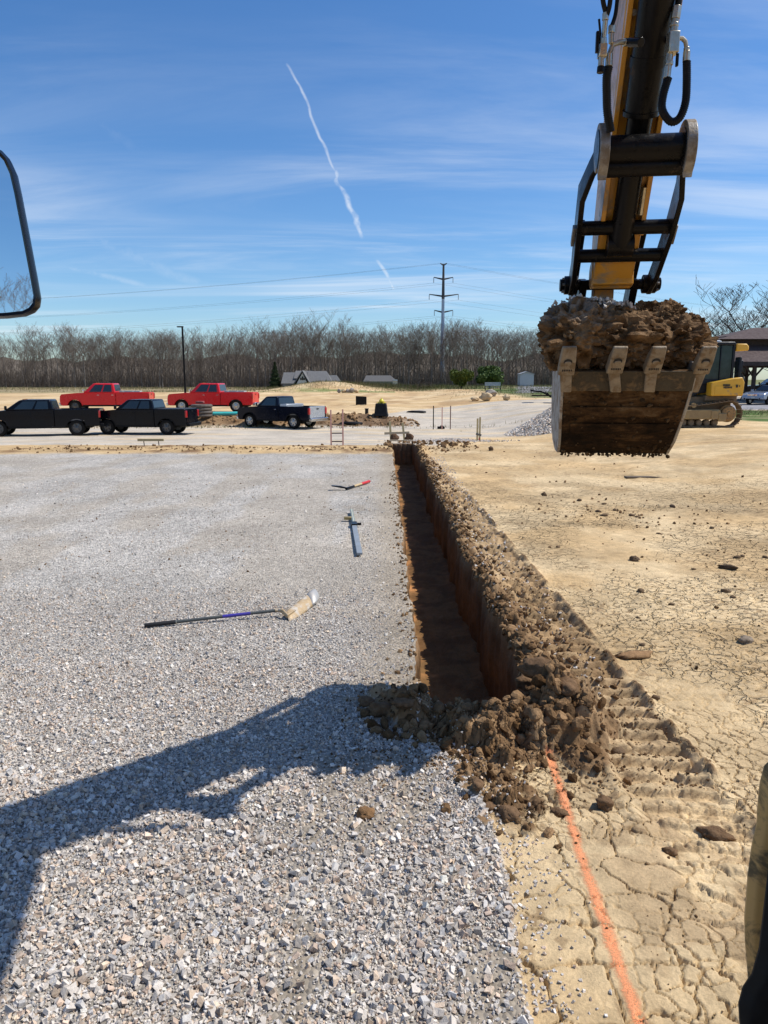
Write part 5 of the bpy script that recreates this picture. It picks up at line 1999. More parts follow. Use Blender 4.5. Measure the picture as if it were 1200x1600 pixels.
def build_vehicles():
    put(-8, 146, 680, 'black crew cab pickup at the left border with red tail lamp and all black wheels', 12, paint=BLUEBLK, rimm=M_RIMBLK, L=6.1, front=2.1, rear=-1.85, scale=.95, extras=('blackmirror', 'lamps'), bumper=M_TRIM, back=.1, cab=(1.75, .95, -.58, -.72), r=.43, belt=1.42, hood=1.30, tail_z=1.44, roof=1.96)
    put(152, 300, 678, 'black crew cab pickup with covered bed, second from left in the row of dark pickups', 24, paint=BLUEBLK, rimm=M_RIMBLK, L=5.6, scale=.94, extras=('blackmirror', 'cover'), bumper=M_TRIM, back=.2, cab=(1.35, .60, -.80, -.94), rear=-1.65, front=1.85, r=.43, belt=1.42, hood=1.30, tail_z=1.44, roof=1.96)
    put(371, 508, 668, 'midnight blue older pickup with silver tailgate and silver tool box across its bed', 36, paint=BLUEBLK2, rimm=M_ALLOY, L=5.35, scale=.98, extras=('toolbox',), doors=1, cab=(1.25, .52, -.34, -.46), rear=-1.55, front=1.75, tailm=SILV, back=.2, r=.42, fender=True)
    put(93, 232, 644, 'red crew cab pickup parked behind the two black pickups, pale load rails on its bed', 16, paint=REDP, rimm=M_RIMBLK, L=6.4, scale=1.0, extras=('bars', 'lamps', 'antenna'), cab=(1.55, .78, -.66, -.80), rear=-1.95, front=2.15, roof=2.10, belt=1.42, hood=1.34, tail_z=1.44, r=.44, back=1)
    put(262, 398, 644, 'red crew cab pickup with bright silver wheels, right one of the two red trucks', 18, paint=REDP, rimm=M_ALLOY, L=6.4, scale=1.0, extras=('bars', 'lamps', 'antenna'), cab=(1.55, .78, -.66, -.80), rear=-1.95, front=2.15, roof=2.10, belt=1.42, hood=1.34, tail_z=1.44, r=.46, back=1)
    # far right: dark pickup behind the bulldozer and silver blue car in front of it
    g = ghit(1190, 622)
    pickup('pickup_truck', 'dark blue pickup behind the bulldozer with its bed towards the right border', (g.x + 1.2, g.y, g.z), math.pi - .15, 1.0, BLUEBLK2, M_RIMBLK, extras=('blackmirror',), tail_z=1.34, bumper=M_TRIM)
    g = ghit(1172, 633)
    suv(g)
    # grey pickup half hidden by the bucket, its nose away, hitch rack to the left
    g = ghit(872, 631)
    t = pickup('pickup_truck', 'grey blue pickup half hidden behind the bucket with a black rack sticking out', (g.x + 2.9, g.y + 1.5, g.z), math.radians(-8), .98, mat('slate_blue_paint', (.16, .20, .27), .25, .4, coat=.6), M_RIMBLK, extras=('blackmirror',), bumper=M_TRIM)
    mb = MB()
    mb.box((-3.9, 0, .62), (1.7, .10, .10)); mb.box((-4.4, 0, 1.0), (.9, 1.5, .06)); mb.tube([(-3.3, 0, .62), (-3.9, 0, .9), (-4.8, 0, 1.02)], .05, 8)
    for s in (-.6, 0, .6):
        mb.tube([(-3.2, s, .5), (-3.5, s, .85), (-4.85, s, 1.08)], .04, 8)
    mb.build('hitch_rack', M_TRIM, t)


def suv(g):
    SB = mat('silver_blue_paint', (.27, .32, .41), .22, .5, (.24, .29, .38), 1, .3, coat=.6)
    root = thing('parked_car', 'silver blue car with its front towards us at the right border by the grass', 'car', (g.x + 2.1, g.y + 1.3, g.z), math.radians(180 + 33))
    # x forward; heading towards the camera, slightly to the left
    mb = MB()
    prof = [(2.3, .42), (2.36, .62), (2.30, .80), (2.0, .95), (1.3, 1.06), (.7, 1.12), (-2.2, 1.12), (-2.3, .5), (-1.7, .40)] + []
    ws = [.90] * 9
    poly = [(2.28, .45), (2.36, .66), (2.28, .84), (1.95, .98), (.85, 1.08), (-2.15, 1.10), (-2.3, .9), (-2.3, .42), (-1.35 - .42, .42)] + arch(-1.35, .42, .42)[::-1][1:-1] + [(-1.35 + .42, .42), (1.42 - .42, .42)] + arch(1.42, .42, .42)[::-1][1:-1] + [(1.42 + .42, .42)]
    mb.prism([(x, -.9, z) for x, z in poly], (0, 1.8, 0))
    mb.build('body', SB, root, bevel=.09, smooth=45, segs=4)
    V = [(.85, -.82, 1.05), (.85, .82, 1.05), (-2.0, .82, 1.05), (-2.0, -.82, 1.05), (.1, -.62, 1.52), (.1, .62, 1.52), (-1.5, .62, 1.52), (-1.5, -.62, 1.52)]
    mb = MB(); mb.add(V, [(0, 1, 2, 3), (4, 7, 6, 5), (0, 4, 5, 1), (1, 5, 6, 2), (2, 6, 7, 3), (3, 7, 4, 0)]); mb.build('cabin', SB, root, bevel=.05, segs=3)
    mb = MB(); mb.prism([(.78, -.72, 1.12), (.78, .72, 1.12), (.16, .56, 1.49), (.16, -.56, 1.49)], (.02, 0, .02)); mb.build('windscreen', M_DKGLASS, root)
    for s in (-1, 1):
        mb = MB(); mb.prism([(.55, s * .83, 1.10), (-1.8, s * .83, 1.10), (-1.4, s * .66, 1.46), (.08, s * .66, 1.46)], (0, s * .02, .01)); mb.build('side_window', M_DKGLASS, root)
        mb = MB(); mb.box((2.24, s * .66, .80), (.16, .36, .17)); mb.build('headlight', M_LENS, root, bevel=.03)
        mb = MB(); mb.box((.75, s * 1.0, 1.12), (.12, .2, .14)); mb.build('wing_mirror', SB, root, bevel=.03)
        for x in (1.42, -1.35):
            wheel(root, x, s * .78, .33, M_ALLOY, .22)
    mb = MB(); mb.box((2.36, 0, .78), (.04, .8, .14)); mb.build('grille', M_CHROME, root, bevel=.01)
    mb = MB(); mb.box((2.34, 0, .55), (.10, 1.70, .16)); b = mb.build('front_bumper', SB, root, bevel=.03)
    mb = MB(); mb.box((2.395, 0, .46), (.03, 1.0, .10)); mb.build('lower_intake', M_TRIM, b, bevel=.01)
    mb = MB(); mb.box((2.40, .1, .58), (.012, .32, .11)); mb.build('number_plate', mat('plate_white', (.6, .6, .55), .5), b)
    for s in (-1, 1):
        mb = MB(); mb.cyl((2.385, s * .62, .50), (2.41, s * .62, .50), .06, n=12); mb.build('fog_lamp', M_TRIM, b)


build_vehicles()


# ------------------------------------------------------------------ bulldozer on the right
def build_dozer():
    DY = mat('dozer_yellow', (.72, .40, .025), .4, 0, (.60, .32, .02), 2, .4, coat=.3, dirt=(.36, .25, .13), dirt_amt=.12, dscale=3)
    DT = mat('dusty_track_steel', (.16, .115, .07), .75, .2, (.25, .18, .11), 8, .6, .004, 40)
    DF = mat('dusty_yellow_frame', (.34, .235, .10), .7, 0, (.26, .18, .09), 4, .6, .003, 40)
    DG = mat('dozer_green_glass', (.006, .018, .022), .08, 0, (.03, .06, .065), 3, .4, spec=.35)
    DK = mat('dozer_cab_black', (.005, .008, .016), .4, spec=.35)
    PX = .0262
    Y0 = 30.5
    q = P(1100, 667, Y0)
    sc = (q - Vector((0, 0, CAM_H))).length / math.hypot(FPX, 667 - 800, 500) * 1.0
    sc = Y0 / (FPX * C_ + (800 - 667) * S_)
    root = thing('bulldozer', 'small yellow crawler bulldozer with dark cab parked behind the hanging bucket', 'bulldozer', (q.x, q.y + 1.15, float(base(q.x, q.y)) + .01), math.radians(0))
    z0 = float(base(q.x, q.y))
    k = sc                       # metres per photo pixel at that distance
    X = lambda px: (px - 1100) * k
    Z = lambda py: (667 - py) * k
    HW = 1.15
    # two crawler tracks: shoes one by one
    rf, rr = .40, .52
    xf, xr_ = X(1100) - 1.55, X(1139)
    for sy in (-1, 1):
        yc = sy * .88
        tr = MB()
        zc_f, zc_r = .44, .56
        loop = []
        for t in np.linspace(0, 1, 12, endpoint=False):   # top run, rear to front
            loop.append((xr_ + (xf - xr_) * t, (zc_r + rr) * (1 - t) + (zc_f + rf) * t - .05 * math.sin(math.pi * t)))
        for a in np.linspace(90, 265, 8, endpoint=False):
            loop.append((xf + rf * math.cos(math.radians(a)), zc_f + rf * math.sin(math.radians(a))))
        for t in np.linspace(0, 1, 12, endpoint=False):
            loop.append((xf + (xr_ - .1 - xf) * t, .04 + .02 * t))
        for a in np.linspace(-88, 88, 10, endpoint=False):
            loop.append((xr_ + rr * math.cos(math.radians(a)), zc_r + rr * math.sin(math.radians(a))))
        # resample
        pts = [Vector((p_[0], 0, p_[1])) for p_ in loop] + [Vector((loop[0][0], 0, loop[0][1]))]
        Ls = [0]
        for i in range(1, len(pts)):
            Ls.append(Ls[-1] + (pts[i] - pts[i - 1]).length)
        nS = 44
        belt = MB()
        shoes = []
        for i in range(nS):
            s = Ls[-1] * i / nS
            j = max(1, next(m for m in range(1, len(Ls)) if Ls[m] >= s))
            u = (s - Ls[j - 1]) / max(1e-6, Ls[j] - Ls[j - 1])
            c = pts[j - 1].lerp(pts[j], u)
            t = (pts[j] - pts[j - 1]).normalized()
            n_ = Vector((t.z, 0, -t.x))
            if n_.dot(c - Vector(((xf + xr_) / 2, 0, .5))) < 0:
                n_ = -n_
            shoes.append((c, t, n_))
        trk = MB()
        trk.lathe([(rf - .06, -.09), (rf - .06, .09)], (xf, yc, zc_f), 'y', 24)
        track = trk.build('front_idler', DF, root)
        smb = MB()
        c, t, n_ = Vector((0, 0, 0)), Vector((1, 0, 0)), Vector((0, 0, 1))
        smb.box((0, 0, 0), (Ls[-1] / nS * .92, .46, .03))
        smb.box((Ls[-1] / nS * .36, 0, .035), (.03, .46, .06))
        proto = smb.build('track_shoe', DT, root, smooth=0)
        for i, (c, t, n_) in enumerate(shoes):
            o = proto if i == 0 else proto.copy()
            if i:
                COL.objects.link(o)
                o.parent = root
            M = Matrix((t, n_.cross(t), n_)).transposed()
            o.matrix_local = Matrix.Translation((c.x, yc, c.z)) @ M.to_4x4()
        fr = MB()
        fr.prism([(xf + .2, yc - sy * -.10, .34), (xr_ - .42, yc - sy * -.10, .34), (xr_ - .30, yc - sy * -.10, .52), (xr_ - .42, yc - sy * -.10, .74), (xf + .2, yc - sy * -.10, .72)], (0, sy * .16, 0))
        fr.build('track_frame', DF, root, bevel=.03)
        m2 = MB(); m2.box((xr_ - .62, yc + sy * .25, .52), (.30, .10, .36)); m2.box((xr_ - .30, yc + sy * .245, .42), (.34, .08, .34)); m2.build('frame_cover', DF, root, bevel=.03)
        sp = MB()
        sp.lathe([(rr - .17, yc - .05), (rr - .17, yc + .05)], (xr_, 0, zc_r), 'y', 28)
        sp.lathe([(.30, yc + sy * .05), (.30, yc + sy * .17), (.26, yc + sy * .20), (.10, yc + sy * .20), (.08, yc + sy * .24)], (xr_, 0, zc_r), 'y', 24)
        spo = sp.build('sprocket', mat('sprocket_rust_yellow', (.36, .21, .08), .6, .1, (.28, .16, .06), 6, .5), root)
        bo = MB()
        for i in range(10):
            a = i * math.pi / 5
            bo.cyl((xr_ + .20 * math.cos(a), yc + sy * .20, zc_r + .20 * math.sin(a)), (xr_ + .20 * math.cos(a), yc + sy * .225, zc_r + .20 * math.sin(a)), .022, n=6)
        bo.build('hub_bolt', DT, spo, kind='stuff')
        for i in range(6):
            ro = MB()
            xx = xf + .42 + i * (xr_ - xf - .95) / 5
            ro.lathe([(.13, yc - .12), (.13, yc + .12), (.10, yc + sy * .16)], (xx, 0, .19), 'y', 16)
            ro.build('track_roller', DT, root)
        ro = MB()
        ro.lathe([(.10, yc - .12), (.10, yc + sy * .22)], (X(1083), 0, .90), 'y', 16)
        ro.build('carrier_roller', DF, root)
    # hull, engine hood
    mb = MB(); mb.prism([(X(1150), -.55, .62), (X(1150), -.55, 1.25), (xf + .1, -.55, 1.25), (xf - .2, -.55, .95), (xf + .1, -.55, .62)], (0, 1.1, 0)); mb.build('hull', DT, root, bevel=.04)
    mb = MB(); mb.prism([(X(1090), -.45, 1.2), (X(1090), -.45, 1.95), (xf + .1, -.45, 1.80), (xf - .15, -.45, 1.7), (xf - .15, -.45, 1.2)], (0, .9, 0)); mb.build('engine_hood', DY, root, bevel=.05)
    # blade and push arms
    rings = []
    for s in (-1.55, 1.55):
        rings.append([Vector((xf - .95 + x_, s, z_)) for x_, z_ in ((0, .02), (-.12, .18), (-.16, .5), (-.08, .85), (.03, 1.0), (.07, .98), (-.02, .82), (-.09, .5), (-.05, .2), (.06, .04))])
    mb = MB(); mb.loft(rings); mb.build('blade', DY, root, smooth=40)
    for s in (-1, 1):
        mb = MB(); mb.box((xf - .35, s * .5, .55), (1.3, .12, .16)); mb.build('push_arm', DY, root, bevel=.02)
    # yellow rear box with sloping top (fuel tank / fender), near side and far side
    for sy in (-1, 1):
        poly = [(X(1107.5), Z(618)), (X(1107.5), Z(597.5)), (X(1141), Z(591)), (X(1154), Z(589.5)), (X(1158), Z(597)), (X(1157), Z(617.5))]
        mb = MB(); mb.prism([(x, sy * .62, z) for x, z in poly], (0, sy * .52, 0))
        bx = mb.build('side_box', DY, root, bevel=.03)
        mb = MB(); mb.box((X(1133), sy * 1.145, Z(609.5)), (41 * k, .02, 13.5 * k)); mb.build('box_door', DY, bx, bevel=.012)
        mb = MB()
        rw = random.Random(4)
        for row, (z_, n_, w_) in enumerate(((Z(601.5), 5, 1.9), (Z(605), 6, 1.7))):
            for i in range(n_):
                mb.box((X(1125.5 + row * .8) + i * 2.25 * k, sy * 1.16, z_), (w_ * k, .012, (2.4 + rw.random()) * k))
        mb.box((X(1146), sy * 1.16, Z(603)), (3 * k, .012, 4.5 * k)); mb.box((X(1150), sy * 1.16, Z(603)), (1.2 * k, .012, 2 * k))
        mb.build('model_decal', mat('decal_black', (.02, .02, .02), .5), bx, kind='stuff')
    mb = MB(); mb.box((X(1130), 0, Z(622)), (50 * k, 1.5, 8 * k)); mb.build('rear_frame', DT, root, bevel=.02)
    # cab
    cx0, cx1 = X(1086), X(1150)
    zb, zt = Z(601), Z(539)
    mb = MB()
    for x_, y_ in ((cx0 + .05, -.62), (cx0 + .05, .62), (cx1 - .10, -.62), (cx1 - .10, .62), (X(1126), -.63), (X(1126), .63)):
        w = .10 if abs(x_ - X(1126)) > .1 else .035
        mb.box((x_, y_, (zb + zt) / 2), (w, .09, zt - zb))
    mb.box(((cx0 + cx1) / 2 - .02, -.61, zb + .12), (cx1 - cx0 - .1, .07, .22)); mb.box(((cx0 + cx1) / 2 - .02, .61, zb + .12), (cx1 - cx0 - .1, .07, .22))
    mb.build('cab_frame', DK, root, bevel=.015)
    mb = MB(); mb.prism([(cx0 - .08, -.72, zt - .03), (cx1 - .04, -.72, zt - .03), (cx1 - .10, -.72, zt + .10), (cx0 + .05, -.72, zt + .10)], (0, 1.44, 0)); rf_ = mb.build('cab_roof', DK, root, bevel=.03)
    mb = MB(); mb.lathe([(.0, 0), (.16, .0), (.16, .06), (.08, .09)], (X(1128), -.1, zt + .10), 'z', 16); mb.build('roof_beacon', mat('dome_white', (.7, .7, .68), .4), rf_)
    for sy in (-1, 1):
        for a, b in ((cx0 + .10, X(1125)), (X(1127), cx1 - .16)):
            mb = MB(); mb.box(((a + b) / 2, sy * .615, (zb + .23 + zt - .05) / 2), (b - a, .012, zt - zb - .28)); mb.build('cab_window', DG, root)
    mb = MB(); mb.box((cx0 + .04, 0, (zb + zt) / 2 + .08), (.012, 1.15, zt - zb - .3)); mb.build('cab_window', DG, root)
    mb = MB(); mb.box((cx1 - .11, 0, (zb + zt) / 2 + .12), (.012, 1.15, zt - zb - .4)); mb.build('cab_window', DG, root)
    mb = MB(); mb.prism([(cx0 + .3, -.60, zb - .35), (cx1 - .25, -.60, zb - .25), (cx1 - .1, -.60, zb + .02), (cx0 - .02, -.60, zb + .02), (cx0 - .02, -.60, zb - .5)], (0, 1.2, 0)); mb.build('cab_base', DK, root, bevel=.02)
    mb = MB(); mb.box((cx0 + .9, .1, zb + .35), (.5, .5, .12)); mb.box((cx0 + 1.15, .1, zb + .65), (.12, .5, .6)); mb.build('driver_seat', mat('grey_seat', (.12, .12, .12), .8), root, bevel=.05)
    # yellow air conditioner housing behind the roof
    mb = MB()
    poly = [(X(1149), Z(550)), (X(1149), Z(538)), (X(1165), Z(538)), (X(1168.5), Z(542)), (X(1168.5), Z(548.5))]
    mb.prism([(x, -.70, z) for x, z in poly], (0, .9, 0)); mb.build('air_conditioner_housing', DY, root, bevel=.05, segs=3)
    mb = MB(); mb.box((X(1156), -.55, Z(585)), (.10, .4, 1.4)); mb.box((X(1158), -.5, Z(573)), (.22, .3, .5)); mb.build('rear_guard', DK, root, bevel=.02)


build_dozer()
# ------------------------------------------------------------------ site clutter
M_PINK = mat('pink_lath', (.72, .36, .28), .7, 0, (.78, .48, .38), 20, .5)
M_STAKE = mat('green_tan_stake', (.46, .37, .18), .8, 0, (.54, .45, .26), 12, .5)
M_BOARD = mat('weathered_board', (.50, .40, .27), .8, 0, (.40, .32, .21), 9, .5)
M_BLKFAB = mat('black_silt_fabric', (.007, .007, .008), .7, spec=.3)
M_ROCK = mat('tan_boulder', (.62, .46, .26), .85, 0, (.50, .37, .22), 2.5, .6, .03, 9)
M_ROCKG = mat('grey_boulder', (.36, .32, .27), .85, 0, (.24, .21, .18), 3, .6, .03, 9)


def stake(mb, px, py0, py1, w, Y=None, lean=0.0):
    g = ghit(px, py1)
    t = P(px, py0, g.y)
    mb.box(((g.x + t.x) / 2 + lean / 2, g.y, (t.z + g.z) / 2), (w, .03, t.z - g.z + .1), Matrix.Rotation(math.atan2(lean, t.z - g.z), 3, 'Y'))
    return g, t


def simple(name, mb, m, label, cat, group=None, bevel=0.0, loc=None, **k):
    loc = loc or (0, 0, 0)
    o = mb.build(name, m, None, bevel=bevel, **k)
    o.location = loc
    return tag(o, label, cat, group)


def build_clutter():
    # low batter board on the left
    g = ghit(236, 698)
    s = g.y / FPX
    root = thing('batter_board', 'low wooden board on two thin stakes standing alone in front of the black pickups', 'batter board', g)
    mb = MB(); mb.box((0, 0, 10.5 * s), (41 * s, .04, 3.8 * s)); mb.build('board', M_STAKE, root)
    for x in (-10.5, 12.5):
        mb = MB(); mb.cyl((x * s, .03, -.05), (x * s - .02, .03, 9 * s), .018, n=6); mb.build('stake', mat('rusty_pin', (.12, .09, .07), .7), root)
    # pink ladder shaped frame
    g = ghit(527, 697)
    s = g.y / FPX
    root = thing('marking_frame', 'pink painted pair of laths joined by three dark rungs, beside the pad edge', 'marker frame', g)
    for x, h in ((-9.5, 56), (9, 57)):
        mb = MB(); mb.box((x * s, 0, h * s / 2), (.055, .03, h * s)); mb.build('lath', M_PINK, root)
    for h in (34, 20, 7):
        mb = MB(); mb.box((-.2 * s, .02, h * s), (19 * s, .02, .045)); mb.build('rung', mat('rung_grey', (.12, .10, .09), .7), root)
    # batter board over the trench end
    g = ghit(620, 687)
    s = g.y / FPX
    root = thing('batter_board', 'two leaning wooden stakes with a cross board at the far end of the trench', 'batter board', g)
    for x, ln, h in ((-9, -.06, 30), (12, -.10, 28)):
        mb = MB(); mb.box((x * s + ln / 2, 0, h * s / 2 - .05), (.10, .045, h * s), Matrix.Rotation(math.atan2(ln, h * s), 3, 'Y')); mb.build('stake', M_STAKE, root)
    mb = MB(); mb.box((.0, -.05, 10.5 * s), (39 * s, .04, 3.6 * s), Matrix.Rotation(math.radians(-2), 3, 'Y')); mb.build('board', M_BOARD, root)
    # loose grade board at the trench lip
    g = ghit(625, 690)
    mb = MB(); mb.box((0, 0, .05), (1.15, .10, .05)); simple('loose_board', mb, M_BOARD, 'pale loose board lying across the far lip of the trench', 'board', loc=g)
    for px, lab in ((616, 'rough brown clod between the two leaning stakes at the trench end'), (640, 'dark brown clod right of the leaning stakes at the trench end')):
        clod(px, 688, 13, lab, k=px % 5, colr=(.11, .065, .04), asp=(.9, .9, 1.2))
    # thin pins further off
    for px, a, b, lab, m in ((677, 634, 671, 'thin grey rod, left one of the three tall pins right of the trench end', M_TRIM), (690.5, 636, 671, 'thin pink lath between two taller rods beyond the trench', M_PINK), (703.5, 634, 671, 'thin brown rod, right one of the three tall pins beyond the trench', mat('brown_rod', (.20, .11, .08), .7))):
        g = ghit(px, b); t = P(px, a, g.y)
        mb = MB(); mb.box((0, 0, (t.z - g.z) / 2), (.055, .03, t.z - g.z)); simple('marker_rod', mb, m, lab, 'stake', loc=g)
    g = ghit(689, 670); mb = MB(); mb.box((0, 0, .06), (.42, .3, .16)); mb.box((.05, 0, .15), (.2, .2, .08)); simple('rubber_block', mb, M_BLKFAB, 'flat black block on the grey gravel between the tall pins', 'block', bevel=.03, loc=g)
    # double stake with clamp right
    g = ghit(747.5, 690)
    s = g.y / FPX
    root = thing('grade_stake', 'pair of tall wooden stakes strapped together with a dark clamp right of the trench', 'stake', g)
    for x, h in ((-2, 36), (1.8, 38)):
        mb = MB(); mb.box((x * s, 0, h * s / 2), (.075, .04, h * s)); mb.build('stake', M_STAKE, root)
    mb = MB(); mb.box((0, -.03, 11 * s), (8.5 * s, .06, 3 * s), Matrix.Rotation(.25, 3, 'Y')); mb.build('clamp', mat('clamp_grey', (.16, .15, .14), .6), root)
    mb = MB(); mb.box((.03, -.022, 4 * s), (.05, .01, 5 * s)); mb.build('red_mark', mat('red_mark', (.5, .08, .05), .7), root)
    # hydrant wrapped in black plastic and black barrier
    g = ghit(595, 650)
    s = g.y / FPX
    root = thing('fire_hydrant', 'yellow fire hydrant showing above a skirt of black plastic sheet', 'hydrant', g)
    mb = MB()
    mb.loft([[Vector((x * s * w, y * w, z * s)) for x, y in ((-9, -.35), (9, -.35), (10, .35), (-8, .35))] for w, z in ((1.25, 0), (1.08, 6), (.98, 15), (.9, 19.5))])
    mb.build('plastic_skirt', M_BLKFAB, root, bevel=.04)
    HY = mat('hydrant_yellow', (.75, .62, .03), .45)
    z = 19 * s
    mb = MB(); mb.lathe([(.13, z - .3), (.13, z + .12), (.17, z + .13), (.17, z + .17), (.14, z + .22), (.07, z + .30), (.035, z + .31), (.035, z + .37)], (0.05, 0, 0), 'z', 18); mb.build('barrel', HY, root)
    for a, l in (((1, 0, 0), .26), ((-1, 0, 0), .26), ((0, -1, 0), .27)):
        mb = MB(); d = Vector(a); p = Vector((.05, 0, z + .02)); mb.cyl(p, p + d * l, .07, n=12); mb.cyl(p + d * (l - .06), p + d * l, .085, n=12); mb.build('nozzle_cap', HY, root)
    g = ghit(564, 633)
    s = g.y / FPX
    mb = MB(); mb.prism([(-8 * s, 0, 0), (8 * s, 0, 1.5 * s), (8 * s, 0, 13 * s), (-8 * s, 0, 14 * s)], (0, .06, 0)); mb.prism([(-8 * s, 0, 0), (-8 * s, 0, 14 * s), (-8.5 * s, .9, 12 * s), (-8.5 * s, .9, 0)], (.05, 0, 0)); mb.prism([(8 * s, 0, 0), (8 * s, 0, 13 * s), (8.5 * s, .9, 12 * s), (8.5 * s, .9, 0)], (-.05, 0, 0))
    simple('silt_barrier', mb, M_BLKFAB, 'upright square black plastic barrier behind and left of the hydrant', 'barrier', loc=g)
    g = ghit(573, 647); mb = MB(); mb.lathe([(.13, 0), (.12, .34), (.15, .36), (.15, .4)], (0, 0, 0), 'z', 12); simple('black_bucket', mb, M_BLKFAB, 'small black pail left of the wrapped hydrant', 'pail', loc=g)
    # teal drain pipes and coiled tubing
    TEAL = mat('teal_pvc', (.05, .42, .38), .35, 0, (.08, .48, .44), 3, .4)
    for (a, b, py, r, lab) in ((318, 373, 650, .13, 'long teal plastic pipe on the soil in front of the red truck with silver wheels'), (144, 158, 657, .17, 'short teal pipe end between the two left black pickups')):
        p, q = ghit(a, py), ghit(b, py)
        q.y = p.y + .3
        root = thing('drain_pipe', lab, 'pipe', p)
        mb = MB()
        d = q - p
        d.z = 0
        for k in range(2):
            o_ = Vector((.1 * k, .30 * k, r * (1 if k < 2 else 2.2)))
            rings = []
            n = 16
            for (rr_, u) in ((r * .86, .0), (r, .0), (r, 1.0), (r * .86, 1.0)):
                c = o_ + d * u
                rings.append([c + Vector((0, rr_ * math.cos(2 * math.pi * j / n), rr_ * math.sin(2 * math.pi * j / n))) for j in range(n)])
            rings.append(rings[0])
            m3 = MB(); m3.loft(rings, cap=False); m3.build('pipe', TEAL, root)
    g = ghit(316, 652)
    root = thing('tubing_coil', 'stack of dark coiled corrugated tubing between the covered pickup and the teal pipe', 'coil', g)
    for k in range(4):
        mb = MB()
        pts = [(.55 * math.cos(a) * (1 + .05 * (k % 2)), .55 * math.sin(a), .12 + k * .20) for a in np.linspace(0, 2 * math.pi, 25)]
        mb.tube(pts, .11, 10); mb.build('coil', mat('grey_black_tubing', (.06, .05, .045), .7, 0, (.14, .11, .08), 5, .5), root)
    mb = MB(); mb.box((-.1, 0, .95), (.5, .4, .16)); mb.build('red_jug', mat('dull_red', (.28, .06, .05), .6), root, bevel=.04)
    # fabric rolls lying in the soil bank
    for px, py, lab in ((548, 663, 'flat black scrap of fabric in the soil bank left of the hydrant'), (650, 645, 'black strip of silt fabric on the tan soil right of the hydrant')):
        g = ghit(px, py)
        v, f = CL2[0][3] * np.array((.75, .3, .14)), CL2[1]
        o = link('fabric_scrap', arr_mesh('fabric_scrap', v, f, M_BLKFAB, None, True)); o.location = (g.x, g.y, g.z + .08); tag(o, lab, 'fabric')
    # boulders
    for i, (px, py, w, h, m, lab) in enumerate(((761, 627, 24, 15, M_ROCK, 'largest tan boulder in the group by the grass edge'), (768, 620, 21, 13, M_ROCKG, 'grey brown boulder behind the largest tan one'),
                                               (743, 627, 15, 8, M_ROCK, 'low pale boulder left of the largest tan one'), (792, 626, 15, 11, M_ROCK, 'rounded pale boulder standing alone right of the boulder group'))):
        boulder(px, py, w, h, m, lab, i)
    for i, (px, w, m, lab) in enumerate(((530, 8, M_ROCKG, 'grey rock at the left end of the row by the mound'), (537.5, 8, M_ROCK, 'round buff rock second in the row by the mound'), (544, 8, M_ROCKG, 'dark rock in the middle of the row by the mound'),
                                        (549.5, 10, M_ROCKG, 'palest and highest rock in the row by the mound'), (557, 8, M_ROCK, 'low tan rock at the right end of the row by the mound'))):
        boulder(px, 614, w, 7 + 2 * (i == 3), m, lab, i + 8)
    # gravel stockpile
    g = ghit(905, 668)
    cx, cy, R, Hh = 11.4, 38.6, 4.0, 2.3
    rng = np.random.default_rng(9)
    n1, n2 = 60, 26
    A, Rr = np.meshgrid(np.linspace(0, 2 * math.pi, n1), np.linspace(0, 1, n2), indexing='ij')
    X, Y = cx + R * 1.25 * Rr * np.cos(A), cy + R * .8 * Rr * np.sin(A)
    Z = base(X, Y) + Hh * (1 - Rr) ** 1.05 + .08 * (fbm(X, Y, .6, 7, 4) - .5) - .05
    c = np.ones(X.shape + (3,)) * C_GRAV * 1.15
    me = arr_mesh('gravel_stockpile', np.stack([X, Y, Z], -1).reshape(-1, 3), grid_faces(n1, n2), M_GROUND, c.reshape(-1, 3), True, {'stony': np.ones(X.size)})
    o = link('gravel_stockpile', me)
    tag(o, 'conical stockpile of grey crushed stone left of the hanging bucket', 'gravel pile')
    n = 9000
    a, r = rng.uniform(0, 2 * math.pi, n), np.sqrt(rng.random(n))
    x, y = cx + R * 1.25 * r * np.cos(a) * 1.03, cy + R * .8 * r * np.sin(a) * 1.03
    z = base(x, y) + Hh * np.clip(1 - r, 0, 1) ** 1.05
    v, f, c = scatter(np.stack([x, y, z], 1), .03 + .045 * rng.random(n) ** 2, stone_shapes(30, rng), CUBE_F, rng, stone_cols(n, rng) * 1.25)
    o2 = link('pile_stones', arr_mesh('pile_stones', v, f, M_STONE, c, False), o, 'stuff')
    # pale stone heap beyond the trench
    n = 2500
    x, y = rng.normal(3.0, .9, n), rng.normal(33.5, 1.0, n)
    v, f, c = scatter(np.stack([x, y, base(x, y) + .02 + .10 * np.exp(-((x - 3.0) ** 2 + (y - 33.5) ** 2))], 1), .02 + .03 * rng.random(n), stone_shapes(30, rng), CUBE_F, rng, stone_cols(n, rng))
    o = link('spilled_stone', arr_mesh('spilled_stone', v, f, M_STONE, c, False), None, 'stuff')
    o['label'] = 'spilled pale stone between the thin pins beyond the trench'
    # manhole scrap plank right
    mb = MB(); g = ghit(1005, 746); mb.box((0, 0, .01), (.9, .25, .03)); simple('flat_board', mb, mat('dark_plank', (.12, .085, .05), .9), 'dark flat plank lying on the clay under the bucket', 'plank', loc=g, bevel=.008)


def boulder(px, py, w, h, m, lab, i):
    g = ghit(px, py)
    s = g.y / FPX
    lib = CL3[0][i % len(CL3[0])]
    v = lib / np.abs(lib).max(0) * np.array((w * s / 2, w * s / 2 * .8, h * s / 2))
    o = link('boulder', arr_mesh('boulder', v, CL3[1], m, None, True))
    o.location = (g.x, g.y + w * s * .3, g.z + h * s * .42)
    tag(o, lab, 'boulder')


build_clutter()


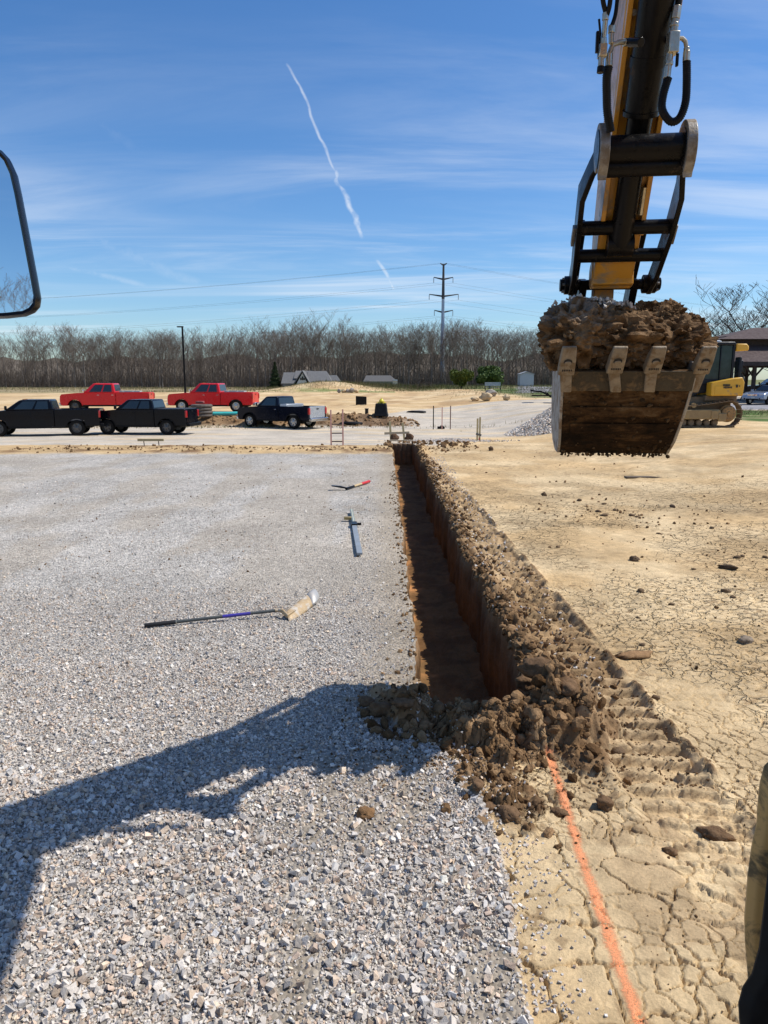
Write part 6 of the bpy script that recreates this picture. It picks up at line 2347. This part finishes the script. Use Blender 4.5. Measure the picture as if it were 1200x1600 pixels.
# ------------------------------------------------------------------ poles and lines
def build_poles():
    # transmission monopole
    M_GALV = mat('galvanised_pole', (.46, .53, .60), .6, 0, (.40, .47, .54), .4, .5)
    M_ARM = mat('dark_arm', (.07, .065, .065), .6)
    Y = 235.0
    b = P(690.5, 603, Y)
    s = Y / FPX
    zb = float(base(b.x, b.y))
    b.z = zb
    top = P(687, 413, Y)
    root = thing('transmission_pole', 'tall grey steel power pole with three dark crossarms rising in front of the wood', 'power pole', b)
    Lz = top.z - zb
    mb = MB(); mb.tube([(0, 0, 0), (0, 0, Lz * .55), (0, 0, Lz)], [.80, .52, .26], 12); mb.build('shaft', M_GALV, root)
    mb = MB(); mb.tube([(0, 0, Lz * .72), (0, 0, Lz + .05)], [.48, .30], 12); mb.build('upper_shaft', M_ARM, root)
    ends = []
    for py, wl, wr in ((414.5, 5, 5), (436.5, 14.5, 14.5), (463, 21, 23), (488, 13, 15)):
        z = P(689, py, Y).z - zb
        for sg, w in ((-1, wl), (1, wr)):
            mb = MB()
            e = Vector((sg * w * s, 0, z + .6))
            mb.tube([(0, 0, z), e], [.30, .14], 6)
            arm = mb.build('crossarm', M_ARM, root)
            if w > 8:
                mb = MB()
                mb.tube([e, e - Vector((0, 0, 1.7))], [.07, .07], 6)
                for k in range(5):
                    mb.cyl(e - Vector((0, 0, .3 + k * .26)), e - Vector((0, 0, .38 + k * .26)), .16, n=8)
                mb.build('insulator', mat('grey_insulator', (.35, .36, .38), .4), arm)
                ends.append((e - Vector((0, 0, 1.7))) + b)
            else:
                ends.append(e + b)
    for i, e in enumerate(ends):
        mb = MB()
        for (dx, dy) in ((-420, 60), (380, 190)):
            q = e + Vector((dx, dy, -2))
            pts = []
            for k in range(15):
                t = k / 14
                p = e.lerp(q, t)
                p.z -= 9 * 4 * t * (1 - t)
                pts.append(p - b)
            mb.tube(pts, .02, 3, cap=False)
        w = mb.build('power_line', M_ARM, None, kind='stuff')
        w.parent = root
    # lamp post
    g = ghit(289, 610)
    g = Vector((P(289, 600, 92).x, 92, float(base(P(289, 600, 92).x, 92))))
    t = P(280, 511, 92)
    root = thing('lamp_post', 'black lamp post with a flat head standing behind the red truck on the right', 'lamp post', g)
    mb = MB(); mb.tube([(0, 0, 0), (0, 0, t.z - g.z)], [.15, .11], 10); mb.build('pole', M_TRIM, root)
    mb = MB(); mb.box((-.25, 0, t.z - g.z + .03), (.75, .34, .14)); mb.build('lamp_head', M_TRIM, root, bevel=.03)
    mb = MB(); mb.lathe([(.30, -.3), (.30, .55), (.24, .6)], (0, 0, 0), 'z', 14); mb.build('concrete_base', mat('concrete', (.42, .40, .37), .9), root)


build_poles()


# ------------------------------------------------------------------ buildings
def build_buildings():
    ROOF = mat('grey_shingle', (.17, .165, .16), .9, 0, (.13, .13, .13), 3, .5, .02, 20)
    WALLC = mat('cream_siding', (.80, .76, .68), .8)
    WALLG = mat('grey_siding', (.22, .23, .24), .8)
    WIN = M_DKGLASS
    Y = 196.0
    s = Y / FPX
    o = P(484, 601, Y)
    o.z = float(base(o.x, o.y))
    z0 = o.z
    X = lambda px: (px - 484) * s
    Z = lambda py: P(484, py, Y).z - z0
    root = thing('house', 'house with steep grey shingle roofs and a cream gable front near the wood', 'house', o)
    # main body with long ridge
    def gable_x(x0, x1, y0, y1, ze, zr, wallm, hip0=0.0, hip1=0.0, name='roof', par=root):
        mb = MB(); mb.prism([(x0 + .4, y0 + .4, -1), (x1 - .4, y0 + .4, -1), (x1 - .4, y1 - .4, -1), (x0 + .4, y1 - .4, -1)], (0, 0, ze + 1)); w = mb.build('wall', wallm, par)
        ym = (y0 + y1) / 2
        V = [(x0, y0, ze - .2), (x1, y0, ze - .2), (x1, y1, ze - .2), (x0, y1, ze - .2), (x0 + hip0, ym, zr), (x1 - hip1, ym, zr)]
        mb = MB(); mb.add(V, [(0, 1, 5, 4), (2, 3, 4, 5), (0, 4, 3), (1, 2, 5), (0, 3, 2, 1)]); r = mb.build(name, ROOF, par, smooth=0)
        return w, r
    gable_x(X(478), X(520), 0, 9, Z(599), Z(579.5), WALLG, .2, 4.0 * s * 3)
    gable_x(X(439), X(466), 1, 8, Z(598), Z(581.5), WALLG, .3, 1.0)
    gable_x(X(458), X(486), 2, 8, Z(590), Z(579), WALLG, .2, .3)
    gable_x(X(508), X(532), 4, 9, Z(599), Z(586), WALLG, .2, 1.5)
    # front gable
    xg0, xg1, xm = X(461), X(484.5), X(474)
    ze, zr = Z(603), Z(580.5)
    mb = MB(); mb.prism([(xg0 + .3, -1.5, -1), (xg1 - .3, -1.5, -1), (xg1 - .3, -1.5, ze), (xm, -1.5, zr - .35), (xg0 + .3, -1.5, ze)], (0, 5, 0)); gw = mb.build('gable_wall', WALLC, root, smooth=0)
    for sg, xe in ((-1, xg0 - .5), (1, xg1 + .5)):
        mb = MB(); mb.prism([(xe, -2.0, ze - .3), (xm, -2.0, zr), (xm, -2.0, zr + .30), (xe + sg * .1, -2.0, ze)], (0, 6, 0)); mb.build('gable_roof', ROOF, root, smooth=0)
    for k, (a, b, h0, h1) in enumerate(((470.5, 472.6, 594, 590.2), (473, 475.2, 594, 588.2), (475.6, 477.6, 594, 590.4))):
        mb = MB(); mb.prism([(X(a), -1.52, Z(h0)), (X(b), -1.52, Z(h0)), (X(b), -1.52, Z(h1)), (X(a), -1.52, Z(h1))], (0, -.06, 0)); mb.build('window', WIN, root)
    # low grey barn
    Y2 = 190.0
    s = Y2 / FPX
    o = P(595, 602, Y2); o.z = float(base(o.x, o.y)); z0 = o.z
    X = lambda px: (px - 595) * s
    Z = lambda py: P(595, py, Y2).z - z0
    root = thing('garden_shed', 'long low grey outbuilding with a dark roof at the foot of the wood', 'outbuilding', o)
    w, r = None, None
    mb = MB(); mb.box((0, 2.5, Z(595) / 2), (X(619) - X(571), 5, Z(595))); mb.build('wall', mat('shed_grey_green', (.26, .28, .28), .8), root)
    mb = MB(); mb.add([(X(568), -.5, Z(596)), (X(621), -.5, Z(596)), (X(621), 5.5, Z(596)), (X(568), 5.5, Z(596)), (X(572), 2.5, Z(586.5)), (X(610), 2.5, Z(586.5))], [(0, 1, 5, 4), (2, 3, 4, 5), (0, 4, 3), (1, 2, 5), (0, 3, 2, 1)]); mb.build('roof', mat('dark_shingle', (.12, .115, .11), .9), root, smooth=0)
    mb = MB(); mb.box((X(573.5), -.02, Z(599)), (1.1, .08, 1.5)); mb.build('door', mat('door_dark_blue', (.05, .07, .10), .5), root)
    mb = MB(); mb.box((X(617), -.02, Z(598)), (1.2, .08, 1.6)); mb.build('white_panel', WALLC, root)
    # white garden shed
    Y3 = 205.0
    s = Y3 / FPX
    o = P(823, 592, Y3); z0 = float(base(o.x, o.y)); o.z = z0
    X = lambda px: (px - 823) * s
    Z = lambda py: P(823, py, Y3).z - z0
    root = thing('garden_shed', 'small pale grey gabled shed standing alone right of the green bushes', 'shed', o)
    mb = MB(); mb.prism([(X(813), 0, -.5), (X(834), 0, -.5), (X(834), 0, Z(584.5)), (X(823), 0, Z(581)), (X(813), 0, Z(584.5))], (0, 4, 0)); mb.build('wall', mat('white_siding', (.52, .54, .56), .8), root, smooth=0)
    for a, b in ((812, 823), (835, 823)):
        mb = MB(); mb.prism([(X(a), -.3, Z(585)), (X(b), -.3, Z(581)), (X(b), -.3, Z(580.3)), (X(a), -.3, Z(584.3))], (0, 4.6, 0)); mb.build('roof', mat('light_roof', (.30, .32, .35), .8), root, smooth=0)
    # park pavilion with two tier brown roof
    YP = 62.0
    s = YP / FPX
    o = P(1200, 600, YP); z0 = float(base(o.x, o.y)); o.z = z0
    X = lambda px: (px - 1200) * s
    Z = lambda py: P(1200, py, YP).z - z0
    PR = mat('brown_shingle', (.085, .055, .048), .9, 0, (.065, .042, .038), 4, .5, .01, 25)
    PW = mat('dark_brown_wood', (.05, .033, .026), .8)
    root = thing('park_pavilion', 'open picnic pavilion with a two tier dark brown shingle roof at the right border', 'pavilion', (o.x, YP, z0))
    x0, x1 = X(1098), X(1098) + 17
    d0, d1 = 0, 11
    V = [(x0, d0, Z(566)), (x1, d0, Z(566)), (x1, d1, Z(566)), (x0, d1, Z(566)), (x0 + 3.2, 3.2, Z(534)), (x1 - 3.2, 3.2, Z(534)), (x1 - 3.2, d1 - 3.2, Z(534)), (x0 + 3.2, d1 - 3.2, Z(534))]
    mb = MB(); mb.add(V, [(0, 1, 5, 4), (1, 2, 6, 5), (2, 3, 7, 6), (3, 0, 4, 7), (4, 5, 6, 7), (0, 3, 2, 1)]); mb.build('lower_roof', PR, root, smooth=0)
    mb = MB(); mb.box(((x0 + x1) / 2, (d0 + d1) / 2, Z(531)), (x1 - x0 - 6.0, d1 - d0 - 6.0, .9)); mb.build('clerestory', PW, root)
    V = [(x0 + 2.2, 2.0, Z(527.5)), (x1 - 2.2, 2.0, Z(527.5)), (x1 - 2.2, d1 - 2.0, Z(527.5)), (x0 + 2.2, d1 - 2.0, Z(527.5)), (x0 + 6.5, 5.5, Z(505)), (x1 - 6.5, 5.5, Z(505))]
    mb = MB(); mb.add(V, [(0, 1, 5, 4), (2, 3, 4, 5), (0, 4, 3), (1, 2, 5), (0, 3, 2, 1)]); mb.build('upper_roof', PR, root, smooth=0)
    mb = MB()
    for (a, b_, c_, d_) in ((x0, x1, d0 - .03, d0 + .03), (x0, x1, d1 - .03, d1 + .03)):
        mb.box(((a + b_) / 2, (c_ + d_) / 2, Z(566) - .12), (b_ - a, .08, .34))
    mb.box((x0, (d0 + d1) / 2, Z(566) - .12), (.08, d1 - d0, .34)); mb.box((x1, (d0 + d1) / 2, Z(566) - .12), (.08, d1 - d0, .34))
    mb.build('fascia', PW, root)
    ze = Z(566) - .15
    for i in range(5):
        for yy in (.9, d1 - .9):
            xx = x0 + .9 + i * (x1 - x0 - 1.8) / 4
            mb = MB(); mb.box((xx, yy, ze / 2), (.26, .26, ze)); p = mb.build('post', PW, root)
            for sg in (-1, 1):
                mb = MB(); mb.cyl((xx, yy, ze - 1.1), (xx + sg * .9, yy, ze), .08, n=6); mb.build('brace', PW, p)
    mb = MB(); mb.box(((x0 + x1) / 2, (d0 + d1) / 2, .03), (x1 - x0 - 1, d1 - d0 - 1, .1)); mb.build('slab', mat('concrete', (.42, .40, .37), .9), root)
    # pavilion tables
    for i in range(2):
        picnic_table((o.x + x0 + 5 + i * 4.0, YP + 4, z0 + .09), .2, mat('table_brown', (.12, .08, .05), .8), ('brown picnic table under the left part of the pavilion roof', 'brown picnic table under the middle of the pavilion roof')[i])
    g = ghit(664, 610)
    g2 = P(664, 600, 160)
    picnic_table((g2.x, 160, float(base(g2.x, 160))), .3, mat('table_brown', (.12, .08, .05), .8), 'lone picnic table on the far grass left of the power pole', 1.5)
    # park bench in front of the bush
    Yb = 128
    q = P(770, 606, Yb); z = float(base(q.x, Yb))
    root = thing('park_bench', 'pale grey bench on the grass in front of the right green bush', 'bench', (q.x, Yb, z))
    BM = mat('bench_grey', (.50, .52, .52), .6)
    for k in range(3):
        mb = MB(); mb.box((0, .25, .85 + k * .2), (2.7, .05, .16)); mb.build('back_slat', BM, root)
        mb = MB(); mb.box((0, -.35 + k * .18, .52), (2.7, .15, .05)); mb.build('seat_slat', BM, root)
    for x in (-1.3, 1.3):
        mb = MB(); mb.box((x, .27, .65), (.08, .08, 1.3)); mb.box((x, -.35, .26), (.08, .08, .52)); mb.box((x, -.05, .48), (.08, .6, .06)); mb.build('leg_frame', M_TRIM, root)


def picnic_table(loc, rz, m, lab, sc=1.0):
    root = thing('picnic_table', lab, 'picnic table', loc, rz)
    root.scale = (sc,) * 3
    for k in range(4):
        mb = MB(); mb.box((0, -.30 + k * .2, .76), (1.9, .18, .05)); mb.build('top_plank', m, root)
    for y in (-.72, .72):
        mb = MB(); mb.box((0, y, .45), (1.9, .26, .05)); mb.build('seat_plank', m, root)
    for x in (-.7, .7):
        for s in (-1, 1):
            mb = MB(); mb.cyl((x, s * .15, .74), (x, s * .68, .0), .05, n=6); mb.build('leg', m, root)
        mb = MB(); mb.box((x, 0, .42), (.06, 1.6, .08)); mb.build('seat_beam', m, root)


build_buildings()


# ------------------------------------------------------------------ trees
M_BARK = mat('grey_bark', (.215, .19, .165), .9, 0, (.11, .095, .08), 3, .5)
M_TWIG = mat('brown_twigs', (.135, .105, .082), .9, 0, (.19, .155, .125), .8, .5)
M_BARKD = mat('dark_bark', (.07, .06, .052), .9)


def bare_tree(seed, h, spread=.28, trunk_frac=.42, r0=.20, depth=4, twig=.026, fork=(3, 4), upright=.55, lean=.0):
    """(trunk segments, crown segments) of a leafless tree"""
    R = random.Random(seed)
    trunk, crown = [], []
    pts = [Vector((0, 0, -.3))]
    n = 6
    ht = h * trunk_frac
    for i in range(n):
        pts.append(Vector((lean * (i + 1) / n * ht + R.gauss(0, .10), R.gauss(0, .10), ht * (i + 1) / n)))
    for i in range(n):
        trunk.append((pts[i], pts[i + 1], r0 * (1 - .45 * i / n), r0 * (1 - .45 * (i + 1) / n)))

    def grow(p, d, L, r, lev):
        k = 3 if lev < depth else 2
        q = p
        dd = d.copy()
        mids = []
        for i in range(k):
            dd = (dd + Vector((R.gauss(0, .16), R.gauss(0, .16), R.gauss(.03, .10)))).normalized()
            q2 = q + dd * (L / k)
            ra, rb = r * (1 - .5 * i / k), r * (1 - .5 * (i + 1) / k)
            (trunk if lev == 0 else crown).append((q, q2, max(twig, ra), max(twig * .8, rb)))
            mids.append((q2, dd.copy()))
            q = q2
        if lev >= depth:
            return
        nb = R.randint(*fork) + (1 if lev == 0 else 0)
        for j in range(nb):
            m_, md = mids[R.choice((0, 1, 2, 2) if lev else (0, 1, 1, 2, 2))]
            a = R.random() * 2 * math.pi
            side = Vector((math.cos(a), math.sin(a), R.uniform(-.05, .45)))
            nd = (md * upright + side * R.uniform(.35, .8) * (1 + spread)).normalized()
            nd.z = abs(nd.z) * .8 + .42
            nd.normalize()
            grow(m_, nd, L * R.uniform(.55, .80), r * .55, lev + 1)
    top = pts[-1]
    grow(top, Vector((R.gauss(0, .1), R.gauss(0, .1), 1)).normalized(), h * (1 - trunk_frac) * .62, r0 * .52, 0)
    for j in range(R.randint(2, 4)):
        i = R.randint(3, n)
        a = R.random() * 2 * math.pi
        d = Vector((math.cos(a) * spread * 2, math.sin(a) * spread * 2, .9)).normalized()
        grow(pts[i], d, h * (1 - trunk_frac) * R.uniform(.38, .55), r0 * .36, 1)
    return trunk, crown


def seg_mesh(name, segs, m, n=3):
    A = np.array([tuple(s[0]) for s in segs])
    B = np.array([tuple(s[1]) for s in segs])
    ra = np.array([s[2] for s in segs])
    rb = np.array([s[3] for s in segs])
    d = B - A
    d /= np.maximum(1e-6, np.linalg.norm(d, axis=1))[:, None]
    up = np.where(np.abs(d[:, 2:3]) < .9, np.array([[0, 0, 1.]]), np.array([[1., 0, 0]]))
    u = np.cross(d, up); u /= np.linalg.norm(u, axis=1)[:, None]
    w = np.cross(d, u)
    V = []
    for P_, r in ((A, ra), (B, rb)):
        for k in range(n):
            a = 2 * math.pi * k / n
            V.append(P_ + (u * math.cos(a) + w * math.sin(a)) * r[:, None])
    V = np.stack(V, 1)       # nseg x 2n x 3
    base_ = (np.arange(len(segs)) * 2 * n)[:, None, None]
    F = np.array([[k, (k + 1) % n, n + (k + 1) % n, n + k] for k in range(n)])[None]
    F = (F + base_).reshape(-1, 4)
    return V.reshape(-1, 3), F


def build_forest():
    kinds = []
    rr = random.Random(5)
    for i in range(9):
        h = [20, 18.5, 21, 17.5, 19.5, 20.5, 18, 16, 21][i]
        t, c = bare_tree(100 + i, h, spread=.22 + .05 * (i % 3), trunk_frac=(.50, .42, .55, .38, .48, .52, .34, .45, .5)[i], r0=.22 + .04 * (i % 3), depth=4, twig=.022)
        tv, tf = seg_mesh('trunk', t, None, 5)
        cv, cf = seg_mesh('crown', c, None, 3)
        kinds.append((arr_mesh('trunk', tv, tf, M_BARK), arr_mesh('crown', cv, cf, M_TWIG), (tv, tf), (cv, cf)))
    print('tree quads', [len(k[3][1]) for k in kinds])
    rng = random.Random(77)
    cnt = 0
    grp = 'bare trees along the front of the wood'

    def plant(px, Y, k, sc, group=grp, label='tall leafless grey brown tree standing in the front rows of the wood', loc=None):
        if loc is None:
            p = P(px, 600, Y)
            loc = (p.x, Y, float(base(p.x, Y)))
        root = thing('bare_tree', label, 'tree', loc, rng.random() * 6.28, group)
        root.scale = (sc * rng.uniform(.9, 1.15), sc * rng.uniform(.9, 1.15), sc)
        link('trunk', kinds[k][0], root)
        link('crown', kinds[k][1], root)
        return root

    def profile(px):
        return np.interp(px, [-150, 0, 60, 120, 250, 345, 370, 470, 520, 620, 660, 720, 860, 1000], [.70, .70, .66, .74, .73, .69, .79, .82, .75, .73, .78, .80, .77, .73])
    for row, (Y, n) in enumerate(((222, 124), (229, 124))):
        for i in range(n):
            px = -130 + 1130 * (i + rng.uniform(.1, .9)) / n
            if px < 110 and rng.random() < .35:
                continue
            plant(px, Y + rng.uniform(-3, 3), rng.randrange(9), profile(px) * rng.uniform(.74, 1.12) * (.94 + .16 * math.sin(px * .021) * math.sin(px * .0083 + 1)))
            cnt += 1
    print('trees', cnt)
    # the depth of the wood behind: joined mass of trees and brush
    V, F, C = [], [], []
    b = 0
    ar = np.random.default_rng(8)
    for i in range(330):
        px = -135 + 1140 * (i % 165 + ar.random()) / 165
        if px < 100 and ar.random() < .45:
            continue
        Y = 238 + 9 * (i // 165) + ar.uniform(-4, 4)
        tv, tf = kinds[i % 9][2]
        cv, cf = kinds[i % 9][3]
        keep = ar.random(len(cf) // 3) < .75
        cf2 = cf.reshape(-1, 3, 4)[keep].reshape(-1, 4)
        p = P(px, 600, Y)
        a = ar.random() * 6.28
        R = np.array(((math.cos(a), -math.sin(a), 0), (math.sin(a), math.cos(a), 0), (0, 0, 1)))
        s = float(profile(px)) * ar.uniform(.88, 1.06)
        for v, f in ((tv, tf), (cv, cf2)):
            used, inv = np.unique(f, return_inverse=True)
            vv = v[used] @ R.T * s + np.array((p.x, Y, float(base(p.x, Y))))
            V.append(vv); F.append(inv.reshape(-1, 4) + b)
            b += len(vv)
    me = arr_mesh('deep_wood', np.concatenate(V), np.concatenate(F), M_TWIG)
    o = link('deep_wood', me, None, 'stuff')
    o['label'] = 'depth of leafless wood behind its front rows of trees'
    print('deep wood quads', len(me.polygons))
    # brush along the foot of the wood
    segs = []
    for i in range(9000):
        px = ar.uniform(-140, 1000)
        Y = 219 + ar.random() * 16
        p = P(px, 600, Y)
        q = Vector((p.x, Y, float(base(p.x, Y)) - .1))
        h = ar.uniform(1.0, 5.4) * (1 if ar.random() < .8 else 1.7)
        d = Vector((ar.normal(0, .25), ar.normal(0, .25), 1)).normalized()
        e = q + d * h
        segs.append((q, e, .045, .022))
        for _ in range(3):
            t = ar.uniform(.3, .9)
            m_ = q.lerp(e, t)
            dd = Vector((ar.normal(0, .6), ar.normal(0, .6), .8)).normalized()
            segs.append((m_, m_ + dd * h * .4, .028, .016))
    v, f = seg_mesh('brush', segs, None, 3)
    o = link('woodland_brush', arr_mesh('woodland_brush', v, f, mat('brush_twigs', (.22, .17, .125), .9, 0, (.14, .11, .085), .5, .5)), None, 'stuff')
    o['label'] = 'leafless brush along the foot of the wood'
    # leaf litter bank behind the trees closes the view between the trunks
    xs = np.linspace(-230, 110, 90)
    zs = np.linspace(0, 1, 6)
    X, Tt = np.meshgrid(xs, zs)
    Yg = 252 + 30 * Tt
    Z = -0.3 + 11.0 * Tt + 7 * (fbm(X, Yg, 14, 5, 5) - .5) * Tt
    c = np.ones(X.shape + (3,)) * np.array((.150, .124, .094)) * (.75 + .5 * fbm(X, Yg * 3, 4, 6, 4))[..., None]
    link('wooded_slope', arr_mesh('wooded_slope', np.stack([X, Yg, Z], -1).reshape(-1, 3), grid_faces(*X.shape), M_GROUND, c.reshape(-1, 3), True, {'stony': np.zeros(X.size)}), None, 'structure')
    # single trees: open grown ones at the right
    def big(px, Y, h, seed, label, sc=1.0, spread=.8, frac=.22, twig=.02, r0=.38, depth=5):
        t, c_ = bare_tree(seed, h, spread=spread, trunk_frac=frac, r0=r0, depth=depth, twig=twig, fork=(3, 4), upright=.45)
        p = P(px, 600, Y)
        root = thing('bare_tree', label, 'tree', (p.x, Y, float(base(p.x, Y))))
        v, f = seg_mesh('t', t, None, 8); link('trunk', arr_mesh('trunk', v, f, M_BARKD, None, True), root)
        v, f = seg_mesh('c', c_, None, 3); link('crown', arr_mesh('crown', v, f, M_BARKD), root)
        return root
    big(1160, 92, 10.4, 301, 'broad leafless tree rising above the brown pavilion roof')
    big(1113, 104, 9.0, 305, 'smaller pale leafless tree between the bucket and the pavilion', depth=4, r0=.2, twig=.018)
    big(1128, 118, 8.6, 308, 'slim leafless tree just left of the broad one by the pavilion', depth=4, r0=.2, spread=.5, twig=.018)
    big(1215, 100, 9.0, 312, 'leafless tree at the right border behind the pavilion roof', depth=4, r0=.28, spread=.7, twig=.018)
    # trees the mirror shows, behind the machine
    for i, (x, y, k, s) in enumerate(((-27.5, -104, 0, .82), (-33, -112, 2, .78), (-22, -118, 5, .72), (-38, -108, 1, .72), (-45, -112, 4, .7))):
        plant(0, 0, k, s, 'trees behind the machine seen in its mirror', 'distant leafless tree seen only in the mirror on the left', (x, y, 0))


build_forest()


def leafy(name, px, Y, w, h, label, colA, colB, seed, conifer=False, n=9000, zbase=.0):
    rng = np.random.default_rng(seed)
    p = P(px, 600, Y)
    z0 = float(base(p.x, Y))
    root = thing(name, label, 'conifer' if conifer else 'bush', (p.x, Y, z0))
    if conifer:
        t = rng.random(n) ** .8
        r = (1 - t) * w / 2 * (.55 + .45 * rng.random(n)) * (1 + .25 * np.sin(t * 40))
        a = rng.random(n) * 2 * math.pi
        c = np.stack([r * np.cos(a), r * np.sin(a), .3 + t * h], 1)
    else:
        blobs = [(np.clip(rng.normal(0, w * .18), -w * .32, w * .32), rng.normal(0, w * .16), h * rng.uniform(.30, .82), w * rng.uniform(.11, .20)) for _ in range(30)]
        c = []
        for bx, by, bz, br in blobs:
            m_ = n // 24
            v = rng.normal(size=(m_, 3)); v /= np.linalg.norm(v, axis=1)[:, None]
            c.append(np.array((bx, by, bz)) + v * br * (.7 + .4 * rng.random((m_, 1))) * np.array((1, 1, .85)))
        c = np.concatenate(c)
        c[:, 2] = np.clip(c[:, 2], zbase + .1, None)
    m_ = len(c)
    s = .10 + .10 * rng.random(m_)
    R = rand_rot(m_, rng)
    q = np.array([(-1, 0, 0), (0, -.5, 0), (1, 0, .2), (0, .5, 0)], float)
    if conifer:
        q = np.array([(-1, 0, 0), (0, -.3, 0), (1.4, 0, -.3), (0, .3, 0)], float)
    V = np.einsum('nij,vj->nvi', R, q) * s[:, None, None] * (1.4) + c[:, None]
    F = np.arange(m_ * 4).reshape(-1, 4)
    t = rng.random((m_, 1))
    col = np.repeat(np.array(colA) + (np.array(colB) - np.array(colA)) * t, 4, 0)
    m2 = MATS.get('leaf_green')
    if m2 is None:
        m2, N = new_mat('leaf_green')
        cc = N.n('ShaderNodeAttribute', attribute_name='Col').outputs['Color']
        finish(m2, N, cc, .6, 0, None, 0, .3)
        MATS['leaf_green'] = m2
    link('crown', arr_mesh('crown', V.reshape(-1, 3), F, m2, col), root)
    mb = MB(); mb.tube([(0, 0, -.2), (0, 0, h * .5)], [w * .035 + .05, .05], 8)
    for k in range(5):
        a = k * 1.26
        mb.tube([(0, 0, h * .2), (math.cos(a) * w * .25, math.sin(a) * w * .25, h * .5)], [.06, .02], 5)
    mb.build('trunk', M_BARKD, root)


sB = 150 / FPX
leafy('green_bush', 721, 150, 36 * sB, 31 * sB, 'round green bush, left one of the two beside the power pole', (.055, .085, .015), (.17, .20, .03), 3)
leafy('green_bush', 765, 150, 42 * sB, 37 * sB, 'taller pointed green bush behind the pale bench', (.04, .085, .022), (.13, .18, .035), 4)
leafy('evergreen_tree', 430, 200, 20 * 200 / FPX, 38 * 200 / FPX, 'dark green conifer beside the left end of the house', (.018, .04, .014), (.055, .075, .025), 5, True)


def build_weeds():
    """dry grass on the mound and by the field edges"""
    rng = np.random.default_rng(14)
    segs = []
    A, Bv, ra = [], [], []
    for (cx, cy, sx, sy, n, hh) in ((-3, 163, 9, 3, 5200, .8), (2, 158, 14, 5, 2600, .45), (27, 108, 7, 14, 4000, .18), (-20, 150, 25, 6, 4000, .3), (28, 44, 6, 2.2, 5000, .12), (-14, 45.3, 10, .6, 900, .2), (-60, 190, 60, 14, 6000, .6), (20, 200, 40, 10, 4000, .5)):
        x, y = cx + rng.normal(0, sx, n), cy + rng.normal(0, sy, n)
        z = base(x, y)
        h = hh * (.4 + rng.random(n))
        dx, dy = rng.normal(0, .2, n) * h, rng.normal(0, .2, n) * h
        A.append(np.stack([x, y, z], 1)); Bv.append(np.stack([x + dx, y + dy, z + h], 1)); ra.append(np.full(n, .03 if cy > 80 else .012))
    A, Bv, ra = np.concatenate(A), np.concatenate(Bv), np.concatenate(ra)
    n = len(A)
    V = np.stack([A - np.array((1, 0, 0)) * ra[:, None], A + np.array((1, 0, 0)) * ra[:, None], Bv], 1)
    V2 = np.stack([A - np.array((0, 1, 0)) * ra[:, None], A + np.array((0, 1, 0)) * ra[:, None], Bv], 1)
    VV = np.concatenate([V, V2]).reshape(-1, 3)
    F = np.arange(len(VV)).reshape(-1, 3)
    t = rng.random((n, 1))
    g = (rng.random((n, 1)) < .35)
    c = np.where(g, np.array((.10, .15, .035)), np.array((.34, .27, .15))) * (.7 + .6 * t)
    c = np.concatenate([np.repeat(c, 3, 0), np.repeat(c, 3, 0)])
    o = link('dry_grass', arr_mesh('dry_grass', VV, F, M_CLOD, c), None, 'stuff')
    o['label'] = 'dry and green grass tufts on the mound and the far field'


build_weeds()
